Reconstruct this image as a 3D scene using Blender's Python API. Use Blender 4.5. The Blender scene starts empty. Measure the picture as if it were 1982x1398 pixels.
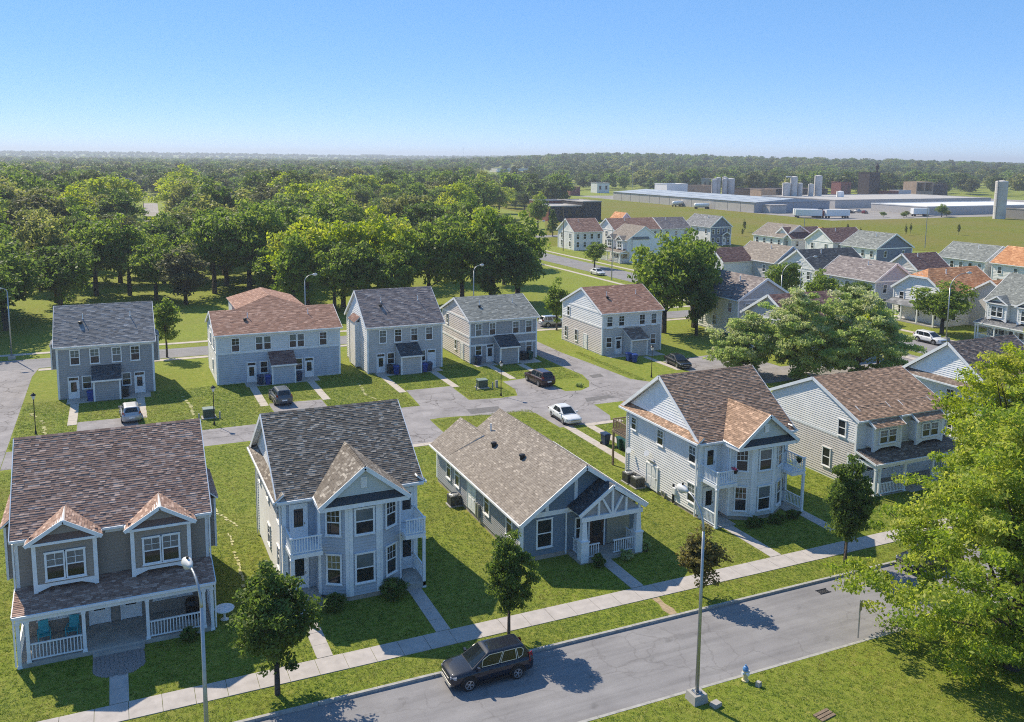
import bpy, math, random
import numpy as np
from mathutils import Vector, Matrix
R = math.radians
PI = math.pi
random.seed(7)
rng = np.random.default_rng(7)
S = bpy.context.scene
COL = S.collection

# ------------------------------------------------------------------ camera
psi, pit, rol = 0.42678, 0.13865, 0.00989
fw = Vector((math.sin(psi) * math.cos(pit), math.cos(psi) * math.cos(pit), -math.sin(pit)))
rt = Vector((math.cos(psi), -math.sin(psi), 0))
up = rt.cross(fw)
rt2 = rt * math.cos(rol) + up * math.sin(rol)
up2 = -rt * math.sin(rol) + up * math.cos(rol)
cam = bpy.data.cameras.new('camera')
camo = bpy.data.objects.new('camera', cam)
COL.objects.link(camo)
camo.matrix_world = Matrix(((rt2.x, up2.x, -fw.x, 0), (rt2.y, up2.y, -fw.y, 0), (rt2.z, up2.z, -fw.z, 26.5), (0, 0, 0, 1)))
cam.sensor_fit = 'HORIZONTAL'
cam.sensor_width = 36.0
cam.lens = 1701.08 / 1982 * 36
cam.shift_y = -(699 - 543.26) / 1982
cam.clip_start = 0.5
cam.clip_end = 40000
S.camera = camo

# ------------------------------------------------------------------ world, sun, exposure
SUN_EL, SUN_AZ = R(44.5), Vector((-0.342, 0.940, 0)).normalized()
w = bpy.data.worlds.new('World')
S.world = w
w.use_nodes = True
nt = w.node_tree
bg = nt.nodes['Background']
sky = nt.nodes.new('ShaderNodeTexSky')
sky.sky_type = 'NISHITA'
sky.sun_disc = False
sky.sun_elevation = SUN_EL
sky.sun_rotation = math.atan2(SUN_AZ.x, SUN_AZ.y)
sky.altitude = 3000
sky.air_density = 0.6
sky.dust_density = 0.0
sky.ozone_density = 8.0
gm_ = nt.nodes.new('ShaderNodeGamma')      # softer contrast between horizon and zenith, the same in every direction
gm_.inputs[1].default_value = 0.35
hs_ = nt.nodes.new('ShaderNodeHueSaturation')
hs_.inputs['Saturation'].default_value = 1.78
hs_.inputs['Hue'].default_value = 0.507
hs_.inputs['Value'].default_value = 1.56
nt.links.new(sky.outputs[0], gm_.inputs[0])
nt.links.new(gm_.outputs[0], hs_.inputs['Color'])
nt.links.new(hs_.outputs[0], bg.inputs[0])
bg.inputs[1].default_value = 0.136
sl = bpy.data.lights.new('sun', 'SUN')
sl.energy = 2.5
sl.angle = R(0.53)
sl.color = (1.0, 0.89, 0.70)
so = bpy.data.objects.new('sun', sl)
COL.objects.link(so)
sd = Vector((SUN_AZ.x * math.cos(SUN_EL), SUN_AZ.y * math.cos(SUN_EL), math.sin(SUN_EL)))
so.rotation_euler = sd.to_track_quat('Z', 'Y').to_euler()
so.location = sd * 200
S.view_settings.view_transform = 'Standard'
S.view_settings.look = 'None'
S.view_settings.exposure = 1.42
S.view_settings.gamma = 1.0
S.view_settings.use_curve_mapping = False
S.render.engine = 'CYCLES'
S.cycles.max_bounces = 6
S.cycles.diffuse_bounces = 4
S.cycles.glossy_bounces = 3
S.cycles.transmission_bounces = 6
S.cycles.transparent_max_bounces = 6
S.cycles.volume_bounces = 0
S.cycles.use_denoising = False
S.cycles.filter_width = 1.05

# ------------------------------------------------------------------ materials
def nd(t, typ, **kw):
    n = t.nodes.new(typ)
    for k, v in kw.items():
        setattr(n, k, v)
    return n

def mk(name, rough=0.7, metal=0.0, spec=0.4):
    m = bpy.data.materials.new(name)
    m.use_nodes = True
    b = m.node_tree.nodes['Principled BSDF']
    b.inputs['Roughness'].default_value = rough
    b.inputs['Metallic'].default_value = metal
    b.inputs['Specular IOR Level'].default_value = spec
    return m, m.node_tree, b

def noise(t, scale, detail=4, rough=0.55, vec=None):
    n = nd(t, 'ShaderNodeTexNoise')
    n.inputs['Scale'].default_value = scale
    n.inputs['Detail'].default_value = detail
    n.inputs['Roughness'].default_value = rough
    if vec:
        t.links.new(vec, n.inputs['Vector'])
    return n

def ramp(t, fac, stops):
    r = nd(t, 'ShaderNodeValToRGB')
    e = r.color_ramp.elements
    while len(e) < len(stops):
        e.new(0.5)
    for i, (p, c) in enumerate(stops):
        e[i].position = p
        e[i].color = (*c, 1)
    t.links.new(fac, r.inputs[0])
    return r

def mixc(t, fac, a, b, typ='MIX'):
    n = nd(t, 'ShaderNodeMix', data_type='RGBA', blend_type=typ)
    for k, v in ((0, fac), (6, a), (7, b)):
        if isinstance(v, (int, float)):
            n.inputs[k].default_value = v
        elif isinstance(v, tuple):
            n.inputs[k].default_value = (*v, 1)
        else:
            t.links.new(v, n.inputs[k])
    return n.outputs[2]

def bump(t, b, h, strength=0.4, dist=0.02):
    n = nd(t, 'ShaderNodeBump')
    n.inputs['Strength'].default_value = strength
    n.inputs['Distance'].default_value = dist
    t.links.new(h, n.inputs['Height'])
    t.links.new(n.outputs[0], b.inputs['Normal'])

def geo(t):
    return nd(t, 'ShaderNodeNewGeometry').outputs['Position']

def paint(name, c, rough=0.55, var=0.12, scale=3.0, metal=0.0, spec=0.4):
    """plain painted / vinyl / metal surface with gentle weathering"""
    m, t, b = mk(name, rough, metal, spec)
    p = geo(t)
    n = noise(t, scale, 5, 0.6, p)
    d = tuple(x * (1 - var) for x in c)
    l = tuple(min(1, x * (1 + var * 0.6)) for x in c)
    r = ramp(t, n.outputs[0], [(0.3, d), (0.7, l)])
    t.links.new(r.outputs[0], b.inputs['Base Color'])
    return m

def toned(name, stops, rough=0.85, grain=60.0, gvar=0.25):
    """colour from the face attribute 'tone' (one value per shingle) plus mineral grain"""
    m, t, b = mk(name, rough, 0, 0.25)
    a = nd(t, 'ShaderNodeAttribute', attribute_name='tone')
    r = ramp(t, a.outputs['Fac'], stops)
    n = noise(t, grain, 3, 0.7, geo(t))
    g = ramp(t, n.outputs[0], [(0.3, (1 - gvar,) * 3), (0.7, (1 + gvar * .6,) * 3)])
    t.links.new(mixc(t, 1.0, r.outputs[0], g.outputs[0], 'MULTIPLY'), b.inputs['Base Color'])
    n2 = noise(t, 90, 2, 0.5, geo(t))
    bump(t, b, n2.outputs[0], 0.5, 0.01)
    return m

WHITE = paint('white_trim', (0.83, 0.83, 0.83), 0.5, 0.10, 2.0)
PALE = paint('shade_tinted_white', (0.76, 0.79, 0.82), 0.5, 0.10, 2.0)  # white trim; the blue of shade is mixed into its colour
CONC = paint('concrete', (0.38, 0.36, 0.33), 0.9, 0.22, 1.3)
FOUND = paint('foundation_block', (0.40, 0.34, 0.29), 0.9, 0.2, 2.0)
BLACK = paint('black_metal', (0.012, 0.012, 0.013), 0.4, 0.2, 3.0)
RUBBER = paint('tyre_rubber', (0.018, 0.018, 0.02), 0.85, 0.3, 8.0)
RIM = paint('alloy_rim', (0.55, 0.55, 0.56), 0.3, 0.1, 5.0, 0.8)
GALV = paint('galvanised_steel', (0.40, 0.41, 0.42), 0.42, 0.15, 6.0, 0.75)
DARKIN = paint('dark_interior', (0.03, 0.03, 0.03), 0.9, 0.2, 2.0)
WOOD = paint('weathered_wood', (0.22, 0.16, 0.11), 0.85, 0.3, 6.0)
BROWNM = paint('brown_door', (0.07, 0.04, 0.03), 0.5, 0.2)

def glassmat(name, c, rough=0.04, spec=0.9, var=0.5):
    m, t, b = mk(name, rough, 0, spec)
    n = noise(t, 0.9, 3, 0.6, geo(t))
    r = ramp(t, n.outputs[0], [(0.35, tuple(x * (1 - var) for x in c)), (0.65, c)])
    t.links.new(r.outputs[0], b.inputs['Base Color'])
    return m
GLASS = glassmat('window_glass', (0.030, 0.036, 0.040), 0.05, 0.5)
BLIND = glassmat('window_glass_with_blind', (0.16, 0.185, 0.19), 0.08, 0.5, 0.35)
CURTAIN = glassmat('window_glass_with_curtain', (0.26, 0.22, 0.11), 0.08, 0.5, 0.3)
CARGLASS = glassmat('car_glass', (0.012, 0.017, 0.020), 0.02, 0.6)

def carpaint(name, c, metal=0.3):
    m, t, b = mk(name, 0.5, metal, 0.15)
    b.inputs['Base Color'].default_value = (*c, 1)
    b.inputs['Coat Weight'].default_value = 1.0
    b.inputs['Coat Roughness'].default_value = 0.015
    n = noise(t, 6, 3, 0.6, geo(t))
    r = ramp(t, n.outputs[0], [(0.3, tuple(x * 0.88 for x in c)), (0.7, c)])
    t.links.new(r.outputs[0], b.inputs['Base Color'])
    return m

# siding of the houses
def sidmat(name, c, rough=0.55):
    return paint(name, c, rough, 0.10, 1.1)
SID = dict(
    brown=sidmat('taupe_brown_siding', (0.29, 0.245, 0.205)),
    blue=sidmat('blue_grey_siding', (0.42, 0.465, 0.53)),
    bluepale=sidmat('pale_blue_siding', (0.66, 0.675, 0.68)),
    slate=sidmat('slate_blue_siding', (0.15, 0.205, 0.26)),
    white=sidmat('warm_white_siding', (0.76, 0.745, 0.73)),
    vwhite=sidmat('white_siding', (0.8, 0.795, 0.79)),
    beige=sidmat('beige_siding', (0.6, 0.56, 0.53)),
    grey=sidmat('mid_grey_siding', (0.47, 0.465, 0.465)),
    lgrey=sidmat('light_grey_siding', (0.7, 0.7, 0.69)),
    dgrey=sidmat('dark_blue_grey_siding', (0.325, 0.325, 0.335)),
    navy=sidmat('navy_grey_siding', (0.16, 0.185, 0.25)),
    pink=sidmat('pinkish_beige_siding', (0.66, 0.6, 0.57)),
    sage=sidmat('pale_sage_siding', (0.55, 0.58, 0.565)),
    khaki=sidmat('khaki_panel', (0.34, 0.32, 0.25)),
)
def sh(name, dark, mid, light, k=1.3):
    dark, mid, light = [tuple(x * k for x in c) for c in (dark, mid, light)]
    return toned(name, [(0.0, dark), (0.5, mid), (0.93, light), (1.0, tuple(min(1, x * 1.25) for x in light))])
SHI = dict(
    redbrown=sh('red_brown_shingle', (0.118, 0.072, 0.056), (0.178, 0.112, 0.087), (0.27, 0.190, 0.152), 1.9),
    charcoal=sh('charcoal_brown_shingle', (0.082, 0.068, 0.056), (0.122, 0.103, 0.086), (0.23, 0.205, 0.176), 1.45),
    taupe=sh('taupe_shingle', (0.170, 0.143, 0.121), (0.222, 0.190, 0.162), (0.285, 0.248, 0.212), 1.15),
    brown=sh('brown_shingle', (0.125, 0.081, 0.056), (0.195, 0.126, 0.086), (0.285, 0.190, 0.133), 1.7),
    dkbrown=sh('dark_brown_shingle', (0.075, 0.055, 0.047), (0.120, 0.092, 0.078), (0.20, 0.16, 0.135), 1.6),
    grey=sh('slate_grey_shingle', (0.095, 0.097, 0.104), (0.150, 0.153, 0.160), (0.215, 0.218, 0.225)),
    rust=sh('rust_red_shingle', (0.180, 0.096, 0.068), (0.245, 0.135, 0.098), (0.33, 0.205, 0.155)),
    mauve=sh('mauve_grey_shingle', (0.110, 0.092, 0.092), (0.170, 0.145, 0.143), (0.245, 0.215, 0.205)),
    green=sh('green_grey_shingle', (0.105, 0.113, 0.108), (0.165, 0.175, 0.166), (0.23, 0.24, 0.225)),
    black=sh('black_shingle', (0.030, 0.034, 0.040), (0.050, 0.055, 0.062), (0.085, 0.09, 0.095)),
    orange=sh('orange_shingle', (0.29, 0.128, 0.058), (0.40, 0.190, 0.090), (0.50, 0.27, 0.14)),
    maroon=sh('maroon_shingle', (0.095, 0.050, 0.045), (0.140, 0.078, 0.068), (0.20, 0.13, 0.11)),
)

# ------------------------------------------------------------------ mesh builder
def V3(p):
    return Vector(p)

class MB:
    def __init__(s):
        s.v, s.f, s.m, s.t = [], [], [], []
    def face(s, pts, m=0, tone=0.5):
        i = len(s.v)
        s.v.extend(tuple(p) for p in pts)
        s.f.append(tuple(range(i, i + len(pts))))
        s.m.append(m)
        s.t.append(tone)
    def box(s, x0, x1, y0, y1, z0, z1, m=0):
        a = [(x0, y0, z0), (x1, y0, z0), (x1, y1, z0), (x0, y1, z0), (x0, y0, z1), (x1, y0, z1), (x1, y1, z1), (x0, y1, z1)]
        s.hexa(a, m)
    def hexa(s, a, m=0):
        i = len(s.v)
        s.v.extend(tuple(p) for p in a)
        for q in ((3, 2, 1, 0), (4, 5, 6, 7), (0, 1, 5, 4), (1, 2, 6, 5), (2, 3, 7, 6), (3, 0, 4, 7)):
            s.f.append(tuple(i + k for k in q))
            s.m.append(m)
            s.t.append(0.5)
    def beam(s, p0, p1, w, h, m=0, up=(0, 0, 1)):
        p0, p1, up = Vector(p0), Vector(p1), Vector(up)
        a = (p1 - p0).normalized()
        sd_ = a.cross(up)
        if sd_.length < 1e-4:
            sd_ = Vector((1, 0, 0))
        sd_.normalize()
        u = sd_.cross(a).normalized()
        x, y = sd_ * w / 2, u * h / 2
        s.hexa([p0 - x - y, p0 + x - y, p1 + x - y, p1 - x - y, p0 - x + y, p0 + x + y, p1 + x + y, p1 - x + y], m)
    def prism(s, pts, d, m=0):
        """polygon pts (3d) extruded by vector d"""
        d = Vector(d)
        n = len(pts)
        i = len(s.v)
        s.v.extend(tuple(p) for p in pts)
        s.v.extend(tuple(Vector(p) + d) for p in pts)
        nrm = Vector((0, 0, 0))
        for k in range(n):
            nrm += Vector(pts[k]).cross(Vector(pts[(k + 1) % n]))
        flip = nrm.dot(d) > 0
        A = tuple(range(i, i + n))
        B = tuple(range(i + n, i + 2 * n))
        fs = [A[::-1] if flip else A, B if flip else B[::-1]]
        for k in range(n):
            q = (A[k], A[(k + 1) % n], B[(k + 1) % n], B[k])
            fs.append(q if flip else q[::-1])
        for f in fs:
            s.f.append(f)
            s.m.append(m)
            s.t.append(0.5)
    def tube(s, pts, rad, n=8, m=0, cap=True):
        pts = [Vector(p) for p in pts]
        if isinstance(rad, (int, float)):
            rad = [rad] * len(pts)
        i0 = len(s.v)
        prev = None
        for k, p in enumerate(pts):
            a = (pts[min(k + 1, len(pts) - 1)] - pts[max(k - 1, 0)]).normalized()
            ref = Vector((0, 0, 1)) if abs(a.z) < 0.9 else Vector((1, 0, 0))
            x = a.cross(ref).normalized() if prev is None else (prev - a * prev.dot(a)).normalized()
            prev = x
            y = a.cross(x)
            for j in range(n):
                t = 2 * PI * j / n
                s.v.append(tuple(p + (x * math.cos(t) + y * math.sin(t)) * rad[k]))
        for k in range(len(pts) - 1):
            for j in range(n):
                a, b = i0 + k * n + j, i0 + k * n + (j + 1) % n
                s.f.append((a, b, b + n, a + n))
                s.m.append(m)
                s.t.append(0.5)
        if cap:
            s.f.append(tuple(i0 + j for j in range(n))[::-1])
            s.f.append(tuple(i0 + (len(pts) - 1) * n + j for j in range(n)))
            s.m += [m, m]
            s.t += [0.5, 0.5]
    def lathe(s, prof, n=16, m=0, c=(0, 0, 0)):
        pts = [(c[0], c[1], c[2] + z) for r_, z in prof]
        i0 = len(s.v)
        for (r_, z) in prof:
            for j in range(n):
                t = 2 * PI * j / n
                s.v.append((c[0] + r_ * math.cos(t), c[1] + r_ * math.sin(t), c[2] + z))
        for k in range(len(prof) - 1):
            for j in range(n):
                a, b = i0 + k * n + j, i0 + k * n + (j + 1) % n
                s.f.append((a, b, b + n, a + n))
                s.m.append(m)
                s.t.append(0.5)
        s.f.append(tuple(i0 + j for j in range(n))[::-1])
        s.f.append(tuple(i0 + (len(prof) - 1) * n + j for j in range(n)))
        s.m += [m, m]
        s.t += [0.5, 0.5]
    def mesh(s, name, mats, smooth=False, tone=False):
        me = bpy.data.meshes.new(name)
        me.from_pydata(s.v, [], s.f)
        for m in (mats if isinstance(mats, (list, tuple)) else [mats]):
            me.materials.append(m)
        if max(s.m, default=0) > 0:
            me.polygons.foreach_set('material_index', s.m)
        if tone:
            a = me.attributes.new('tone', 'FLOAT', 'FACE')
            a.data.foreach_set('value', s.t)
        if smooth:
            me.polygons.foreach_set('use_smooth', [True] * len(s.f))
        me.update()
        return me
    def obj(s, name, mats, parent=None, smooth=False, tone=False, kind=None, label=None):
        o = bpy.data.objects.new(name, s.mesh(name, mats, smooth, tone))
        COL.objects.link(o)
        if parent is not None:
            o.parent = parent
        if kind:
            o['kind'] = kind
        if label:
            o['label'] = label
        return o

def link(name, me, parent=None, loc=(0, 0, 0), rz=0.0, kind=None):
    o = bpy.data.objects.new(name, me)
    COL.objects.link(o)
    o.location = loc
    o.rotation_euler = (0, 0, rz)
    if parent is not None:
        o.parent = parent
    if kind:
        o['kind'] = kind
    return o

def tag(o, label, cat, group=None, kind=None):
    o['label'] = label
    o['category'] = cat
    if group:
        o['group'] = group
    if kind:
        o['kind'] = kind
    return o

def thing(name, label, cat, loc=(0, 0, 0), rz=0.0, group=None):
    o = bpy.data.objects.new(name, None)
    COL.objects.link(o)
    o.location = loc
    o.rotation_euler = (0, 0, rz)
    o.empty_display_size = 0.2
    return tag(o, label, cat, group)

CH = {}
def reindex():
    CH.clear()
    for o in bpy.data.objects:
        if o.parent is not None:
            CH.setdefault(o.parent.name, []).append(o)

def copy_tree(o, parent=None):
    c = o.copy()
    COL.objects.link(c)
    if parent is not None:
        c.parent = parent
    for ch in CH.get(o.name, []):
        copy_tree(ch, c)
    return c

def beam_obj(name, p0, p1, w_, h_, mat, parent, upv=(0, 0, 1)):
    b = MB()
    b.beam(p0, p1, w_, h_, 0, upv)
    return b.obj(name, mat, parent)

def box_obj(name, x0, x1, y0, y1, z0, z1, mat, parent):
    b = MB()
    b.box(x0, x1, y0, y1, z0, z1)
    return b.obj(name, mat, parent)

# convex polygon cut into courses --------------------------------------------------
def ext(poly, v):
    us = []
    n = len(poly)
    for i in range(n):
        (u0, v0), (u1, v1) = poly[i], poly[(i + 1) % n]
        if (v0 - v) * (v1 - v) <= 0:
            if abs(v1 - v0) < 1e-9:
                us += [u0, u1]
            else:
                us.append(u0 + (u1 - u0) * (v - v0) / (v1 - v0))
    return (min(us), max(us)) if us else None

def frame_of(pts, nrm_hint=None):
    pts = [Vector(p) for p in pts]
    n = Vector((0, 0, 0))
    for k in range(len(pts)):
        n += (pts[k] - pts[0]).cross(pts[(k + 1) % len(pts)] - pts[0])
    n.normalize()
    if nrm_hint is not None and n.dot(Vector(nrm_hint)) < 0:
        n = -n
    v = (Vector((0, 0, 1)) - n * n.z).normalized()
    u = v.cross(n)
    o = pts[0]
    return o, u, v, n, [((p - o).dot(u), (p - o).dot(v)) for p in pts]

def shingles(mb, pts, exp=0.15, tab=0.27, th=0.02, lift=0.012):
    o, u, v, n, poly = frame_of(pts, (0, 0, 1))
    v0, v1 = min(p[1] for p in poly), max(p[1] for p in poly)
    k = max(1, round((v1 - v0) / exp))
    for i in range(k):
        a, b = v0 + (v1 - v0) * i / k, v0 + (v1 - v0) * (i + 1) / k
        ea, eb = ext(poly, a + 1e-5), ext(poly, b - 1e-5)
        if not ea or not eb:
            continue
        lo, hi = min(ea[0], eb[0]), max(ea[1], eb[1])
        x = lo - random.random() * tab
        ct = random.gauss(0, 0.03)
        while x < hi:
            wd = tab * random.uniform(0.7, 1.35)
            a0, a1 = max(x, ea[0]), min(x + wd, ea[1])
            b0, b1 = max(x, eb[0]), min(x + wd, eb[1])
            if a1 < a0: a0 = a1 = min(max(a0, ea[0]), ea[1])
            if b1 < b0: b0 = b1 = min(max(b0, eb[0]), eb[1])
            x += wd
            if (a1 - a0) + (b1 - b0) < 0.02:
                continue
            t = th * random.uniform(0.5, 1.5)
            tone = min(1, max(0, random.choice((0.15, 0.35, 0.45, 0.5, 0.55, 0.75, 0.92)) + ct + random.gauss(0, 0.06)))
            P = lambda uu, vv, h: o + u * uu + v * vv + n * (lift + h)
            p = [P(a0, a, t), P(a1, a, t), P(b1, b, 0.003), P(b0, b, 0.003)]
            if b1 - b0 < 1e-4: p = p[:3]
            if a1 - a0 < 1e-4: p = [P(a0, a, t), P(b1, b, 0.003), P(b0, b, 0.003)]
            mb.face(p, 0, tone)
            if a1 - a0 > 1e-3:
                mb.face([P(a0, a, 0), P(a1, a, 0), P(a1, a, t), P(a0, a, t)], 0, tone * 0.6)

def laps(mb, pts, nrm, exp=0.15, t=0.04, m=0):
    o, u, v, n, poly = frame_of(pts, nrm)
    v0, v1 = min(p[1] for p in poly), max(p[1] for p in poly)
    k = max(1, round((v1 - v0) / exp))
    for i in range(k):
        a, b = v0 + (v1 - v0) * i / k, v0 + (v1 - v0) * (i + 1) / k
        ea, eb = ext(poly, a + 1e-5), ext(poly, b - 1e-5)
        if not ea or not eb:
            continue
        P = lambda uu, vv, h: o + u * uu + v * vv + n * h
        mb.face([P(ea[0], a, t), P(ea[1], a, t), P(eb[1], b, 0.004), P(eb[0], b, 0.004)], m)
        mb.face([P(ea[0], a, 0.001), P(ea[1], a, 0.001), P(ea[1], a, t), P(ea[0], a, t)], m)

def battens(mb, pts, nrm, sp=0.3, t=0.02, wd=0.045, m=0):
    """vertical board-and-batten on a convex wall polygon"""
    o, u, v, n, poly = frame_of(pts, nrm)
    sw = [(p[1], p[0]) for p in poly]
    u0, u1 = min(p[0] for p in poly), max(p[0] for p in poly)
    x = u0 + sp / 2
    while x < u1:
        e = ext(sw, x)
        if e and e[1] - e[0] > 0.1:
            a, b = o + u * x + v * e[0], o + u * x + v * e[1]
            mb.beam(a + n * t / 2, b + n * t / 2, wd, t, m, n)
        x += sp

def slab(mb, pts, th=0.14, m=0):
    o, u, v, n, poly = frame_of(pts, (0, 0, 1))
    mb.prism(pts, -n * th, m)

def roof_part(house, polys, shi, under=WHITE, exp=0.145, tab=0.26, th=0.14, name='roof', detail=True):
    """roof body of sloped slabs, its shingles a finer part on top"""
    b = MB()
    for p in polys:
        slab(b, p, th)
    r = b.obj(name, under, house)
    s = MB()
    for p in polys:
        shingles(s, p, exp, tab)
    s.obj('shingles', shi, r, tone=True, kind='stuff')
    return r

def siding_part(house, polys, mat, exp=0.15, name='siding', bat=False):
    b = MB()
    for pts, nrm in polys:
        (battens if bat else laps)(b, pts, nrm) if bat else laps(b, pts, nrm, exp)
    return b.obj(name, mat, house, kind='stuff')

# ------------------------------------------------------------------ windows, doors, rails (shared meshes)
CACHE = {}
def window_meshes(w_, h_, trim, grid):
    key = ('win', round(w_, 2), round(h_, 2), trim.name, grid)
    if key in CACHE:
        return CACHE[key]
    c = 0.11
    fr = MB()   # casing stands 6 cm proud of the wall, origin bottom centre, faces -y
    x = w_ / 2
    fr.box(-x, -x + c, -0.07, 0, 0, h_)
    fr.box(x - c, x, -0.07, 0, 0, h_)
    fr.box(-x + c, x - c, -0.07, 0, h_ - c, h_)
    fr.box(-x + c, x - c, -0.07, 0, 0, c)
    fr.box(-x - 0.03, x + 0.03, -0.11, -0.07, -0.02, 0.05)
    fr.box(-x - 0.02, x + 0.02, -0.10, -0.07, h_ - 0.05, h_ + 0.02)
    fr.box(-x + c, x - c, -0.045, -0.01, h_ / 2 - 0.035, h_ / 2 + 0.035)
    up_ = MB()
    up_.box(-x + c, x - c, -0.022, -0.006, h_ / 2 + 0.035, h_ - c)
    lo = MB()
    lo.box(-x + c, x - c, -0.016, -0.004, c, h_ / 2 - 0.035)
    gm = None
    if grid:
        g = MB()
        for i in range(1, grid):
            xx = -x + c + (w_ - 2 * c) * i / grid
            g.box(xx - 0.014, xx + 0.014, -0.034, -0.0225, h_ / 2 + 0.035, h_ - c)
        zz = (h_ / 2 + 0.035 + h_ - c) / 2
        g.box(-x + c, x - c, -0.038, -0.0345, zz - 0.014, zz + 0.014)
        gm = g.mesh('muntin', trim)
    r = (fr.mesh('window', trim), {m.name: up_.mesh('pane', m) for m in (GLASS, BLIND, CURTAIN)},
         {m.name: lo.mesh('pane', m) for m in (GLASS, BLIND, CURTAIN)}, gm)
    CACHE[key] = r
    return r

def window(house, x, y, z0, w_, h_, rz=0.0, trim=WHITE, grid=0, blind=None):
    wm, pu, pl, gm = window_meshes(w_, h_, trim, grid)
    o = link('window', wm, house, (x, y, z0), rz)
    bl = blind if blind is not None else random.choice(('u', '', '', 'u', 'b'))
    up_m = BLIND if bl in ('u', 'b') else (CURTAIN if bl == 'c' else GLASS)
    lo_m = BLIND if bl == 'b' and random.random() < 0.35 else GLASS
    link('pane', pu[up_m.name], o)
    link('pane', pl[lo_m.name], o)
    if gm:
        link('muntin', gm, o)
    return o

def door(house, x, y, z0, w_=1.1, h_=2.3, rz=0.0, trim=WHITE, leaf=WHITE, glazed=True, transom=False, double=False):
    key = ('door', w_, h_, trim.name, leaf.name, glazed, transom, double)
    if key not in CACHE:
        f = MB()
        a = w_ / 2
        f.box(-a, -a + 0.1, -0.07, 0, 0, h_)
        f.box(a - 0.1, a, -0.07, 0, 0, h_)
        f.box(-a + 0.1, a - 0.1, -0.07, 0, h_ - 0.11, h_)
        l = MB()
        top = h_ - 0.11 - (0.3 if transom else 0)
        if double:
            l.box(-a + 0.1, -0.01, -0.04, -0.003, 0.02, top)
            l.box(0.01, a - 0.1, -0.04, -0.003, 0.02, top)
        else:
            l.box(-a + 0.1, a - 0.1, -0.04, -0.003, 0.02, top)
        if not glazed:
            for zz in (0.25, 1.15):
                for xx in ((-a * 0.62, -a * 0.08), (a * 0.08, a * 0.62)):
                    l.box(xx[0], xx[1], -0.055, -0.0405, zz, zz + 0.75)
        p = MB()
        if glazed:
            p.box(-a * 0.5, a * 0.5, -0.047, -0.0405, top * 0.38, top * 0.90)
        t_ = MB()
        t_.box(-a + 0.12, a - 0.12, -0.03, -0.004, top + 0.03, h_ - 0.13)
        h = MB()
        h.box(a - 0.24, a - 0.18, -0.10, -0.0405, 0.95, 1.07)
        CACHE[key] = (f.mesh('door_frame', trim), l.mesh('door', leaf), p.mesh('pane', GLASS), t_.mesh('transom_pane', GLASS), h.mesh('handle', GALV))
    f, l, p, t_, h = CACHE[key]
    d = link('door', l, house, (x, y, z0), rz)
    link('door_frame', f, d)
    if glazed:
        link('pane', p, d)
    if transom:
        link('pane', t_, d)
    link('handle', h, d)
    return d

def railing(house, p0, p1, h_=1.0, z0=0.12, mat=WHITE, sp=0.16, bw=0.045):
    """top and bottom rail between two points, balusters one by one"""
    p0, p1 = Vector(p0), Vector(p1)
    d = p1 - p0
    L = d.length
    b = MB()
    b.box(0, L, -0.045, 0.045, h_ - 0.07, h_)
    b.box(0, L, -0.035, 0.035, z0, z0 + 0.06)
    rz = math.atan2(d.y, d.x)
    r = b.obj('railing', mat, house)
    r.location = p0
    r.rotation_euler = (0, 0, rz)
    key = ('bal', round(h_, 2), round(z0, 2), mat.name, bw)
    if key not in CACHE:
        m = MB()
        m.box(-bw / 2, bw / 2, -bw / 2, bw / 2, z0 + 0.06, h_ - 0.07)
        CACHE[key] = m.mesh('baluster', mat)
    n = max(2, int(L / sp))
    for i in range(n):
        link('baluster', CACHE[key], r, ((i + 0.5) * L / n, 0, 0))
    return r

def post(house, x, y, z0, z1, w_=0.16, mat=WHITE, name='porch_post', capd=True):
    b = MB()
    h = w_ / 2
    b.box(x - h, x + h, y - h, y + h, z0 + 0.12, z1 - 0.12)
    if capd:
        b.box(x - h - 0.03, x + h + 0.03, y - h - 0.03, y + h + 0.03, z0, z0 + 0.12)
        b.box(x - h - 0.03, x + h + 0.03, y - h - 0.03, y + h + 0.03, z1 - 0.12, z1)
    else:
        b.box(x - h, x + h, y - h, y + h, z0, z0 + 0.12)
        b.box(x - h, x + h, y - h, y + h, z1 - 0.12, z1)
    return b.obj(name, mat, house)

def corner(house, x, y, z0, z1, sx, sy, mat=WHITE, wd=0.14):
    """L shaped corner board outside the corner (x,y); sx, sy point away from the house"""
    b = MB()
    t = 0.045
    b.box(min(x - sx * wd, x + sx * t), max(x - sx * wd, x + sx * t), min(y + sy * 0.0, y + sy * t), max(y, y + sy * t), z0, z1)
    b.box(min(x, x + sx * t), max(x, x + sx * t), min(y - sy * wd, y), max(y - sy * wd, y), z0, z1)
    return b.obj('corner_board', mat, house)

def vent_pipe(house, x, y, z, h_=0.55, r_=0.06):
    b = MB()
    b.lathe([(r_ * 1.9, -0.1), (r_ * 1.6, 0.06), (r_, 0.08), (r_, h_), (r_ * 0.8, h_)], 8, 0, (x, y, z))
    return b.obj('vent_pipe', WHITE, house)

def turbine(house, x, y, z):
    b = MB()
    b.lathe([(0.17, -0.12), (0.17, 0.12), (0.24, 0.14), (0.22, 0.26), (0.05, 0.3)], 10, 0, (x, y, z))
    return b.obj('roof_vent', BLACK, house)

def gutter(house, p0, p1, mat=WHITE):
    return beam_obj('gutter', p0, p1, 0.12, 0.13, mat, house)

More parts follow.
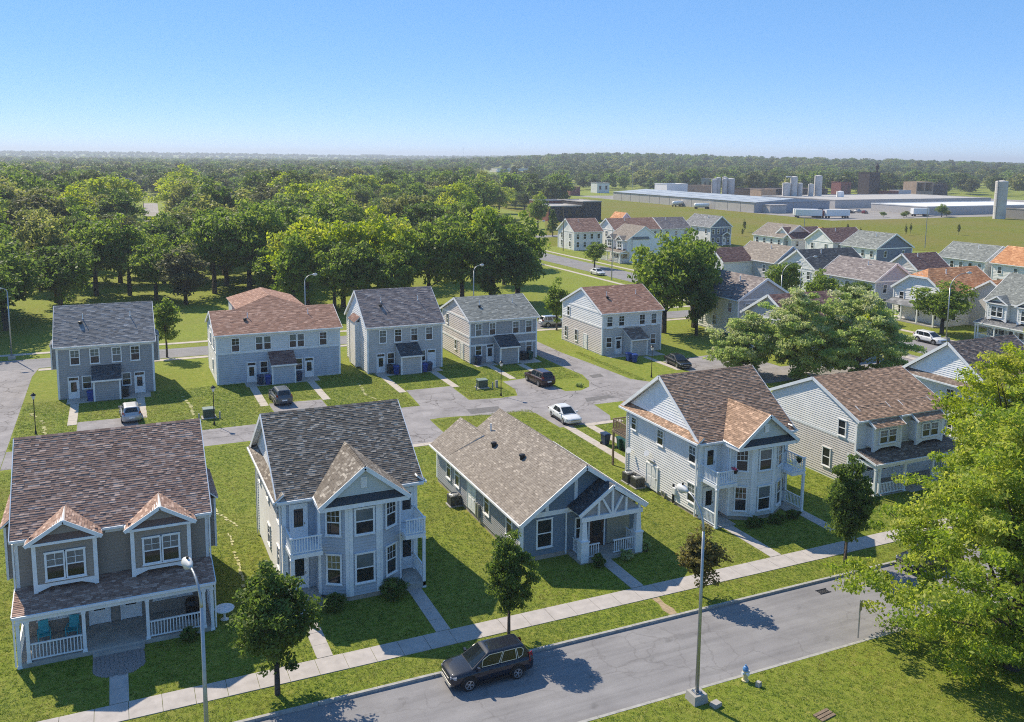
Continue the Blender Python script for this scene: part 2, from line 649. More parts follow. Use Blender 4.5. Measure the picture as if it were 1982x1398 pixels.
# ------------------------------------------------------------------ ground, streets, paths
def hills_z(x, y):
    d = math.hypot(x, y)
    if d < 700:
        return 0.0
    az = math.atan2(x, y)
    g = 0.0
    k = max(0.0, min(1.0, (d - 900) / 900))
    k2 = max(0.0, min(1.0, (d - 3500) / 1500))
    g += 19 * k * k * (3 - 2 * k) * math.exp(-((az - 0.52) / 0.16) ** 2)
    g += 13 * k * k * (3 - 2 * k) * math.exp(-((az - 0.80) / 0.22) ** 2)
    g += 22 * k2 * k2 * (3 - 2 * k2) * math.exp(-((az - 0.0) / 0.5) ** 2)
    g += 1.5 * k * math.sin(d * 0.004 + az * 9)
    return g

def grassmat(name, stops, dry=(0.19, 0.165, 0.055), dryamt=0.35, sc=1.0):
    m, t, b = mk(name, 0.9, 0, 0.15)
    p = geo(t)
    n1 = noise(t, 0.09 * sc, 5, 0.6, p)
    n2 = noise(t, 1.7 * sc, 6, 0.75, p)
    n3 = noise(t, 14 * sc, 4, 0.8, p)
    r = ramp(t, n2.outputs[0], stops)
    rd = ramp(t, n1.outputs[0], [(0.42, (0, 0, 0)), (0.72, (1, 1, 1))])
    c = mixc(t, rd.outputs[0], r.outputs[0], dry)
    # keep the dry mix partial
    c2 = mixc(t, dryamt, r.outputs[0], c)
    g = ramp(t, n3.outputs[0], [(0.30, (0.60,) * 3), (0.70, (1.35,) * 3)])
    t.links.new(mixc(t, 1.0, c2, g.outputs[0], 'MULTIPLY'), b.inputs['Base Color'])
    ad = nd(t, 'ShaderNodeMath', operation='ADD')
    t.links.new(n3.outputs[0], ad.inputs[0])
    t.links.new(n2.outputs[0], ad.inputs[1])
    bump(t, b, ad.outputs[0], 0.7, 0.12)
    return m
LAWN = grassmat('lawn_grass', [(0.30, (0.132, 0.188, 0.018)), (0.5, (0.205, 0.252, 0.030)), (0.70, (0.310, 0.302, 0.068))])
FIELD = grassmat('meadow_grass', [(0.28, (0.100, 0.120, 0.006)), (0.5, (0.150, 0.165, 0.010)), (0.72, (0.220, 0.195, 0.022))], (0.21, 0.155, 0.05), 0.6, 0.25)

def asphaltmat(name, a, b_, cracks=0.0):
    m, t, b = mk(name, 0.92, 0, 0.2)
    p = geo(t)
    n1 = noise(t, 0.35, 6, 0.65, p)
    n2 = noise(t, 38, 3, 0.8, p)
    r = ramp(t, n1.outputs[0], [(0.3, a), (0.7, b_)])
    g = ramp(t, n2.outputs[0], [(0.3, (0.66,) * 3), (0.7, (1.32,) * 3)])
    c = mixc(t, 1.0, r.outputs[0], g.outputs[0], 'MULTIPLY')
    mp = nd(t, 'ShaderNodeMapping')
    mp.inputs['Scale'].default_value = (0.12, 1.6, 1) if cracks < 0.5 else (0.5, 0.5, 1)
    t.links.new(p, mp.inputs['Vector'])
    n5 = noise(t, 1.0, 5, 0.7, mp.outputs[0])
    st_ = ramp(t, n5.outputs[0], [(0.30, (0.80,) * 3), (0.5, (1.0,) * 3), (0.72, (1.14,) * 3)])
    c = mixc(t, 1.0, c, st_.outputs[0], 'MULTIPLY')
    n6 = noise(t, 0.8, 3, 0.5, p)
    oil = ramp(t, n6.outputs[0], [(0.22, (0.62,) * 3), (0.33, (1.0,) * 3)])
    c = mixc(t, 1.0, c, oil.outputs[0], 'MULTIPLY')
    if cracks:
        v = nd(t, 'ShaderNodeTexVoronoi', feature='DISTANCE_TO_EDGE')
        v.inputs['Scale'].default_value = 0.45
        n3 = noise(t, 1.2, 4, 0.6, p)
        va = nd(t, 'ShaderNodeVectorMath', operation='ADD')
        t.links.new(p, va.inputs[0])
        t.links.new(n3.outputs['Color'], va.inputs[1])
        t.links.new(va.outputs[0], v.inputs['Vector'])
        k = ramp(t, v.outputs[0], [(0.0, (1, 1, 1)), (0.030, (0, 0, 0))])
        n4 = noise(t, 0.12, 3, 0.6, p)
        k2 = ramp(t, n4.outputs[0], [(0.46, (0, 0, 0)), (0.58, (cracks,) * 3)])
        kk = mixc(t, 1.0, k.outputs[0], k2.outputs[0], 'MULTIPLY')
        c = mixc(t, kk, c, (0.06, 0.05, 0.045))
    t.links.new(c, b.inputs['Base Color'])
    bump(t, b, n2.outputs[0], 0.35, 0.01)
    return m
ASPH = asphaltmat('street_asphalt', (0.205, 0.198, 0.205), (0.265, 0.257, 0.262), 0.25)
ALLEY = asphaltmat('alley_asphalt', (0.225, 0.210, 0.212), (0.320, 0.300, 0.300), 0.75)
SLABM = paint('sidewalk_concrete', (0.42, 0.385, 0.365), 0.92, 0.16, 1.6)
PATHM = paint('path_concrete', (0.46, 0.405, 0.350), 0.92, 0.14, 2.0)
KERB = paint('kerb_stone', (0.36, 0.35, 0.33), 0.9, 0.3, 2.5)
PAVER = paint('brick_paver', (0.27, 0.235, 0.225), 0.9, 0.25, 9.0)

def sheet(name, pts, z, mat, kind='structure'):
    b = MB()
    b.face([(x, y, z) for x, y in pts])
    return b.obj(name, mat, None, kind=kind)

# ground: one sheet out to the horizon, with the bed of the front street set a kerb's height lower
xs = [-11000, -8000, -6000, -4500, -3500, -2600, -2000, -1500, -1100, -800, -600, -450, -320, -200] + list(range(-150, 501, 50)) + [600, 750, 900, 1100, 1300, 1550, 1800, 2100, 2500, 3000, 3600, 4300, 5200, 6500, 8500, 11000]
ys = [-1500, -500, -150, -50, 0, 33.45, 40.12, 60, 100, 150, 200, 260, 330, 420, 540, 680, 820, 960, 1100, 1250, 1400, 1600, 1800, 2050, 2300, 2600, 3000, 3400, 3900, 4500, 5200, 6000, 7000, 8500, 10500]
gb = MB()
gi = {}
for j, y in enumerate(ys):
    for i, x in enumerate(xs):
        gi[i, j] = len(gb.v)
        gb.v.append((x, y, hills_z(x, y)))
for j in range(len(ys) - 1):
    for i in range(len(xs) - 1):
        if ys[j] == 33.45 and xs[i] >= -200 and xs[i + 1] <= 500:
            continue
        gb.f.append((gi[i, j], gi[i + 1, j], gi[i + 1, j + 1], gi[i, j + 1]))
        gb.m.append(0)
        gb.t.append(0.5)
gb.face([(-200, 33.45, -0.14), (500, 33.45, -0.14), (500, 40.12, -0.14), (-200, 40.12, -0.14)])
gb.face([(-200, 40.12, -0.14), (500, 40.12, -0.14), (500, 40.12, 0), (-200, 40.12, 0)])
gb.face([(-200, 33.45, 0), (500, 33.45, 0), (500, 33.45, -0.14), (-200, 33.45, -0.14)])
gb.obj('ground', LAWN, None, kind='structure')

sheet('street', [(-200, 33.6), (500, 33.6), (500, 39.97), (-200, 39.97)], -0.13, ASPH)
for nm, ya, yb in (('kerb', 39.95, 40.13), ('kerb', 33.44, 33.62)):
    kb = MB()
    x = -40.0
    while x < 120:
        kb.box(x + 0.006, x + 2.99, ya, yb, -0.139, 0.012 + random.uniform(-0.004, 0.004))
        x += 3.0
    kb.obj(nm, KERB, None, kind='structure')
# front sidewalk: each slab a piece of its own
def path_of_slabs(name, runs, mat, z=0.035):
    """runs: list of (x0,x1,y0,y1,along,pitch); slabs laid along 'x' or 'y' with open joints"""
    root = bpy.data.objects.new(name, None)
    COL.objects.link(root)
    root['kind'] = 'structure'
    for (x0, x1, y0, y1, al, pitch) in runs:
        L = (x1 - x0) if al == 'x' else (y1 - y0)
        n = max(1, round(L / pitch))
        for i in range(n):
            a, b = i * L / n + 0.012, (i + 1) * L / n - 0.012
            zt = z + random.uniform(-0.006, 0.006)
            if al == 'x':
                box_obj('slab', x0 + a, x0 + b, y0, y1, -0.05, zt, mat, root)
            else:
                box_obj('slab', x0, x1, y0 + a, y0 + b, -0.05, zt, mat, root)
    return root
path_of_slabs('sidewalk', [(-8, 75, 42.25, 43.75, 'x', 1.52)], SLABM)
PATHS = [
    ('front_path', [(-1.3, -0.42, 43.8, 46.4, 'y', 1.3)], SLABM),
    ('front_path', [(8.75, 9.6, 43.8, 49.0, 'y', 1.3)], SLABM),
    ('front_path', [(15.45, 16.3, 43.8, 49.0, 'y', 1.3)], SLABM),
    ('front_path', [(28.3, 29.2, 43.8, 48.3, 'y', 1.5)], SLABM),
    ('front_path', [(39.3, 40.2, 43.8, 49.0, 'y', 1.3)], SLABM),
    ('front_path', [(46.1, 47.0, 43.8, 49.0, 'y', 1.3)], SLABM),
    ('rear_path', [(-5.5, -2.9, 102.3, 104.4, 'x', 1.3), (-5.1, -4.25, 94.0, 102.25, 'y', 1.6)], PATHM),
    ('rear_path', [(0.0, 2.9, 102.3, 104.4, 'x', 1.4), (1.35, 2.2, 94.0, 102.25, 'y', 1.6)], PATHM),
    ('rear_path', [(13.1, 16.0, 102.4, 104.4, 'x', 1.4), (13.35, 14.2, 93.7, 102.35, 'y', 1.6)], PATHM),
    ('rear_path', [(18.8, 21.6, 102.4, 104.4, 'x', 1.4), (20.0, 20.85, 93.7, 102.35, 'y', 1.6)], PATHM),
    ('rear_path', [(28.4, 31.3, 101.4, 103.2, 'x', 1.4), (28.6, 29.45, 93.4, 101.35, 'y', 1.6)], PATHM),
    ('rear_path', [(34.1, 36.8, 101.4, 103.2, 'x', 1.4), (35.0, 35.85, 93.3, 101.35, 'y', 1.6)], PATHM),
    ('rear_path', [(41.4, 44.4, 101.6, 103.5, 'x', 1.4), (42.75, 43.6, 94.3, 101.55, 'y', 1.6)], PATHM),
    ('rear_path', [(47.4, 50.4, 101.0, 103.5, 'x', 1.4), (46.75, 47.6, 94.5, 100.95, 'y', 1.6)], PATHM),
    ('rear_path', [(60.0, 62.8, 99.6, 101.3, 'x', 1.4)], PATHM),
    ('rear_path', [(65.6, 68.0, 98.6, 101.3, 'x', 1.4), (64.3, 65.1, 90.5, 98.55, 'y', 1.6)], PATHM),
    ('side_path', [(39.85, 40.75, 62.0, 74.9, 'y', 1.3)], PATHM),
    ('side_path', [(42.1, 42.95, 66.0, 74.2, 'y', 1.3), (42.1, 46.5, 74.25, 75.0, 'x', 1.3)], PATHM),
    ('side_path', [(23.9, 28.2, 74.75, 75.5, 'x', 1.3)], PATHM),
    ('far_sidewalk', [(-9.3, 98, 119.9, 121.0, 'x', 4.0)], PATHM),
    ('far_sidewalk', [(-60, 98, 130.2, 131.3, 'x', 6.0)], PATHM),
    ('east_sidewalk', [(97.6, 98.7, 60, 230, 'y', 6.0)], PATHM),
    ('east_sidewalk', [(112.9, 114.0, 60, 230, 'y', 6.0)], PATHM),
]
for n_, runs, mt in PATHS:
    path_of_slabs(n_, runs, mt, 0.03)
# half round brick patio before the first porch
pb = bpy.data.objects.new('patio', None)
COL.objects.link(pb)
pb['kind'] = 'structure'
pav = MB()
yy = 49.0
while yy > 46.35:
    hw = 1.27 if yy > 47.3 else 1.27 * math.sqrt(max(0.02, 1 - ((47.3 - yy) / 0.98) ** 2))
    x = -0.83 - hw - random.random() * 0.1
    while x < -0.83 + hw - 0.06:
        a = max(x, -0.83 - hw)
        b_ = min(x + 0.21, -0.83 + hw)
        if b_ - a > 0.03:
            pav.box(a + 0.006, b_ - 0.006, yy - 0.105, yy - 0.006, -0.05, 0.03 + random.uniform(-0.005, 0.008))
        x += 0.215
    yy -= 0.105
pav.obj('paver', PAVER, pb, kind='stuff')

# alley, bays, drives (flush sheets, each a few millimetres over the one below)
sheet('alley', [(-9.7, 82.4), (28.4, 82.4), (29.6, 82.55), (31.5, 82.35), (34.5, 81.6), (38.4, 81.5), (39.4, 80.4), (39.45, 74.9), (45.3, 74.9), (46.2, 76.6), (46.7, 80.8), (100, 81.0), (100, 87.3), (57.9, 86.8), (56.4, 89.0), (56.0, 97), (55.4, 105), (55.6, 119.8), (51.6, 119.8), (51.6, 99), (52.0, 93), (51.2, 89.9), (49.9, 87.6), (48.2, 86.5), (46.4, 86.9), (40.5, 87.3), (38.4, 87.1), (34.8, 87.7), (29.1, 87.6), (-9.7, 87.5)], 0.004, ALLEY)
sheet('parking_bay', [(-4.2, 87.5), (1.3, 87.5), (1.3, 94.8), (-4.2, 94.9)], 0.008, ALLEY)
sheet('parking_bay', [(14.35, 87.5), (19.9, 87.5), (19.9, 94.0), (14.3, 94.5)], 0.008, ALLEY)
sheet('parking_bay', [(29.1, 87.5), (34.8, 87.5), (35.0, 94.0), (29.6, 94.1)], 0.008, ALLEY)
sheet('parking_bay', [(40.5, 87.2), (46.4, 86.8), (45.6, 94.2), (41.5, 93.6), (41.4, 89.9)], 0.008, ALLEY)
sheet('parking_bay', [(65.4, 87.0), (78, 87.0), (78, 96.5), (65.4, 95.5)], 0.008, ALLEY)
sheet('parking_bay', [(24.0, 75.5), (28.2, 75.5), (28.3, 79.6), (28.4, 82.4), (24.0, 82.4)], 0.008, ALLEY)
sheet('side_street', [(-17, -60), (-9.75, -60), (-9.75, 33.6), (-9.75, 117), (-9.3, 121.5), (-17, 121.5)], 0.012, ALLEY)
sheet('north_street', [(-120, 121.5), (120, 121.5), (120, 127.3), (-120, 127.3)], 0.016, ASPH)
sheet('east_street', [(102.0, -60), (110.6, -60), (110.6, 330), (102.0, 330)], 0.02, ASPH)
sheet('far_road', [(9.5, 340), (15.5, 340), (22.5, 520), (15.5, 520)], 0.02, paint('pale_road', (0.30, 0.27, 0.25), 0.9, 0.2, 0.1))
sheet('far_road', [(-40, 256), (190, 268), (190, 275), (-40, 263)], 0.024, ASPH)
sheet('meadow', [(118, 238), (190, 210), (330, 110), (620, 110), (620, 360), (420, 345), (296, 352), (296, 520), (200, 520), (176, 352), (150, 300)], 0.012, FIELD)
sheet('yard', [(294, 300), (440, 300), (600, 330), (590, 520), (302, 560)], 0.016, paint('gravel_yard', (0.27, 0.25, 0.235), 0.95, 0.3, 0.08))
# bare earth patch in the verge and joints of worn grass
sheet('worn_patch', [(28.75, 42.2), (29.25, 42.2), (29.15, 41.4), (29.3, 40.7), (29.15, 40.15), (28.7, 40.15), (28.6, 40.8), (28.8, 41.5)], 0.006, paint('bare_earth', (0.36, 0.27, 0.17), 0.95, 0.35, 5.0))
def worn_line(pts, w_, seed):
    gg = random.Random(seed)
    b = MB()
    for (xa, ya), (xb, yb) in zip(pts, pts[1:]):
        L = math.hypot(xb - xa, yb - ya)
        n = max(1, int(L / 0.45))
        for k in range(n):
            if gg.random() < 0.3:
                continue
            t0, t1 = k / n, (k + gg.uniform(0.5, 1.0)) / n
            o_ = gg.uniform(-0.08, 0.08)
            q = w_ * gg.uniform(0.4, 1.3) / 2
            nx, ny = -(yb - ya) / L, (xb - xa) / L
            P = lambda t_, u: (xa + (xb - xa) * t_ + nx * (u + o_), ya + (yb - ya) * t_ + ny * (u + o_), 0.03)
            b.face([P(t0, -q), P(t1, -q * 0.7), P(t1, q), P(t0, q * 0.8)])
    return b.obj('worn_grass_line', bpy.data.materials['dry_thatch'], None, kind='structure')
paint('dry_thatch', (0.46, 0.43, 0.22), 0.95, 0.3, 4.0)
worn_line([(5.6, 78), (6.0, 66), (7.4, 62.4)], 0.22, 1)
worn_line([(6.4, 62), (6.3, 52), (6.9, 47)], 0.2, 2)
worn_line([(6.0, 101.5), (6.6, 96), (6.2, 88.2)], 0.35, 3)
worn_line([(25.5, 100), (24.8, 94), (26.5, 88.5)], 0.35, 4)
worn_line([(-8.7, 100), (-7.2, 96), (-6.6, 88)], 0.3, 5)
paint('asphalt_patch', (0.150, 0.142, 0.142), 0.95, 0.25, 3.0)
for q in ([(33.0, 82.6), (36.5, 82.4), (36.8, 84.2), (33.2, 84.4)], [(46.5, 82.0), (50.5, 82.5), (50.2, 83.6), (47.0, 83.4)], [(52.3, 91.0), (54.0, 91.2), (54.3, 92.6), (52.6, 92.4)], [(17.0, 84.5), (21.0, 84.4), (21.0, 85.2), (17.2, 85.3)]):
    sheet('alley_patch', q, 0.0085, bpy.data.materials['asphalt_patch'])
tar = MB()
gt = random.Random(4)
for (x0_, y0_, dx, dy, n, z) in ((-6, 85.2, 1.0, 0.0, 34, 0.0075), (40.5, 84.0, 0.9, 0.25, 14, 0.0075), (42.0, 81.0, 0.5, 0.45, 10, 0.0075), (48.0, 81.8, 0.9, 0.1, 10, 0.0075), (51.0, 86.5, 0.15, 0.9, 14, 0.0075)):
    x, y = x0_, y0_
    for k in range(n):
        x2, y2 = x + dx + gt.uniform(-0.25, 0.25), y + dy + gt.uniform(-0.22, 0.22)
        L = math.hypot(x2 - x, y2 - y)
        nx, ny = -(y2 - y) / L * 0.03, (x2 - x) / L * 0.03
        if gt.random() > 0.12:
            tar.face([(x - nx, y - ny, z), (x2 - nx, y2 - ny, z), (x2 + nx, y2 + ny, z), (x + nx, y + ny, z)])
        x, y = x2, y2
tar.obj('tar_seam', paint('tar_crack', (0.045, 0.042, 0.042), 0.8, 0.2, 2.0), None, kind='structure')
DRAIN = MB()
for i in range(7):
    DRAIN.box(38.9 + i * 0.11, 38.96 + i * 0.11, 38.75, 39.15, -0.128, -0.105)
DRAIN.box(38.85, 39.7, 38.7, 38.75, -0.128, -0.10)
DRAIN.box(38.85, 39.7, 39.15, 39.2, -0.128, -0.10)
tag(DRAIN.obj('drain_grate', BLACK), 'black iron drain grate in the street beside the far kerb', 'drain')

# ------------------------------------------------------------------ houses of the front row
def shell(house, boxes, gables, mat, name='wall'):
    """solid wall body: boxes (x0,x1,y0,y1,z0,z1) and gable prisms (pts, vec)"""
    b = MB()
    for q in boxes:
        b.box(*q)
    for pts, v in gables:
        b.prism(pts, v)
    return b.obj(name, mat, house)

def gable_roof_x(hw, y0, y1, ze, zr, ym=None):
    """ridge along x; two slopes"""
    ym = (y0 + y1) / 2 if ym is None else ym
    return [[(-hw, y0, ze), (hw, y0, ze), (hw, ym, zr), (-hw, ym, zr)], [(hw, y1, ze), (-hw, y1, ze), (-hw, ym, zr), (hw, ym, zr)]]

def rakes(house, x, y0, ym, y1, ze, zr, s, mat=WHITE, off=0.11):
    """pair of rake boards on the gable end at x (s = -1 or 1 outward)"""
    for (ya, yb) in ((y0, ym), (y1, ym)):
        beam_obj('rake_board', (x + s * 0.02, ya, ze - off), (x + s * 0.02, yb, zr - off), 0.05, 0.26, mat, house)

def ridge_cap(house, p0, p1, shi):
    b = MB()
    p0, p1 = Vector(p0), Vector(p1)
    d = p1 - p0
    n = max(2, int(d.length / 0.28))
    a = d.normalized()
    s_ = a.cross(Vector((0, 0, 1))).normalized()
    for i in range(n):
        q0, q1 = p0 + d * i / n, p0 + d * (i + 1) / n
        tn = random.random()
        h0, h1 = 0.045, 0.03
        for sg in (1, -1):
            b.face([q0 + Vector((0, 0, h0)), q0 + s_ * sg * 0.15 + Vector((0, 0, h0 - 0.1)), q1 + s_ * sg * 0.15 + Vector((0, 0, h1 - 0.1)), q1 + Vector((0, 0, h1))], 0, tn)
    return b.obj('ridge_cap', shi, house, tone=True)

def duplex(label, X, Y, rz, sid, shi, fz=0.3, ze=6.3, zr=10.25, half=4.85, depth=10.1, gab=True, hero=True, trim=PALE, porch_shi=None, doors=True, low=None, side=None, group='houses along the front street', bump_l=True, bump_r=True, pz=None):
    """two-family house: full-width porch below, two bays above"""
    H = thing('duplex_house', label, 'house', (X, Y, 0), rz, group)
    side = side or sid
    low = low or sid
    pshi = porch_shi or shi
    zp = (fz + 2.65) if pz is None else pz      # porch eave
    ym = depth / 2
    yr0, yr1 = -0.38, depth + 0.38
    sl_ = (zr - ze) / (ym - yr0)
    zw = ze + 0.38 * sl_ - 0.16    # wall top under slope
    rec = 0.7
    shell(H, [(-half, half, 0, depth, zp, zw - 0.1), (-half, half, rec, depth, 0, zp)],
          [([(-half, 0, zw - 0.11), (-half, depth, zw - 0.11), (-half, ym, zr - 0.2)], (2 * half, 0, 0))], side)
    ex = 0.19 if hero else 0.24
    siding_part(H, [([(-half, 0, zp), (half, 0, zp), (half, 0, zw - 0.2), (-half, 0, zw - 0.2)], (0, -1, 0)),
                    ([(-half, rec, fz), (half, rec, fz), (half, rec, zp + 0.3), (-half, rec, zp + 0.3)], (0, -1, 0))], sid, ex)
    zs = zp if gab else zp + 1.1
    siding_part(H, [([(s * half, 0.0, zs), (s * half, depth, zs), (s * half, depth, zw - 0.1), (s * half, ym, zr - 0.2), (s * half, 0.0, zw - 0.1)], (s, 0, 0)) for s in (-1, 1)], side, ex)
    siding_part(H, [([(s * half, rec, 0.2), (s * half, depth, 0.2), (s * half, depth, zp), (s * half, rec, zp)], (s, 0, 0)) for s in (-1, 1)], low, ex)
    if not gab:
        siding_part(H, [([(s * half, 0.0, zp), (s * half, depth, zp), (s * half, depth, zs), (s * half, 0.0, zs)], (s, 0, 0)) for s in (-1, 1)], low, ex)
    for s in (-1, 1):
        beam_obj('belt_board', (s * (half + 0.025), 0.0, zp + 1.1), (s * (half + 0.025), depth, zp + 1.1), 0.05, 0.2, trim, H) if not gab else None
        corner(H, s * half, 0, zp + 0.35, zw - 0.15, s, -1, trim)
        corner(H, s * half, depth, 0.2, zw - 0.15, s, 1, trim)
        corner(H, s * half, rec, fz, zp, s, -1, trim)
    hw = half + 0.2
    roof_part(H, gable_roof_x(hw, yr0, yr1, ze, zr), shi)
    ridge_cap(H, (-hw, ym, zr), (hw, ym, zr), shi)
    for s in (-1, 1):
        rakes(H, s * hw, yr0, ym, yr1, ze, zr, s, trim)
    # bays over the porch
    by = -0.8
    bw = 1.52
    zb0, zb1 = zp + 0.72, ze - 0.12
    if not gab:
        zb1 = ze - 0.62
    for cx in (-2.46, 2.32):
        bb = MB()
        bb.box(cx - bw, cx + bw, by, 0.05, zb0, zb1)
        bay = bb.obj('bay', sid, H)
        sb = MB()
        laps(sb, [(cx - bw, by, zb0 + 0.1), (cx + bw, by, zb0 + 0.1), (cx + bw, by, zb1), (cx - bw, by, zb1)], (0, -1, 0), ex)
        for s in (-1, 1):
            laps(sb, [(cx + s * bw, by, zb0 + 0.1), (cx + s * bw, 0, zb0 + 0.1), (cx + s * bw, 0, zb1), (cx + s * bw, by, zb1)], (s, 0, 0), ex)
        sb.obj('siding', sid, bay, kind='stuff')
        tb = MB()
        for s in (-1, 1):
            xx = cx + s * bw
            tb.box(min(xx - s * 0.16, xx + s * 0.04), max(xx - s * 0.16, xx + s * 0.04), by - 0.045, by - 0.001, zb0 - 0.3, zb1 + 0.02)
            tb.box(min(xx, xx + s * 0.045), max(xx, xx + s * 0.045), by, by + 0.14, zb0 - 0.3, zb1 + 0.02)
        tb.box(cx - bw + 0.16, cx + bw - 0.16, by - 0.05, by - 0.001, zb0 - 0.02, zb0 + 0.16)
        tb.box(cx - bw + 0.16, cx + bw - 0.16, by - 0.05, by - 0.001, zb1 - 0.16, zb1 + 0.02)
        tb.prism([(cx - bw + 0.16, by - 0.048, zb0 - 0.25), (cx - bw + 0.16, by - 0.048, zb0 - 0.02), (cx - bw + 0.8, by - 0.048, zb0 - 0.02)], (0, 0.045, 0))
        tb.prism([(cx + bw - 0.16, by - 0.048, zb0 - 0.25), (cx + bw - 0.16, by - 0.048, zb0 - 0.02), (cx + bw - 0.8, by - 0.048, zb0 - 0.02)], (0, 0.045, 0))
        tb.obj('bay_trim', trim, bay)
        # double window (two sashes in one casing)
        for s in (-1, 1):
            window(H, cx + s * 0.485, by - 0.03, zb0 + 0.28, 1.0, min(1.62, zb1 - zb0 - 0.45), 0, trim, 2 if hero else 0, 'u')
        gw, ze2 = bw + 0.33, zb1 + 0.02
        if gab:
            za = ze2 + 1.12
            yb = (za - ze) / sl_ + yr0
            roof_part(H, [[(cx - gw, by - 0.32, ze2), (cx, by - 0.32, za), (cx, yb + 0.05, za), (cx - gw, yr0 + 0.1, ze2 + 0.05)],
                          [(cx, by - 0.32, za), (cx + gw, by - 0.32, ze2), (cx + gw, yr0 + 0.1, ze2 + 0.05), (cx, yb + 0.05, za)]], shi, trim, th=0.1, name='gable_roof')
            pd = MB()
            pd.prism([(cx - bw - 0.1, by + 0.02, ze2 + 0.0), (cx + bw + 0.1, by + 0.02, ze2 + 0.0), (cx, by + 0.02, za - 0.16)], (0, 0.5, 0))
            ped = pd.obj('pediment', sid, H)
            sp = MB()
            laps(sp, [(cx - bw, by + 0.02, ze2 + 0.08), (cx + bw, by + 0.02, ze2 + 0.08), (cx, by + 0.02, za - 0.2)], (0, -1, 0), 0.12)
            sp.obj('siding', sid, ped, kind='stuff')
            pt = MB()   # little pent roof at the foot of the pediment
            pt.prism([(cx - bw - 0.12, by - 0.26, ze2 + 0.02), (cx - bw - 0.12, by + 0.02, ze2 + 0.3), (cx - bw - 0.12, by + 0.02, ze2 + 0.02)], (2 * bw + 0.24, 0, 0))
            pt.obj('pent_roof', pshi, H)
            box_obj('frieze', cx - gw + 0.1, cx + gw - 0.1, by - 0.3, by - 0.052, ze2 - 0.14, ze2 - 0.001, trim, H)
            for s in (-1, 1):
                beam_obj('rake_board', (cx + s * gw, by - 0.34, ze2 - 0.07), (cx, by - 0.34, za - 0.07), 0.05, 0.2, trim, H)
        else:
            roof_part(H, [[(cx - gw + 0.2, by - 0.3, ze - 0.55), (cx + gw - 0.2, by - 0.3, ze - 0.55), (cx + gw - 0.2, yr0 + 1.6, ze + 1.6 * sl_ + 0.05), (cx - gw + 0.2, yr0 + 1.6, ze + 1.6 * sl_ + 0.05)]], shi, trim, th=0.1, name='bay_roof')
            for s in (-1, 1):
                beam_obj('rake_board', (cx + s * (gw - 0.18), by - 0.3, ze - 0.58), (cx + s * (gw - 0.18), yr0 + 1.6, ze + 1.6 * sl_ - 0.02), 0.05, 0.2, trim, H)
    # main eave gutters between the bays
    g = trim
    for x0, x1 in ((-hw, -2.46 - bw - 0.35), (-2.46 + bw + 0.35, 2.32 - bw - 0.35), (2.32 + bw + 0.35, hw)):
        if x1 - x0 > 0.15:
            gutter(H, (x0, yr0 - 0.05, ze - 0.07), (x1, yr0 - 0.05, ze - 0.07), g)
            box_obj('frieze', x0 + 0.1, x1, -0.06, -0.035, ze - 0.45, ze - 0.12, trim, H)
    # porch
    yp = -2.15
    ep = half + 0.12
    roof_part(H, [[(-ep, yp - 0.12, zp), (ep, yp - 0.12, zp), (ep, 0.02, zp + 0.52), (-ep, 0.02, zp + 0.52)]], pshi, trim, th=0.12, name='porch_roof')
    gutter(H, (-ep, yp - 0.17, zp - 0.06), (ep, yp - 0.17, zp - 0.06), g)
    box_obj('porch_beam', -half, half, yp - 0.02, yp + 0.14, zp - 0.42, zp - 0.16, trim, H)
    for s in (-1, 1):
        beam_obj('rake_board', (s * (ep + 0.02), yp - 0.12, zp - 0.06), (s * (ep + 0.02), 0, zp + 0.46), 0.05, 0.16, trim, H)
        box_obj('porch_beam', s * (half - 0.16) if s > 0 else -half, half if s > 0 else -half + 0.16, yp + 0.14, 0, zp - 0.42, zp - 0.16, trim, H)
    box_obj('porch_floor', -half + 0.02, half - 0.02, yp, rec, 0.0, fz - 0.05, CONC, H)
    for x in (-half + 0.09, -half + 0.52, -1.7, 1.42, half - 0.52, half - 0.09):
        post(H, x, yp + 0.08, 0.02 if abs(x) > half - 0.2 else fz - 0.05, zp - 0.42, 0.17, trim)
    railing(H, (-half + 0.62, yp + 0.08, fz - 0.05), (-1.8, yp + 0.08, fz - 0.05), 1.0, 0.1, trim, 0.155)
    railing(H, (1.52, yp + 0.08, fz - 0.05), (half - 0.62, yp + 0.08, fz - 0.05), 1.0, 0.1, trim, 0.155)
    for s in (-1, 1):
        railing(H, (s * (half - 0.09), yp + 0.2, fz - 0.05), (s * (half - 0.09), rec - 0.1, fz - 0.05), 1.0, 0.1, trim, 0.155)
    st = MB()
    st.box(-1.35, 1.2, yp - 0.35, yp, 0, fz * 0.5)
    st.obj('step', CONC, H)
    door(H, -1.0, rec - 0.01, fz - 0.04, 1.12, 2.25, 0, trim, WHITE, True)
    door(H, 0.62, rec - 0.01, fz - 0.04, 1.12, 2.25, 0, trim, WHITE, True)
    for cx in (-3.05, 2.85):
        for s in (-1, 1):
            window(H, cx + s * 0.53, rec - 0.02, fz + 0.75, 1.08, 1.5, 0, trim, 0, '')
    # box bays on the gable ends
    for s, on in ((-1, bump_l), (1, bump_r)):
        if not on:
            continue
        xo, y0, y1 = s * (half + 0.55), 1.3, 6.0
        bm = MB()
        bm.box(min(s * half, xo), max(s * half, xo), y0, y1, zp + 0.55, ze + 0.15)
        bo = bm.obj('side_bay', side, H)
        bs = MB()
        laps(bs, [(s * half, y0, zp + 0.55), (xo, y0, zp + 0.55), (xo, y0, ze + 0.15), (s * half, y0, ze + 0.15)], (0, -1, 0), ex)
        laps(bs, [(xo, y0, zp + 0.55), (xo, y1, zp + 0.55), (xo, y1, ze + 0.15), (xo, y0, ze + 0.15)], (s, 0, 0), ex)
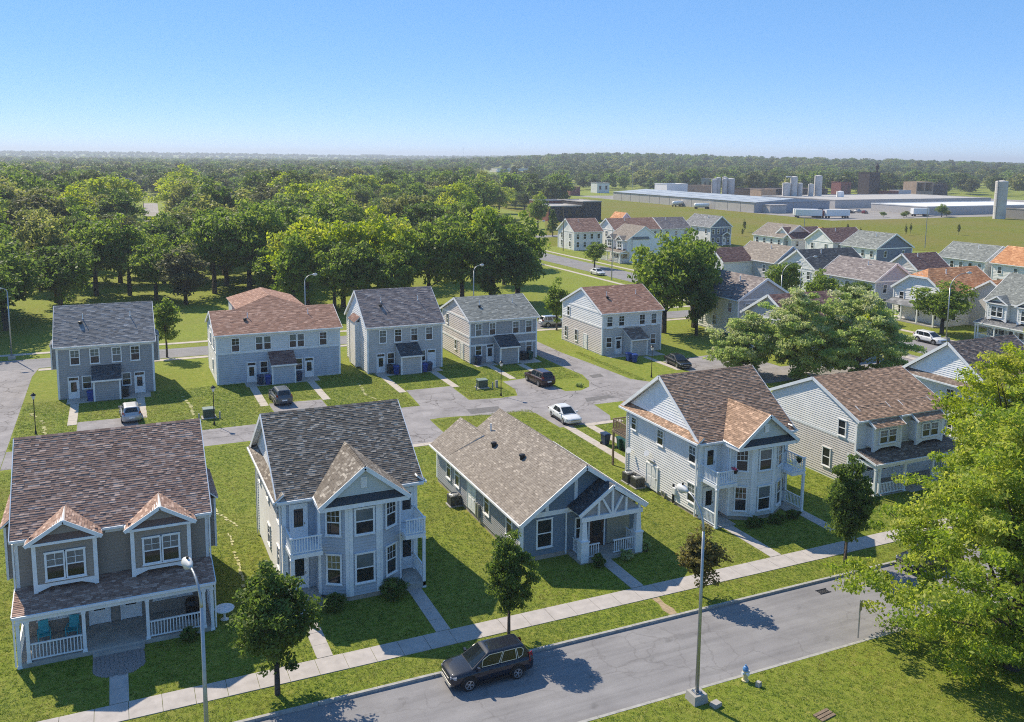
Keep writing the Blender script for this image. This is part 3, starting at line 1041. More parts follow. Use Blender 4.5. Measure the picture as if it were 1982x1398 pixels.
        bs.obj('siding', side, bo, kind='stuff')
        a, b_ = (xo + s * 0.2, s * half) if s < 0 else (s * half, xo + s * 0.2)
        z0_, z1_ = (ze + 0.2, ze + 0.85) if s < 0 else (ze + 0.85, ze + 0.2)
        roof_part(H, [[(a, y0 - 0.2, z0_), (b_, y0 - 0.2, z1_), (b_, y1 + 0.2, z1_), (a, y1 + 0.2, z0_)]], shi, trim, th=0.08, name='side_bay_roof')
        for yy_ in (y0, y1):
            beam_obj('corner_board', (xo, yy_, zp + 0.5), (xo, yy_, ze + 0.15), 0.12, 0.12, trim, H)
    return H

def bay_house(label, X, Y, fz, sid, side, shi, half=4.15, bx=0.3, trim=PALE, depth=10.1, zr_up=3.87, hero=True, front=None, wins=(), baluster=0.15, pshi=None, group='houses along the front street'):
    H = thing('bay_house', label, 'house', (X, Y, 0), 0, group)
    front = front or sid
    ze, ym = fz + 5.85, depth / 2
    zr = ze + zr_up
    yr0, yr1 = -0.45, depth + 0.45
    sl_ = (zr - ze) / (ym - yr0)
    zw = ze + 0.45 * sl_ - 0.16
    shell(H, [(-half, half, 0, depth, 0.3, zw - 0.1)], [([(-half, 0, zw - 0.11), (-half, depth, zw - 0.11), (-half, ym, zr - 0.2)], (2 * half, 0, 0))], side)
    box_obj('foundation', -half + 0.03, half - 0.03, 0.03, depth - 0.03, 0, 0.31, FOUND, H)
    siding_part(H, [([(-half, 0, 0.3), (half, 0, 0.3), (half, 0, ze - 0.1), (-half, 0, ze - 0.1)], (0, -1, 0))], front, 0.19)
    siding_part(H, [([(s * half, 0, 0.3), (s * half, depth, 0.3), (s * half, depth, ze - 0.1), (s * half, 0, ze - 0.1)], (s, 0, 0)) for s in (-1, 1)], side, 0.19)
    siding_part(H, [([(s * half, 0, ze + 0.2), (s * half, depth, ze + 0.2), (s * half, depth, zw - 0.1), (s * half, ym, zr - 0.2), (s * half, 0, zw - 0.1)], (s, 0, 0)) for s in (-1, 1)], WHITE, 0.2)
    for s in (-1, 1):
        for yy_, sy in ((0, -1), (depth, 1)):
            corner(H, s * half, yy_, 0.3, ze - 0.1, s, sy, trim, 0.2)
        # pent roof across the foot of the gable
        a, b_ = (-half - 0.5, -half) if s < 0 else (half, half + 0.5)
        z0_, z1_ = (ze + 0.0, ze + 0.42) if s < 0 else (ze + 0.42, ze + 0.0)
        roof_part(H, [[(a, yr0, z0_), (b_, yr0, z1_), (b_, yr1, z1_), (a, yr1, z0_)]], shi, trim, th=0.1, name='pent_roof')
        beam_obj('frieze', (s * (half + 0.035), 0.0, ze - 0.32), (s * (half + 0.035), depth, ze - 0.32), 0.06, 0.34, trim, H)
        beam_obj('gutter', (s * (half + 0.55), yr0, ze - 0.07), (s * (half + 0.55), yr1, ze - 0.07), 0.11, 0.14, trim, H)
    hw = half + 0.38
    roof_part(H, gable_roof_x(hw, yr0, yr1, ze + 0.02, zr), shi)
    ridge_cap(H, (-hw, ym, zr), (hw, ym, zr), shi)
    for s in (-1, 1):
        rakes(H, s * hw, yr0, ym, yr1, ze, zr, s, WHITE)
    # centre bay with canted sides, two storeys
    L, F, d1, d2 = 2.52, 0.93, -1.0, -1.95
    bp = [(bx - L, 0.1), (bx - L, d1), (bx - F, d2), (bx + F, d2), (bx + L, d1), (bx + L, 0.1)]
    zb = 0.32
    bm = MB()
    bm.prism([(x, y, zb) for x, y in bp], (0, 0, ze - 0.05 - zb))
    bay = bm.obj('bay', front, H)
    fo = MB()
    fo.prism([(x * 0.985 + bx * 0.015, y * 0.98, 0) for x, y in bp], (0, 0, 0.33))
    fo.obj('foundation', FOUND, bay)
    sb = MB()
    for i in range(5):
        (xa, ya), (xb, yb) = bp[i], bp[i + 1]
        n = Vector((yb - ya, -(xb - xa), 0))
        laps(sb, [(xa, ya, zb), (xb, yb, zb), (xb, yb, ze - 0.05), (xa, ya, ze - 0.05)], n, 0.19)
    sb.obj('siding', front, bay, kind='stuff')
    for i in (1, 2, 3, 4):
        (xa, ya), (xp, yp_), (xn, yn) = bp[i], bp[i - 1], bp[i + 1]
        pl = MB()
        for (xq, yq) in ((xp, yp_), (xn, yn)):
            d = Vector((xq - xa, yq - ya, 0)).normalized()
            n = Vector((d.y, -d.x, 0))
            if n.y > 0 or (abs(n.y) < 1e-3 and (n.x > 0) != (xa > bx)):
                n = -n
            p0 = Vector((xa, ya, 0)) + n * 0.03
            wd = 0.22 if i in (2, 3) else 0.13
            a = p0 - d * 0.012
            b_ = p0 + d * wd
            pl.hexa([a + Vector((0, 0, zb)), b_ + Vector((0, 0, zb)), b_ + n * 0.035 + Vector((0, 0, zb)), a + n * 0.035 + Vector((0, 0, zb)),
                     a + Vector((0, 0, ze - 0.06)), b_ + Vector((0, 0, ze - 0.06)), b_ + n * 0.035 + Vector((0, 0, ze - 0.06)), a + n * 0.035 + Vector((0, 0, ze - 0.06))])
        pl.obj('corner_board', trim, bay)
    # windows of the bay
    for z0_, hh in ((fz + 0.62, 1.95), (fz + 3.68, 1.72)):
        window(H, bx, d2 - 0.05, z0_, 1.25, hh, 0, trim, 0, 'u' if z0_ > 2 else 'u')
        mx, my = (2.52 + 0.93) / 2, (d1 + d2) / 2
        ang = math.atan2(d2 - d1, L - F)
        n = Vector((-math.sin(-ang), -math.cos(ang), 0))
        window(H, bx - mx - 0.03, my - 0.045, z0_, 0.98, hh, ang, trim, 3, 'c' if (z0_ < 2 and fz > 0.3) else '')
        window(H, bx + mx + 0.03, my - 0.045, z0_, 0.98, hh, -ang, trim, 3, '')
    # gable over the bay
    gx, yf = 2.77, -2.35
    z0_, za = ze - 0.02, ze + 2.16
    yb = (za - ze) / sl_ + yr0
    roof_part(H, [[(bx - gx, yf, z0_), (bx, yf, za), (bx, yb + 0.05, za), (bx - gx, yr0 + 0.05, z0_ + 0.03)],
                  [(bx, yf, za), (bx + gx, yf, z0_), (bx + gx, yr0 + 0.05, z0_ + 0.03), (bx, yb + 0.05, za)]], shi, trim, th=0.12, name='gable_roof')
    ridge_cap(H, (bx, yf, za), (bx, yb, za), shi)
    pm = MB()
    pm.prism([(bx - gx + 0.3, yf + 0.42, ze + 0.02), (bx + gx - 0.3, yf + 0.42, ze + 0.02), (bx, yf + 0.42, za - 0.2)], (0, 0.3, 0))
    ped = pm.obj('pediment', SID['sage'], H)
    sp = MB()
    laps(sp, [(bx - gx + 0.5, yf + 0.42, ze + 0.1), (bx + gx - 0.5, yf + 0.42, ze + 0.1), (bx, yf + 0.42, za - 0.3)], (0, -1, 0), 0.13)
    sp.obj('siding', SID['sage'], ped, kind='stuff')
    vn = MB()
    vn.box(bx - 0.2, bx + 0.2, yf + 0.34, yf + 0.385, ze + 0.75, ze + 1.4)
    for i in range(6):
        vn.box(bx - 0.15, bx + 0.15, yf + 0.315, yf + 0.339, ze + 0.80 + i * 0.09, ze + 0.85 + i * 0.09)
    vn.obj('gable_vent', WHITE, H)
    pt = MB()
    pt.prism([(bx - gx + 0.12, yf - 0.02, ze + 0.0), (bx - gx + 0.55, yf + 0.4, ze + 0.34), (bx + gx - 0.55, yf + 0.4, ze + 0.34), (bx + gx - 0.12, yf - 0.02, ze + 0.0)], (0, 0.06, -0.05))
    pt.obj('pent_roof', pshi or SHI['black'], H, tone=True)
    so_ = MB()
    so_.prism([(bx - gx + 0.05, yf + 0.03, ze - 0.3), (bx + gx - 0.05, yf + 0.03, ze - 0.3), (bx + gx - 0.05, 0.02, ze - 0.3), (bx - gx + 0.05, 0.02, ze - 0.3)], (0, 0, 0.28))
    so_.obj('entablature', trim, H)
    for s in (-1, 1):
        beam_obj('rake_board', (bx + s * gx, yf - 0.03, ze - 0.1), (bx, yf - 0.03, za - 0.08), 0.06, 0.24, trim, H)
    # balconies and porches either side
    for s in (-1, 1):
        xo = s * (half - 0.05)
        xi = bx + s * (L + 0.02)
        x0, x1 = min(xo, xi), max(xo, xi)
        box_obj('balcony', x0, x1, -2.1, -0.04, fz + 2.9, fz + 3.14, trim, H)
        box_obj('porch_floor', x0, x1, -2.1, -0.04, 0, fz, CONC, H)
        pw = 0.17
        post(H, xo - s * pw / 2, -2.1 + pw / 2, 0.02, fz + 2.9, pw, trim)
        post(H, xo - s * pw / 2, -0.04 - pw / 2, fz, fz + 2.9, pw, trim)
        post(H, xo - s * 0.06, -2.04, fz + 3.14, fz + 4.2, 0.11, trim, 'balcony_post')
        z_ = fz + 3.14
        railing(H, (x0 + (0.13 if s < 0 else 0), -2.04, z_), (x1 - (0.13 if s > 0 else 0), -2.04, z_), 1.02, 0.1, trim, baluster)
        railing(H, (xo - s * 0.06, -1.97, z_), (xo - s * 0.06, -0.06, z_), 1.02, 0.1, trim, baluster)
        railing(H, (xo - s * 0.085, -1.93, fz), (xo - s * 0.085, -0.22, fz), 1.0, 0.1, trim, baluster)
        dx = (xo + xi) / 2 - s * 0.06 + s * 0.12
        door(H, dx, -0.035, fz + 3.15, 1.1, 2.28, 0, trim, trim, True)
        door(H, dx, -0.035, fz + 0.01, 1.1, 2.28, 0, trim, trim, True)
        box_obj('gutter', min(xi, s * hw), max(xi, s * hw), yr0 - 0.12, yr0 - 0.01, ze - 0.12, ze + 0.0, trim, H)
        box_obj('soffit', min(xi, s * hw), max(xi, s * hw), yr0, 0.0, ze - 0.24, ze - 0.14, trim, H)
    for (yy_, z0_, w_, hh) in wins:
        window(H, -half - 0.03, yy_, z0_, w_, hh, -PI / 2, WHITE, 2, random.choice(('', 'u')))
    for yy_ in (1.2, 5.2, 8.6):
        window(H, half + 0.03, yy_, fz + 4.1, 0.95, 1.35, PI / 2, WHITE, 2, '')
        window(H, half + 0.03, yy_, fz + 1.0, 0.95, 1.45, PI / 2, WHITE, 2, '')
    return H

h1 = duplex('taupe duplex with a red brown roof and full width porch holding two teal chairs', -0.75, 51.1, 0, SID['brown'], SHI['redbrown'], porch_shi=SHI['redbrown'])
h2 = bay_house('blue fronted two storey house with a charcoal roof and round shrubs at its bay', 12.5, 51.1, 0.42, SID['blue'], SID['vwhite'], SHI['charcoal'],  # side walls white: sunlight put into the blue grey siding colour
               wins=((1.2, 4.35, 0.95, 1.35), (5.2, 4.35, 0.95, 1.35), (8.6, 4.35, 0.8, 1.1), (1.4, 1.3, 0.95, 1.45), (5.0, 1.3, 0.95, 1.45)))
h4 = bay_house('white sided two storey house with a brown roof and twin balconies around its bay', 42.75, 51.1, 0.08, SID['lgrey'], SID['white'], SHI['brown'],
               wins=((8.93, 4.2, 0.85, 1.15), (5.06, 4.05, 0.98, 1.35), (0.82, 4.0, 1.0, 1.4), (0.77, 0.95, 1.1, 1.55)))
door(h4, -4.2, 6.05, 0.15, 1.75, 2.05, -PI / 2, WHITE, WHITE, False, False, True)
h6 = bay_house('pale house with a dark roof half hidden by the large yellow green tree', 74.6, 51.1, 0.25, SID['lgrey'], SID['white'], SHI['dkbrown'],
               wins=((0.8, 4.2, 1.0, 1.4), (4.6, 4.2, 1.0, 1.4), (0.8, 1.1, 1.0, 1.5), (4.6, 1.1, 1.0, 1.5)))
h5 = duplex('white and beige duplex with a striped brown roof behind the yellow green tree', 59.1, 51.1, 0, SID['lgrey'], SHI['brown'], 0.1, 5.78, 8.2, 5.0, 10.1, False, True, PALE, SHI['dkbrown'], True, SID['beige'], SID['white'], bump_l=False, bump_r=False)
window(h5, -5.03, 1.55, 3.95, 0.95, 1.45, -PI / 2, WHITE, 0, '')
window(h5, -5.03, 3.1, 0.85, 1.0, 1.7, -PI / 2, WHITE, 0, '')
for yy_ in (1.6, 5.0):
    window(h1, -4.88, yy_ + 5.3, 1.2, 0.95, 1.4, -PI / 2, PALE, 0, '')

for H_, pts in ((h1, ((-4.95, -0.12, 3.0, 6.0), (4.95, -0.12, 3.0, 6.0), (-4.95, -2.0, 0.1, 2.7), (4.95, -2.0, 0.1, 2.7))), (h2, ((-4.28, 0.2, 0.1, 6.0), (4.28, 0.2, 0.1, 6.0), (-4.28, 9.9, 0.1, 6.0))),
                (h4, ((-4.28, 0.2, 0.1, 5.6), (-4.28, 9.9, 0.1, 5.6), (4.28, 0.2, 0.1, 5.6))), (h5, ((-5.12, -0.1, 2.9, 5.4), (5.12, -0.1, 2.9, 5.4))), (h6, ((-4.28, 0.2, 0.1, 5.8),))):
    for (x, y, z0_, z1_) in pts:
        beam_obj('downspout', (x, y, z0_), (x, y, z1_), 0.08, 0.1, WHITE, H_, (0, 1, 0))

# slate blue bungalow with a truss porch
def bungalow(label, X, Y):
    H = thing('bungalow', label, 'house', (X, Y, 0), 0, 'houses along the front street')
    sid, shi, tr = SID['slate'], SHI['taupe'], PALE
    hw, dep = 4.4, 13.2            # half width, depth; local origin below the ridge at the front wall
    ze, zr = 3.05, 6.4
    e = 0.42                        # side overhang
    s_ = (zr - ze) / (hw + e)
    zw = ze + e * s_
    shell(H, [(-hw, hw, 0, dep, 0.35, zw - 0.12), (-hw, 0.2, dep, 16.3, 0.35, zw - 0.12)],
          [([(-hw, 0, zw - 0.13), (hw, 0, zw - 0.13), (0, 0, zr - 0.2)], (0, dep, 0)), ([(-hw, dep, zw - 0.13), (0.2, dep, zw - 0.13), (-2.1, dep, 4.55)], (0, 3.1, 0))], sid)
    box_obj('foundation', -hw + 0.03, hw - 0.03, 0.03, dep, 0, 0.36, FOUND, H)
    box_obj('foundation', -hw + 0.03, 0.17, dep, 16.27, 0, 0.36, FOUND, H)
    siding_part(H, [([(-hw, 0, 0.35), (hw, 0, 0.35), (hw, 0, zw - 0.05), (-hw, 0, zw - 0.05)], (0, -1, 0)),
                    ([(-hw, 0, 3.3), (hw, 0, 3.3), (0, 0, zr - 0.2)], (0, -1, 0))], sid, 0.13)
    siding_part(H, [([(-hw, 0, 0.35), (-hw, 16.3, 0.35), (-hw, 16.3, zw - 0.1), (-hw, 0, zw - 0.1)], (-1, 0, 0)),
                    ([(hw, 0, 0.35), (hw, dep, 0.35), (hw, dep, zw - 0.1), (hw, 0, zw - 0.1)], (1, 0, 0))], SID['dgrey'], 0.15)  # sides in a lighter siding: sunlight put into the slate colour
    fy = -0.85
    xe = hw + e
    roof_part(H, [[(-xe, fy, ze), (0, fy, zr), (0, dep + 0.4, zr), (-xe, dep + 0.4, ze)],
                  [(0, fy, zr), (xe, fy, ze), (xe, dep + 0.4, ze), (0, dep + 0.4, zr)]], shi)
    zr2 = 5.0
    xm = -2.15
    roof_part(H, [[(-xe, dep, ze), (xm, dep - 1.5, zr2), (xm, 16.8, zr2), (-xe, 16.8, ze)],
                  [(xm, dep - 1.5, zr2), (0.55, dep, ze), (0.55, 16.8, ze), (xm, 16.8, zr2)]], shi, name='rear_roof')
    ridge_cap(H, (0, fy, zr), (0, dep + 0.4, zr), shi)
    ridge_cap(H, (xm, dep, zr2), (xm, 16.8, zr2), shi)
    for s in (-1, 1):
        beam_obj('rake_board', (s * xe, fy - 0.03, ze - 0.12), (0, fy - 0.03, zr - 0.12), 0.06, 0.28, tr, H)
    beam_obj('gutter', (-xe - 0.05, fy, ze - 0.07), (-xe - 0.05, 16.8, ze - 0.07), 0.12, 0.13, WHITE, H)
    beam_obj('gutter', (xe + 0.05, fy, ze - 0.07), (xe + 0.05, dep + 0.4, ze - 0.07), 0.12, 0.13, WHITE, H)
    corner(H, -hw, 0, 0.35, 3.0, -1, -1, tr, 0.2)
    corner(H, -hw, 16.3, 0.35, 3.0, -1, 1, tr, 0.2)
    box_obj('belt_board', -hw + 0.05, hw, -0.075, -0.034, 3.0, 3.32, tr, H)
    for x in (-2.5, -0.35):
        zt = zr - 0.35 - abs(x) * s_
        box_obj('batten_board', x - 0.12, x + 0.12, -0.07, -0.034, 3.33, zt, tr, H)
    window(H, -2.68, -0.03, 0.82, 1.22, 2.05, 0, tr, 0, '')
    beam_obj('downspout', (-1.08, -0.1, 0.15), (-1.08, -0.1, 3.0), 0.09, 0.09, tr, H)
    # west side openings
    for yy_, z0_, hh in ((13.4, 1.2, 1.85), (11.5, 1.2, 1.85), (5.6, 1.2, 1.85), (1.7, 1.2, 1.85)):
        window(H, -hw - 0.03, yy_, z0_, 1.05, hh, -PI / 2, WHITE, 0, 'u' if yy_ > 10 else '')
    door(H, -hw - 0.03, 8.5, 0.4, 1.75, 2.35, -PI / 2, WHITE, WHITE, False, False, True)
    # truss porch
    c, pw, yp = 1.55, 2.55, -1.75
    za, z0_ = 5.15, 3.42
    roof_part(H, [[(c - pw, yp, z0_), (c, yp, za), (c, 0.0, za), (c - pw, 0.0, z0_)], [(c, yp, za), (c + pw, yp, z0_), (c + pw, 0.0, z0_), (c, 0.0, za)]], SHI['black'], tr, th=0.12, name='porch_roof')
    roof_part(H, [[(c, yp + 0.02, za + 0.015), (c + pw, yp + 0.02, z0_ + 0.015), (c + pw, -0.01, z0_ + 0.015), (c, -0.01, za + 0.015)]], shi, tr, th=0.02, name='porch_roof')
    for s in (-1, 1):
        beam_obj('rake_board', (c + s * pw, yp - 0.04, z0_ - 0.08), (c, yp - 0.04, za - 0.08), 0.07, 0.24, tr, H)
    box_obj('porch_beam', c - 2.35, c + 2.35, yp + 0.02, yp + 0.22, 2.9, 3.2, tr, H)
    pm = MB()
    pm.prism([(c - 2.25, yp + 0.2, 3.2), (c + 2.25, yp + 0.2, 3.2), (c, yp + 0.2, za - 0.25)], (0, 0.06, 0))
    pm.obj('pediment', SID['dgrey'], H)
    for (xa, za_, xb, zb_) in ((0, 3.2, 0, 4.85), (-1.05, 3.2, -1.05, 4.15), (1.05, 3.2, 1.05, 4.15), (-0.12, 3.2, -0.78, 4.3), (0.12, 3.2, 0.78, 4.3), (2.1, 3.2, 2.1, 3.5)):
        beam_obj('truss_strut', (c + xa, yp + 0.1, za_), (c + xb, yp + 0.1, zb_), 0.14, 0.15, tr, H, (0, 1, 0))
    for s in (-1, 1):
        x = c + s * 2.08
        pd = MB()
        pd.box(x - 0.28, x + 0.28, yp - 0.04, yp + 0.52, 0.1, 1.5)
        pd.box(x - 0.33, x + 0.33, yp - 0.09, yp + 0.57, 1.5, 1.58)
        pd.obj('pedestal', tr, H)
        tp = MB()
        y = yp + 0.24
        tp.hexa([(x - 0.21, y - 0.21, 1.58), (x + 0.21, y - 0.21, 1.58), (x + 0.21, y + 0.21, 1.58), (x - 0.21, y + 0.21, 1.58), (x - 0.15, y - 0.15, 2.9), (x + 0.15, y - 0.15, 2.9), (x + 0.15, y + 0.15, 2.9), (x - 0.15, y + 0.15, 2.9)])
        tp.obj('porch_post', tr, H)
        railing(H, (x, yp + 0.6, 0.22), (x, -0.1, 0.22), 1.0, 0.1, tr, 0.16)
    railing(H, (c - 1.75, yp + 0.2, 0.22), (c - 0.85, yp + 0.2, 0.22), 1.0, 0.1, tr, 0.17)
    railing(H, (c + 0.2, yp + 0.2, 0.22), (c + 1.78, yp + 0.2, 0.22), 1.0, 0.1, tr, 0.17)
    box_obj('porch_floor', c - 2.4, c + 2.4, yp + 0.0, -0.03, 0, 0.22, CONC, H)
    door(H, c - 0.25, -0.035, 0.24, 1.3, 2.2, 0, tr, BROWNM, True)
    box_obj('wall_panel', c + 0.55, c + 2.35, -0.09, -0.035, 0.3, 2.85, SID['khaki'], H)
    window(H, c - 1.5, -0.03, 0.95, 0.9, 1.6, 0, tr, 0, '')
    vent_pipe(H, -1.6, 11.6, 5.2, 0.7, 0.06)
    turbine(H, -2.3, 9.4, 4.9)
    turbine(H, -1.85, 5.3, 5.2)
    return H
h3 = bungalow('low slate blue bungalow with a taupe roof and a white timbered truss porch', 27.75, 49.6)

# ------------------------------------------------------------------ houses of the back row (seen from behind)
def rear_house(label, X, Y, half, depth, ze, zr, up_s, low_s, side_s, side_low, shi, wins, dbl, doors, kwins, shed, shed_shi, belts, ym=None, side_wins=(), belt2=None, leaf=None, group='houses behind the alley', hip=False, side_door=None):
    H = thing('rear_house', label, 'house', (X, Y, 0), 0, group)
    ym = ym or depth / 2
    yr0, yr1 = -0.32, depth + 0.32
    sl_ = (zr - ze) / (ym - yr0)
    zw = ze + 0.32 * sl_ - 0.16
    shell(H, [(-half, half, 0, depth, 0.0, zw - 0.1)], [([(-half, 0, zw - 0.11), (-half, depth, zw - 0.11), (-half, ym, zr - 0.2)], (2 * half, 0, 0))], up_s)
    zb = belts or 0.2
    siding_part(H, [([(-half, 0, zb), (half, 0, zb), (half, 0, ze - 0.1), (-half, 0, ze - 0.1)], (0, -1, 0))], up_s, 0.25)
    siding_part(H, [([(s * half, 0, zb), (s * half, depth, zb), (s * half, depth, zw - 0.1), (s * half, ym, zr - 0.2), (s * half, 0, zw - 0.1)], (s, 0, 0)) for s in (-1, 1)], side_s, 0.25)
    if belts:
        siding_part(H, [([(-half, 0, 0.15), (half, 0, 0.15), (half, 0, zb), (-half, 0, zb)], (0, -1, 0))], low_s, 0.25)
        siding_part(H, [([(s * half, 0, 0.15), (s * half, depth, 0.15), (s * half, depth, zb), (s * half, 0, zb)], (s, 0, 0)) for s in (-1, 1)], side_low, 0.25)
        for z_ in ((belts,) if not belt2 else (belts, belt2)):
            box_obj('belt_board', -half, half, -0.06, -0.031, z_ - 0.11, z_ + 0.11, PALE, H)
            for s in (-1, 1):
                beam_obj('belt_board', (s * (half + 0.05), 0, z_), (s * (half + 0.05), depth, z_), 0.04, 0.22, WHITE, H)
    if zr - ze < 3.2 or belts:
        for s in (-1, 1):
            beam_obj('belt_board', (s * (half + 0.05), 0, ze - 0.05), (s * (half + 0.05), depth, ze - 0.05), 0.04, 0.24, WHITE, H)
    for s in (-1, 1):
        corner(H, s * half, 0, 0.05, ze - 0.1, s, -1, WHITE, 0.16)
        corner(H, s * half, depth, 0.05, ze - 0.1, s, 1, WHITE, 0.16)
    hw = half + 0.25
    polys = gable_roof_x(hw, yr0, yr1, ze, zr, ym)
    roof_part(H, polys, shi, exp=0.2, tab=0.4)
    if hip:   # taller hipped block rising behind the ridge
        za, xa = zr + 1.15, 0.05
        yt = ym + 1.15 / sl_
        wl, wr = 4.4, 3.9
        roof_part(H, [[(xa - wl, ym, zr), (xa + wr, ym, zr), (xa, yt, za)],
                      [(xa - wl, yt + 7, zr), (xa - wl, ym, zr), (xa, yt, za), (xa, yt + 7, za)],
                      [(xa + wr, ym, zr), (xa + wr, yt + 7, zr), (xa, yt + 7, za), (xa, yt, za)]], SHI['rust'], exp=0.2, tab=0.4, th=0.06, name='hip_roof')
        box_obj('rear_wing', -wl + 0.2, wr - 0.1, depth, ym + 8.5, 0, zr - 0.1, up_s, H)
    else:
        ridge_cap(H, (-hw, ym, zr), (hw, ym, zr), shi)
    for s in (-1, 1):
        rakes(H, s * hw, yr0, ym, yr1, ze, zr, s)
    gutter(H, (-hw, yr0 - 0.06, ze - 0.07), (hw, yr0 - 0.06, ze - 0.07))
    box_obj('frieze', -half, half, -0.065, -0.031, ze - 0.38, ze - 0.1, WHITE, H)
    gz = ze - 2.15
    for x in wins:
        window(H, x - X, -0.03, gz, 1.02, 1.72, 0, WHITE, 2)
    for x in dbl:
        for s in (-1, 1):
            window(H, x - X + s * 0.47, -0.03, gz, 0.95, 1.72, 0, WHITE, 0)
    for x in doors:
        door(H, x - X, -0.03, 0.02, 1.12, 2.45, 0, WHITE, leaf or WHITE, leaf is None or x != doors[-1], True)
    for x in kwins:
        window(H, x - X, -0.03, 0.98, 1.0, 1.5, 0, WHITE, 0)
    # storage shed with a lean-to roof
    s0, s1 = shed[0] - X, shed[1] - X
    sd_ = -2.15
    sh_ = MB()
    sh_.box(s0, s1, sd_, -0.03, 0.0, 2.32)
    sh_.prism([(s0, sd_, 2.3), (s0, -0.03, 2.3), (s0, -0.03, 3.3)], (s1 - s0, 0, 0))
    sho = sh_.obj('shed', low_s, H)
    ss = MB()
    laps(ss, [(s0, sd_, 0.1), (s1, sd_, 0.1), (s1, sd_, 2.3), (s0, sd_, 2.3)], (0, -1, 0), 0.25)
    laps(ss, [(s0, sd_, 0.1), (s0, -0.03, 0.1), (s0, -0.03, 3.2), (s0, sd_, 2.3)], (-1, 0, 0), 0.25)
    laps(ss, [(s1, sd_, 0.1), (s1, -0.03, 0.1), (s1, -0.03, 3.2), (s1, sd_, 2.3)], (1, 0, 0), 0.25)
    ss.obj('siding', low_s, sho, kind='stuff')
    for s, x in ((-1, s0), (1, s1)):
        corner(H, x, sd_, 0.03, 2.35, s, -1, WHITE, 0.14)
    roof_part(H, [[(s0 - 0.16, sd_ - 0.25, 2.38), (s1 + 0.16, sd_ - 0.25, 2.38), (s1 + 0.16, -0.02, 3.52), (s0 - 0.16, -0.02, 3.52)]], shed_shi, WHITE, 0.2, 0.4, 0.1, 'shed_roof')
    box_obj('fascia', s0 - 0.16, s1 + 0.16, sd_ - 0.3, sd_ - 0.255, 2.2, 2.38, WHITE, H)
    for (yy_, z0_, w_, hh, s) in side_wins:
        window(H, s * (half + 0.03), yy_, z0_, w_, hh, s * PI / 2, WHITE, 0, '')
    if side_door:
        door(H, -half - 0.03, side_door, 0.05, 1.15, 2.15, -PI / 2, WHITE, WHITE, False, False, False)
    for x in (-half * 0.45, half * 0.55):
        vent_pipe(H, x, ym * 0.62, ze + (ym * 0.62 - yr0) * sl_, 0.6, 0.05)
    turbine(H, -half * 0.5, ym * 0.5, ze + (ym * 0.5 - yr0) * sl_)
    return H

f1 = rear_house('dark blue grey duplex with slate grey roof, leftmost of the houses behind the alley', -1.45, 104.5, 4.85, 10.1, 5.88, 9.55, SID['dgrey'], SID['dgrey'], SID['dgrey'], SID['dgrey'], SHI['grey'],
                (-4.52, -2.57, -0.38, 1.5), (), (-4.78, 1.84), (-3.46, 0.5), (-2.8, -0.15), SHI['black'], None)
f2 = rear_house('long pale blue house with a rust red roof rising to a hip', 17.3, 104.5, 7.2, 9.4, 5.92, 8.02, SID['bluepale'], SID['blue'], SID['vwhite'], SID['vwhite'], SHI['rust'],
                (12.25, 22.45), (15.4, 19.3), (13.98, 20.7), (15.4, 19.45), (16.0, 18.7), SHI['maroon'], 3.68, 4.6, hip=True, side_wins=((2.0, 3.9, 0.8, 1.4, -1), (5.5, 3.9, 0.8, 1.4, -1), (3.6, 1.0, 0.8, 1.4, -1)))
f3 = rear_house('mid grey duplex with a mauve roof and a box bay on its white gable', 32.45, 103.3, 4.85, 10.2, 5.82, 9.7, SID['grey'], SID['grey'], SID['vwhite'], SID['vwhite'], SHI['mauve'],
                (29.55, 31.5, 33.6, 35.55), (), (29.27, 35.85), (30.55, 34.6), (31.25, 33.85), SHI['black'], None, leaf=PALE, side_wins=((8.2, 3.8, 0.9, 1.4, -1), (8.0, 1.0, 0.9, 1.4, -1)))
f4 = rear_house('dark grey house with a green grey roof and a pinkish banded gable', 46.0, 103.6, 4.8, 10.4, 5.68, 7.95, SID['dgrey'], SID['dgrey'], SID['pink'], SID['pink'], SHI['green'],
                (42.4, 44.35, 47.7, 49.6), (), (44.0,), (42.4, 49.65), (44.6, 47.2), SHI['black'], 3.5, 5.2, belt2=2.35, side_wins=((8.2, 3.9, 0.8, 1.4, -1), (5.0, 0.9, 0.8, 1.4, -1)), side_door=2.6)
f5 = rear_house('grey house with a red brown roof and white gable right of the curving drive', 64.35, 101.4, 4.75, 11.6, 5.8, 8.62, SID['lgrey'], SID['grey'], SID['vwhite'], SID['pink'], SHI['rust'],
                (60.73, 62.6, 65.9, 67.8), (), (62.15,), (60.66, 67.75), (62.95, 65.5), SHI['dkbrown'], 3.84, 5.6, side_wins=((9.6, 3.9, 0.85, 1.4, -1), (10.3, 0.7, 0.85, 1.6, -1), (7.2, 0.65, 0.85, 1.7, -1)), side_door=4.5)

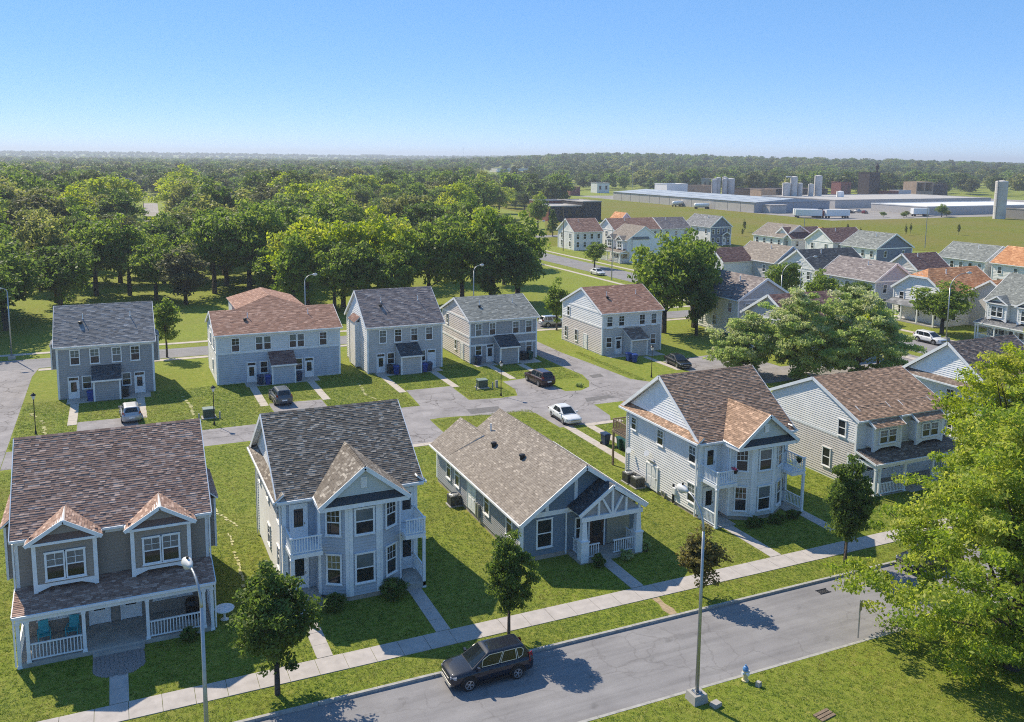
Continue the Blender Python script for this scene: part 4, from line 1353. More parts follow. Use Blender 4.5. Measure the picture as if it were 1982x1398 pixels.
# box bays on gable ends of the back row
def side_box(H, xo0, s, y0, y1, z0, z1, mat, shi):
    xo = xo0 + s * 0.6
    b = MB()
    b.box(min(xo0, xo), max(xo0, xo), y0, y1, z0, z1)
    bo = b.obj('side_bay', mat, H)
    a, b_ = (xo + s * 0.15, xo0) if s < 0 else (xo0, xo + s * 0.15)
    q0, q1 = (z1 + 0.02, z1 + 0.7) if s < 0 else (z1 + 0.7, z1 + 0.02)
    roof_part(H, [[(a, y0 - 0.15, q0), (b_, y0 - 0.15, q1), (b_, y1 + 0.15, q1), (a, y1 + 0.15, q0)]], shi, WHITE, 0.2, 0.4, 0.08, 'side_bay_roof')
    for yy_ in (y0, y1):
        beam_obj('corner_board', (xo, yy_, z0), (xo, yy_, z1), 0.14, 0.14, WHITE, H)
side_box(f1, 4.85, 1, 1.6, 4.6, 3.2, 6.0, SID['dgrey'], SHI['grey'])
side_box(f1, -4.85, -1, 2.0, 5.0, 3.0, 5.6, SID['dgrey'], SHI['grey'])
side_box(f3, -4.85, -1, 3.4, 6.4, 0.2, 5.9, SID['vwhite'], SHI['maroon'])

# ------------------------------------------------------------------ houses of the far streets
def far_house(label, x0, x1, y0, y1, ze, zr, ridge, wall, shi, south=None, west=None, gable=None, wing=None, nw=3, ns=3, half_hip=False, porch=None, entry=False, group='houses of the far streets', bat=False, low=None):
    """two-storey house; ridge 'x' or 'y'; windows on the south and west walls; local origin at its south-west corner"""
    H = thing('far_house', label, 'house', (x0, y0, 0), 0, group)
    w_, d = x1 - x0, y1 - y0
    south, west, gable = south or wall, west or wall, gable or wall
    o = 0.4
    if ridge == 'x':
        s_ = (zr - ze) / (d / 2 + o)
        polys = [[(-o, -o, ze), (w_ + o, -o, ze), (w_ + o, d / 2, zr), (-o, d / 2, zr)], [(w_ + o, d + o, ze), (-o, d + o, ze), (-o, d / 2, zr), (w_ + o, d / 2, zr)]]
        zw = ze + o * s_ - 0.15
        gp = ([(0, 0, zw - 0.02), (0, d, zw - 0.02), (0, d / 2, zr - 0.2)], (w_, 0, 0))
        if half_hip:
            zc, hc = zr - 1.2, 1.2 / s_
            polys = [[(-o, -o, ze), (w_ + o, -o, ze), (w_ + o, d / 2, zr), (hc, d / 2, zr), (-o, d / 2 - hc, zc)],
                     [(w_ + o, d + o, ze), (-o, d + o, ze), (-o, d / 2 + hc, zc), (hc, d / 2, zr), (w_ + o, d / 2, zr)],
                     [(-o, d / 2 + hc, zc), (-o, d / 2 - hc, zc), (hc, d / 2, zr)]]
            gp = ([(0, 0, zw - 0.02), (0, d, zw - 0.02), (0, d / 2 + hc, zc - 0.2), (0, d / 2 - hc, zc - 0.2)], (w_, 0, 0))
    else:
        s_ = (zr - ze) / (w_ / 2 + o)
        polys = [[(-o, d + o, ze), (-o, -o, ze), (w_ / 2, -o, zr), (w_ / 2, d + o, zr)], [(w_ + o, -o, ze), (w_ + o, d + o, ze), (w_ / 2, d + o, zr), (w_ / 2, -o, zr)]]
        zw = ze + o * s_ - 0.15
        gp = ([(0, 0, zw - 0.02), (w_, 0, zw - 0.02), (w_ / 2, 0, zr - 0.2)], (0, d, 0))
    shell(H, [(0, w_, 0, d, 0, zw)], [gp], wall)
    if ridge == 'y':
        siding_part(H, [([(0, 0, 0.2), (w_, 0, 0.2), (w_, 0, zw - 0.1), (w_ / 2, 0, zr - 0.2), (0, 0, zw - 0.1)], (0, -1, 0))], gable, 0.3)
        siding_part(H, [([(0, 0, 0.2), (0, d, 0.2), (0, d, ze - 0.2), (0, 0, ze - 0.2)], (-1, 0, 0))], west, 0.3)
    else:
        siding_part(H, [([(0, 0, 0.2), (w_, 0, 0.2), (w_, 0, ze - 0.2), (0, 0, ze - 0.2)], (0, -1, 0))], south, 0.3)
        gpoly = [(0, 0, 0.2), (0, d, 0.2)] + ([(0, d, zw), (0, d / 2, zr - 0.2), (0, 0, zw)] if not half_hip else [(0, d, zw), (0, d / 2 + hc, zc - 0.2), (0, d / 2 - hc, zc - 0.2), (0, 0, zw)])
        siding_part(H, [(gpoly, (-1, 0, 0))], gable, 0.3)
        if bat:
            siding_part(H, [([(0, 0, zw), (0, d, zw), (0, d / 2, zr - 0.3)], (-1, 0, 0))], WHITE, 0.3, 'battens', True)
    roof_part(H, polys, shi, WHITE, 0.24, 0.5, 0.16)
    if ridge == 'x':
        for s, x in ((-1, -o), (1, w_ + o)):
            if not (half_hip and s < 0):
                for ya in (-o, d + o):
                    beam_obj('rake_board', (x + s * 0.03, ya, ze - 0.1), (x + s * 0.03, d / 2, zr - 0.1), 0.06, 0.34, WHITE, H)
            else:
                for ya, yc in ((-o, d / 2 - hc), (d + o, d / 2 + hc)):
                    beam_obj('rake_board', (x - 0.03, ya, ze - 0.1), (x - 0.03, yc, zc - 0.1), 0.06, 0.34, WHITE, H)
                beam_obj('fascia', (x - 0.03, d / 2 - hc, zc - 0.1), (x - 0.03, d / 2 + hc, zc - 0.1), 0.06, 0.3, WHITE, H)
        gutter(H, (-o, -o - 0.07, ze - 0.08), (w_ + o, -o - 0.07, ze - 0.08))
        beam_obj('belt_board', (-0.06, 0, ze - 0.05), (-0.06, d, ze - 0.05), 0.06, 0.26, WHITE, H)
    else:
        for s, y in ((-1, -o), (1, d + o)):
            for xa in (-o, w_ + o):
                beam_obj('rake_board', (xa, y + s * 0.03, ze - 0.1), (w_ / 2, y + s * 0.03, zr - 0.1), 0.06, 0.34, WHITE, H)
        gutter(H, (-o - 0.07, -o, ze - 0.08), (-o - 0.07, d + o, ze - 0.08))
        box_obj('belt_board', 0, w_, -0.10, -0.05, ze - 0.2, ze + 0.06, WHITE, H)
    for sx in (0, w_):
        beam_obj('corner_board', (sx, -0.02, 0), (sx, -0.02, ze - 0.1), 0.24, 0.16, WHITE, H, (0, 1, 0))
    beam_obj('corner_board', (-0.02, d, 0), (-0.02, d, ze - 0.1), 0.16, 0.2, WHITE, H, (0, 1, 0))
    for k in range(ns):
        x = w_ * (k + 0.5) / ns
        for z_ in (ze - 2.2, 0.9):
            window(H, x, -0.05, z_, 1.05, 1.6, 0, WHITE, 0)
    for k in range(nw):
        y = d * (k + 0.5) / nw
        for z_ in (ze - 2.2, 0.9):
            window(H, -0.05, y, z_, 1.05, 1.6, -PI / 2, WHITE, 0)
    if wing:   # lower cross wing: (x0,x1,y0,y1,ze,zr,ridge,shi,wall)
        a, b_, c, d_, e_, r_, rg, ws, ww = wing
        a, b_, c, d_ = a - x0, b_ - x0, c - y0, d_ - y0
        wm = MB()
        wm.box(a, b_, c, d_, 0, e_)
        if rg == 'x':
            m_ = (c + d_) / 2
            wm.prism([(a, c, e_ - 0.01), (a, d_, e_ - 0.01), (a, m_, r_ - 0.15)], (b_ - a, 0, 0))
            wp = [[(a - o, c - o, e_), (b_, c - o, e_), (b_, m_, r_), (a - o, m_, r_)], [(b_, d_ + o, e_), (a - o, d_ + o, e_), (a - o, m_, r_), (b_, m_, r_)]]
        else:
            m_ = (a + b_) / 2
            wm.prism([(a, c, e_ - 0.01), (b_, c, e_ - 0.01), (m_, c, r_ - 0.15)], (0, d_ - c, 0))
            wp = [[(a - o, d_, e_), (a - o, c - o, e_), (m_, c - o, r_), (m_, d_, r_)], [(b_ + o, c - o, e_), (b_ + o, d_, e_), (m_, d_, r_), (m_, c - o, r_)]]
        wm.obj('wing', ww, H)
        roof_part(H, wp, ws, WHITE, 0.24, 0.5, 0.15, 'wing_roof')
        if rg == 'x':
            for ya in (c - o, d_ + o):
                beam_obj('rake_board', (a - o - 0.03, ya, e_ - 0.1), (a - o - 0.03, m_, r_ - 0.1), 0.06, 0.3, WHITE, H)
            window(H, a - 0.03, (c + d_) / 2, 0.9, 1.1, 1.6, -PI / 2, WHITE, 0)
            window(H, (a + b_) / 2, c - 0.03, 0.9, 1.1, 1.6, 0, WHITE, 0)
        else:
            for xa in (a - o, b_ + o):
                beam_obj('rake_board', (xa, c - o - 0.03, e_ - 0.1), (m_, c - o - 0.03, r_ - 0.1), 0.06, 0.3, WHITE, H)
            window(H, (a + b_) / 2, c - 0.03, 0.9, 1.1, 1.6, 0, WHITE, 0)
    if entry:
        m_ = w_ * 0.68
        roof_part(H, [[(m_ - 1.7, -1.3, 3.3), (m_, -1.3, 4.3), (m_, 0, 4.3), (m_ - 1.7, 0, 3.3)], [(m_, -1.3, 4.3), (m_ + 1.7, -1.3, 3.3), (m_ + 1.7, 0, 3.3), (m_, 0, 4.3)]], shi, WHITE, 0.4, 0.8, 0.12, 'entry_roof')
        for s in (-1, 1):
            beam_obj('rake_board', (m_ + s * 1.7, -1.33, 3.25), (m_, -1.33, 4.25), 0.06, 0.28, WHITE, H)
            post(H, m_ + s * 1.4, -1.15, 0, 3.2, 0.2)
        door(H, m_, -0.05, 0.1, 1.2, 2.3)
    if porch:   # low porch along the west side
        roof_part(H, [[(-2.2, d, 2.75), (-2.2, 0, 2.75), (0, 0, 3.5), (0, d, 3.5)]], porch, WHITE, 0.4, 0.8, 0.12, 'porch_roof')
        for k in range(4):
            post(H, -2.0, 0.3 + (d - 0.6) * k / 3, 0, 2.7, 0.22)
        box_obj('porch_floor', -2.2, -0.05, 0, d, 0, 0.2, CONC, H)
    vent_pipe(H, w_ * 0.35, d * 0.38, ze + (0.76 if ridge == 'x' else 0.7) * (zr - ze), 0.8, 0.09)
    return H

W = SID
far_house('white walled house with a red brown roof nearest the red ended works', 121.6, 130.8, 224.0, 234.2, 5.4, 9.0, 'x', W['vwhite'], SHI['rust'], W['lgrey'], gable=W['vwhite'], nw=2, ns=4)
far_house('white gabled house with a long red brown roof joined to a mauve one', 134.5, 150.2, 223.0, 232.4, 5.7, 8.9, 'x', W['vwhite'], SHI['rust'], W['lgrey'], gable=W['vwhite'], nw=1, ns=5, wing=(140, 147, 231.5, 238, 6, 10.2, 'y', SHI['orange'], W['vwhite']))
far_house('house with a mauve grey roof between the long red roof and the grey gabled house', 150.9, 161.0, 222.6, 232.0, 5.7, 8.9, 'x', W['lgrey'], SHI['mauve'], W['lgrey'], nw=1, ns=3)
far_house('blue grey gabled house with four upper windows under a grey roof before the meadow', 168.8, 176.6, 222.6, 236, 5.8, 9.2, 'y', W['sage'], SHI['grey'], gable=W['navy'], west=W['vwhite'], ns=4, nw=3, entry=True)
far_house('taupe roofed house with a lilac grey gable at the edge of the meadow', 166.8, 177.5, 187.8, 199.8, 5.6, 8.9, 'y', W['vwhite'], SHI['taupe'], gable=W['grey'], nw=4, ns=2)
far_house('small white gabled house with a rust and orange roof in front of the taupe roof', 168.2, 180.0, 186.0, 193.2, 5.4, 8.3, 'x', W['lgrey'], SHI['maroon'], W['lgrey'], gable=W['vwhite'], ns=3, nw=2, wing=(176, 181, 180, 187, 5.4, 8.2, 'y', SHI['orange'], W['lgrey']))
far_house('white gabled house with a maroon roof beyond the black roofed one', 169.6, 181.5, 172.2, 182.0, 5.6, 9.0, 'x', W['lgrey'], SHI['maroon'], W['lgrey'], gable=W['vwhite'], ns=3, nw=2)
far_house('navy gabled house with a grey roof and white window row on its side', 167.0, 178.8, 155.5, 166.5, 5.7, 9.2, 'y', W['navy'], SHI['green'], gable=W['navy'], west=W['vwhite'], ns=2, nw=4, entry=True)
far_house('taupe roofed house with grey gable and dark red side wing behind the dense tree', 123.0, 131.6, 140.6, 153.0, 5.7, 9.0, 'y', W['grey'], SHI['taupe'], gable=W['grey'], ns=2, nw=2, wing=(115.5, 123.1, 147.5, 154.5, 5.4, 8.1, 'x', SHI['maroon'], W['lgrey']))
far_house('white gabled house with a black roof above the small street trees', 123.2, 136.8, 129.4, 138.9, 5.7, 9.1, 'x', W['lgrey'], SHI['black'], W['lgrey'], gable=W['bluepale'], ns=4, nw=3, bat=True)
far_house('taupe roofed house with a pale blue gable next to the orange roof', 121.4, 130.6, 112.8, 125.6, 5.6, 8.7, 'y', W['bluepale'], SHI['mauve'], gable=W['blue'], ns=2, nw=3)
far_house('house with a maroon roof and white battens in its cream gable', 144.0, 152.6, 123.6, 130.8, 5.4, 8.3, 'x', W['beige'], SHI['maroon'], W['beige'], gable=W['beige'], ns=2, nw=2, bat=True)
far_house('long white house with a grey roof and a row of upper windows', 168.8, 178.4, 127.8, 139.2, 5.6, 8.8, 'y', W['bluepale'], SHI['green'], gable=W['vwhite'], west=W['bluepale'], ns=2, nw=5)
far_house('house with a broad orange roof at the right edge beyond the grey roof', 168.8, 178.6, 108.0, 126.0, 5.6, 9.0, 'y', W['white'], SHI['orange'], gable=W['white'], west=W['white'], ns=2, nw=5)
far_house('white house with an orange roof clipped at its gable and a long orange wing', 121.6, 134.5, 98.6, 108.8, 5.3, 8.9, 'x', W['lgrey'], SHI['orange'], W['lgrey'], gable=W['vwhite'], ns=3, nw=3, half_hip=True, porch=SHI['grey'], bat=True, wing=(127.5, 141.5, 90.5, 99.5, 5.0, 7.9, 'x', SHI['orange'], W['beige']))
far_house('low brown roofed house half hidden by the pale green tree clump', 82.0, 92.6, 89.0, 99.6, 4.9, 8.2, 'x', W['grey'], SHI['maroon'], W['grey'], ns=3, nw=2)
far_house('grey gabled house with a taupe roof and white porch columns behind the dense tree', 85.3, 95.4, 105.0, 116.0, 5.6, 8.7, 'y', W['grey'], SHI['mauve'], gable=W['grey'], west=W['white'], ns=3, nw=3, entry=True)
duplex('grey roofed duplex with two gabled bays and a porch across the far street', 119.3, 84.6, -PI / 2, SID['sage'], SHI['green'], 0.2, 6.0, 9.9, 4.9, 10.1, True, False, WHITE, SHI['grey'], True, None, SID['beige'], group='houses of the far streets')
duplex('taupe roofed duplex with two small white gabled bays at the far end of the street', 119.5, 196.5, -PI / 2, SID['vwhite'], SHI['taupe'], 0.2, 5.9, 9.4, 4.9, 10.1, True, False, WHITE, SHI['taupe'], True, None, SID['vwhite'], group='houses of the far streets')

# ------------------------------------------------------------------ trees
def leafmat(name, stops, trans=0.52, gain=1.55):
    stops = [(p, tuple(min(0.42, x * gain) for x in c)) for p, c in stops]
    m, t, b = mk(name, 0.55, 0, 0.25)
    a = nd(t, 'ShaderNodeAttribute', attribute_name='tone')
    r = ramp(t, a.outputs['Fac'], stops)
    if name == 'grass_blade':
        p = geo(t)
        na_, nb_ = noise(t, 0.16, 4, 0.6, p), noise(t, 1.1, 5, 0.7, p)
        ra = ramp(t, na_.outputs[0], [(0.38, (0.72, 0.86, 0.75)), (0.52, (1, 1, 1)), (0.66, (1.12, 1.0, 1.15))])
        rb = ramp(t, nb_.outputs[0], [(0.30, (0.62, 0.74, 0.6)), (0.5, (1, 1, 1)), (0.72, (1.25, 1.1, 1.5))])
        cc = mixc(t, 1.0, mixc(t, 1.0, r.outputs[0], ra.outputs[0], 'MULTIPLY'), rb.outputs[0], 'MULTIPLY')
        class r:
            outputs = [cc]
    t.links.new(r.outputs[0], b.inputs['Base Color'])
    tr = nd(t, 'ShaderNodeBsdfTranslucent')
    g = nd(t, 'ShaderNodeHueSaturation')
    g.inputs['Value'].default_value = 1.55
    g.inputs['Saturation'].default_value = 1.1
    t.links.new(r.outputs[0], g.inputs['Color'])
    t.links.new(g.outputs[0], tr.inputs[0])
    mx = nd(t, 'ShaderNodeMixShader')
    mx.inputs[0].default_value = trans
    t.links.new(b.outputs[0], mx.inputs[1])
    t.links.new(tr.outputs[0], mx.inputs[2])
    t.links.new(mx.outputs[0], t.nodes['Material Output'].inputs[0])
    return m
LEAF = dict(
    dark=leafmat('leaf_dark_green', [(0.00, (0.040, 0.065, 0.016)), (0.50, (0.072, 0.108, 0.024)), (1.00, (0.132, 0.168, 0.043))]),
    mid=leafmat('leaf_mid_green', [(0.00, (0.057, 0.090, 0.017)), (0.50, (0.104, 0.149, 0.026)), (1.00, (0.177, 0.212, 0.047))]),
    lime=leafmat('leaf_yellow_green', gain=1.75, stops=[(0.00, (0.098, 0.135, 0.016)), (0.50, (0.182, 0.218, 0.023)), (1.00, (0.293, 0.293, 0.047))]),
    gold=leafmat('leaf_gold_green', gain=1.75, stops=[(0.0, (0.078, 0.118, 0.016)), (0.45, (0.145, 0.188, 0.028)), (0.8, (0.220, 0.240, 0.044)), (1.0, (0.34, 0.29, 0.06))]),
    pale=leafmat('leaf_pale_green', gain=2.1, stops=[(0.00, (0.095, 0.140, 0.040)), (0.50, (0.168, 0.218, 0.067)), (1.00, (0.269, 0.302, 0.129))]),
    brown=leafmat('leaf_bronze', [(0.0, (0.058, 0.056, 0.018)), (0.5, (0.110, 0.098, 0.030)), (1.0, (0.17, 0.15, 0.06))]),
    purple=leafmat('leaf_purple_brown', [(0.0, (0.040, 0.044, 0.024)), (0.5, (0.070, 0.074, 0.036)), (1.0, (0.11, 0.112, 0.055))]),
    olive=leafmat('leaf_olive', [(0.00, (0.071, 0.085, 0.023)), (0.50, (0.129, 0.143, 0.039)), (1.00, (0.207, 0.201, 0.069))]),
)
LEAF['wood'] = leafmat('leaf_wood_green', [(0.0, (0.048, 0.072, 0.018)), (0.5, (0.080, 0.108, 0.026)), (1.0, (0.125, 0.148, 0.040))], 0.4, 1.15)
LEAF['woodo'] = leafmat('leaf_wood_olive', [(0.0, (0.062, 0.074, 0.022)), (0.5, (0.100, 0.108, 0.034)), (1.0, (0.150, 0.150, 0.055))], 0.4, 1.15)
BARK = paint('tree_bark', (0.085, 0.068, 0.055), 0.95, 0.35, 8.0)
BARKL = paint('pale_bark', (0.15, 0.13, 0.11), 0.95, 0.3, 8.0)

def leaves_mesh(name, centers, radii, n_per, size, seed, flat=0.55, tone_base=None, jitter=0.5, aspect=0.6):
    """many small leaf faces scattered in clumps; returns a mesh with a 'tone' per leaf"""
    g = np.random.default_rng(seed)
    C = np.repeat(centers, n_per, 0)
    Rr = np.repeat(radii, n_per)
    d = g.normal(size=(len(C), 3))
    d /= np.linalg.norm(d, axis=1, keepdims=True) + 1e-9
    rad = g.random(len(C)) ** 0.45
    P = C + d * (Rr * rad)[:, None] * np.array([1, 1, flat])
    cc = centers.mean(0)
    out = P - cc
    out /= np.linalg.norm(out, axis=1, keepdims=True) + 1e-9
    nrm = out * 0.30 + d * 0.25 + g.normal(size=P.shape) * (jitter + 0.25) + np.array([0, 0, 0.30])
    nrm /= np.linalg.norm(nrm, axis=1, keepdims=True) + 1e-9
    ref = g.normal(size=P.shape)
    a = np.cross(nrm, ref)
    a /= np.linalg.norm(a, axis=1, keepdims=True) + 1e-9
    b = np.cross(nrm, a)
    s = size * g.uniform(0.6, 1.35, len(P))
    A, B = a * s[:, None], b * (s * aspect)[:, None]
    Vv = np.stack([P - A, P - B * 0.9 + A * 0.1, P + A, P + B * 0.9 - A * 0.1], 1).reshape(-1, 3)
    nq = len(P)
    me = bpy.data.meshes.new(name)
    me.vertices.add(nq * 4)
    me.vertices.foreach_set('co', Vv.astype(np.float32).ravel())
    me.loops.add(nq * 4)
    me.loops.foreach_set('vertex_index', np.arange(nq * 4, dtype=np.int32))
    me.polygons.add(nq)
    me.polygons.foreach_set('loop_start', np.arange(0, nq * 4, 4, dtype=np.int32))
    tone = np.clip(np.repeat(g.normal(0.5, 0.17, len(centers)) if tone_base is None else tone_base, n_per) + g.normal(0, 0.16, nq), 0, 1)
    at = me.attributes.new('tone', 'FLOAT', 'FACE')
    at.data.foreach_set('value', tone.astype(np.float32))
    me.materials.append(LEAF['mid'])
    me.update(calc_edges=True)
    return me

def limbs_mesh(name, H_, base_r, limbs, seed, fork=0.35, mat=BARK):
    """tapered trunk with limbs running to the given points"""
    g = np.random.default_rng(seed)
    b = MB()
    top = Vector((g.normal(0, 0.02) * H_, g.normal(0, 0.02) * H_, H_))
    tr = [Vector((0, 0, -0.15)), Vector((0, 0, 0.25)), top * 0.3, top * 0.65, top]
    b.tube(tr, [base_r * 1.5, base_r * 1.05, base_r * 0.85, base_r * 0.55, base_r * 0.14], 7)
    for p in limbs:
        p = Vector(p)
        z0 = H_ * float(g.uniform(fork, min(0.85, max(fork + 0.05, p.z / H_ * 0.8))))
        s = top * (z0 / H_)
        m = s.lerp(p, 0.5) + Vector((0, 0, 0.1 * (p - s).length * 0.5))
        rr = base_r * 0.42 * (1 - z0 / H_ * 0.6)
        b.tube([s, m, p], [rr, rr * 0.6, rr * 0.18], 5, cap=False)
    return b.mesh(name, mat, True)

def ovoid_centers(n, rx, rz, zc, seed, shell=0.45, low=0.0, shape=lambda t: 1.0, lump=0.12):
    """clump centres in a lumpy crown; shape(t) scales the radius with height t in -1..1"""
    g = np.random.default_rng(seed)
    out = []
    ph = g.uniform(0, 2 * PI, 4)
    while len(out) < n:
        d = g.normal(size=3)
        d /= np.linalg.norm(d)
        r = (shell + (1 - shell) * g.random()) if g.random() < 0.85 else g.random() * shell
        az = math.atan2(d[1], d[0])
        k = 1 + lump * (math.sin(3 * az + ph[0] + 2 * d[2]) + math.sin(2 * az + ph[1] - 3 * d[2])) + g.normal(0, 0.05)
        q = shape(d[2] * r)
        out.append((d[0] * r * rx * k * q, d[1] * r * rx * k * q, zc + d[2] * r * rz * k))
    return np.array(out)

# unit tree kinds: (trunk mesh, crown mesh), height 1 is scaled on the object
def kind_round(seed, n_cl, n_per, leaf, rx=0.42, zc=0.62, rz=0.38, cl=0.13, trunk=0.022, shape=lambda t: 1.0, lump=0.14, mat=BARK, fork=0.25):
    c = ovoid_centers(n_cl, rx - cl * 0.6, rz - cl * 0.4, zc, seed, 0.5, 0, shape, lump)
    g = np.random.default_rng(seed + 50)
    rad = cl * g.uniform(0.65, 1.3, n_cl)
    # each clump takes its own random tone
    crown = leaves_mesh('crown', c, rad, n_per, leaf, seed + 1)
    sel = c[g.permutation(n_cl)[:min(12, n_cl)]]
    tr = limbs_mesh('trunk', zc + rz * 0.3, trunk, [tuple(p) for p in sel], seed + 2, fork, mat)
    return tr, crown

pear = lambda t: 1.0 - 0.35 * max(0, t) + 0.05 * min(0, t)      # narrower on top
flame = lambda t: (1.0 - 0.55 * max(0, t)) * (1.0 - 0.25 * max(0, -t))
KIND = {
    'street': [kind_round(11 + i, 150, 95, 0.0165, 0.345, 0.60, 0.40, 0.075, 0.017, pear, 0.06) for i in range(3)],
    'slim': [kind_round(31 + i, 60, 70, 0.021, 0.27, 0.58, 0.42, 0.085, 0.014, flame, 0.05) for i in range(2)],
    'broad': [kind_round(41 + i, 105, 62, 0.024, 0.43, 0.60, 0.385, 0.115, 0.024, lambda t: 1.0, 0.15) for i in range(5)],
    'tall': [kind_round(61 + i, 95, 62, 0.023, 0.36, 0.58, 0.41, 0.105, 0.020, pear, 0.16) for i in range(3)],
    'far': [kind_round(81 + i, 46, 26, 0.052, 0.45, 0.56, 0.42, 0.15, 0.02, lambda t: 1.0, 0.16) for i in range(4)],
    'pine': [kind_round(91, 70, 40, 0.03, 0.25, 0.52, 0.47, 0.08, 0.018, lambda t: max(0.12, 0.95 - 0.85 * t), 0.05)],
}
NTREE = [0]
def tree(kind, var, x, y, h, wscale, leaf, label, group=None, name='broadleaf_tree', rz=None, z=None):
    tr, cr = KIND[kind][var % len(KIND[kind])]
    z = hills_z(x, y) if z is None else z
    T = thing(name, label, 'tree', (x, y, z), random.uniform(0, 6.28) if rz is None else rz, group)
    T.scale = (h * wscale, h * wscale, h)
    link('trunk', tr, T)
    c = link('crown', cr, T)
    c.material_slots[0].link = 'OBJECT'
    c.material_slots[0].material = LEAF[leaf]
    NTREE[0] += 1
    return T

# street trees along the kerb
tree('street', 0, 6.3, 41.5, 6.9, 0.98, 'dark', 'round street tree by the kerb in front of the taupe duplex and blue house', 'street trees along the kerb', 'street_tree')
tree('street', 1, 19.0, 41.75, 6.35, 0.72, 'dark', 'slender street tree by the kerb directly behind the dark parked car', 'street trees along the kerb', 'street_tree')
tree('street', 2, 43.3, 41.2, 7.5, 0.72, 'dark', 'dark street tree by the kerb between the white house and the beige duplex', 'street trees along the kerb', 'street_tree')
tree('slim', 0, 31.7, 41.3, 4.5, 1.3, 'brown', 'small bronze green sapling on the verge right of the tall street lamp', 'street trees along the kerb', 'street_tree')
tree('slim', 1, 5.6, 122.0, 8.4, 0.98, 'mid', 'slim young tree on the grass verge right of the dark blue grey duplex', 'young verge trees of the north street', 'street_tree')
tree('slim', 0, 62.0, 119.4, 8.2, 1.0, 'mid', 'slim young tree behind the green grey roof at the end of the drive', 'young verge trees of the north street', 'street_tree')

# the great honey locust at the right edge
def big_tree(X, Y, label, seed, n_cl, n_per, leaf, size, rx, zc, rz, name='locust_tree', tr_r=0.33, clump=0.95, flat=0.42, shp=lambda t: 1.0 - 0.38 * max(0, t) - 0.12 * max(0, -t)):
    T = thing(name, label, 'tree', (X, Y, 0), 0)
    c = ovoid_centers(n_cl, rx, rz, zc, seed, 0.55, 0, shp, 0.12)
    g = np.random.default_rng(seed)
    # sprays: stretch each clump along its own outward direction by adding satellites
    sat = c + (c - np.array([0, 0, zc])) * 0.10 + g.normal(0, 0.35, c.shape)
    allc = np.vstack([c, sat])
    rad = clump * g.uniform(0.5, 1.15, len(allc))
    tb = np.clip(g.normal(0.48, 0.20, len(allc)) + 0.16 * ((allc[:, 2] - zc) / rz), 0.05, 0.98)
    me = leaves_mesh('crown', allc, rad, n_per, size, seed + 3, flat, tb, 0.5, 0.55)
    cr = link('crown', me, T)
    cr.material_slots[0].link = 'OBJECT'
    cr.material_slots[0].material = LEAF[leaf]
    sel = c[g.permutation(len(c))[:34]]
    link('trunk', limbs_mesh('trunk', zc + rz * 0.35, tr_r, [tuple(p) for p in sel], seed + 5, 0.16), T)
    return T
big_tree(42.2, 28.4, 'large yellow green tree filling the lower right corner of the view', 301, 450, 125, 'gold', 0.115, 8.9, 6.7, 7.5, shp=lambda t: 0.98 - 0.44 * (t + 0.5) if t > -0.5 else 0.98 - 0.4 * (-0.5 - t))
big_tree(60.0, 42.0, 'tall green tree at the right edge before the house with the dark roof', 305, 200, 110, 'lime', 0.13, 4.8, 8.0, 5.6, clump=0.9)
# pale clump in front of the brown roof beyond the parking bays
big_tree(75.5, 81.0, 'pale green bushy tree behind the white house, left one of its clump', 311, 190, 100, 'pale', 0.19, 5.9, 5.8, 5.0, 'bushy_tree', 0.26, 1.0)
big_tree(82.5, 78.5, 'pale green bushy tree with a yellow top, right one of its clump', 317, 190, 100, 'pale', 0.19, 6.2, 5.6, 5.0, 'bushy_tree', 0.26, 1.0)
big_tree(70.2, 85.5, 'smaller pale green tree at the near left of the bushy clump', 323, 110, 90, 'pale', 0.18, 3.9, 3.8, 3.4, 'bushy_tree', 0.2, 0.9)
tree('slim', 1, 88.0, 80.5, 9.0, 1.15, 'lime', 'yellow green slim tree rising from the right of the bushy clump', None, 'broadleaf_tree')

G1 = 'tall trees behind the back row of houses'
def T(kind, v, x, y, h, ws, leaf, label, group):
    return tree(kind, v, x, y, h, ws, leaf, label, group)
# dense dark trees right of the grey house by the drive
T('broad', 0, 76.5, 111.5, 15.6, 0.86, 'mid', 'dense dark tree with a thick trunk beside the red brown roofed house', 'dense trees beside the last house of the back row')
T('broad', 1, 83.5, 113.5, 15.0, 0.82, 'mid', 'dense dark tree in the middle of the clump beside the back row', 'dense trees beside the last house of the back row')
T('broad', 2, 87.5, 119.5, 14.6, 0.80, 'mid', 'dense dark tree at the right of the clump beside the back row', 'dense trees beside the last house of the back row')
T('tall', 0, 80.0, 108.0, 13.2, 0.75, 'dark', 'shaded dark tree low in front of the clump beside the back row', 'dense trees beside the last house of the back row')
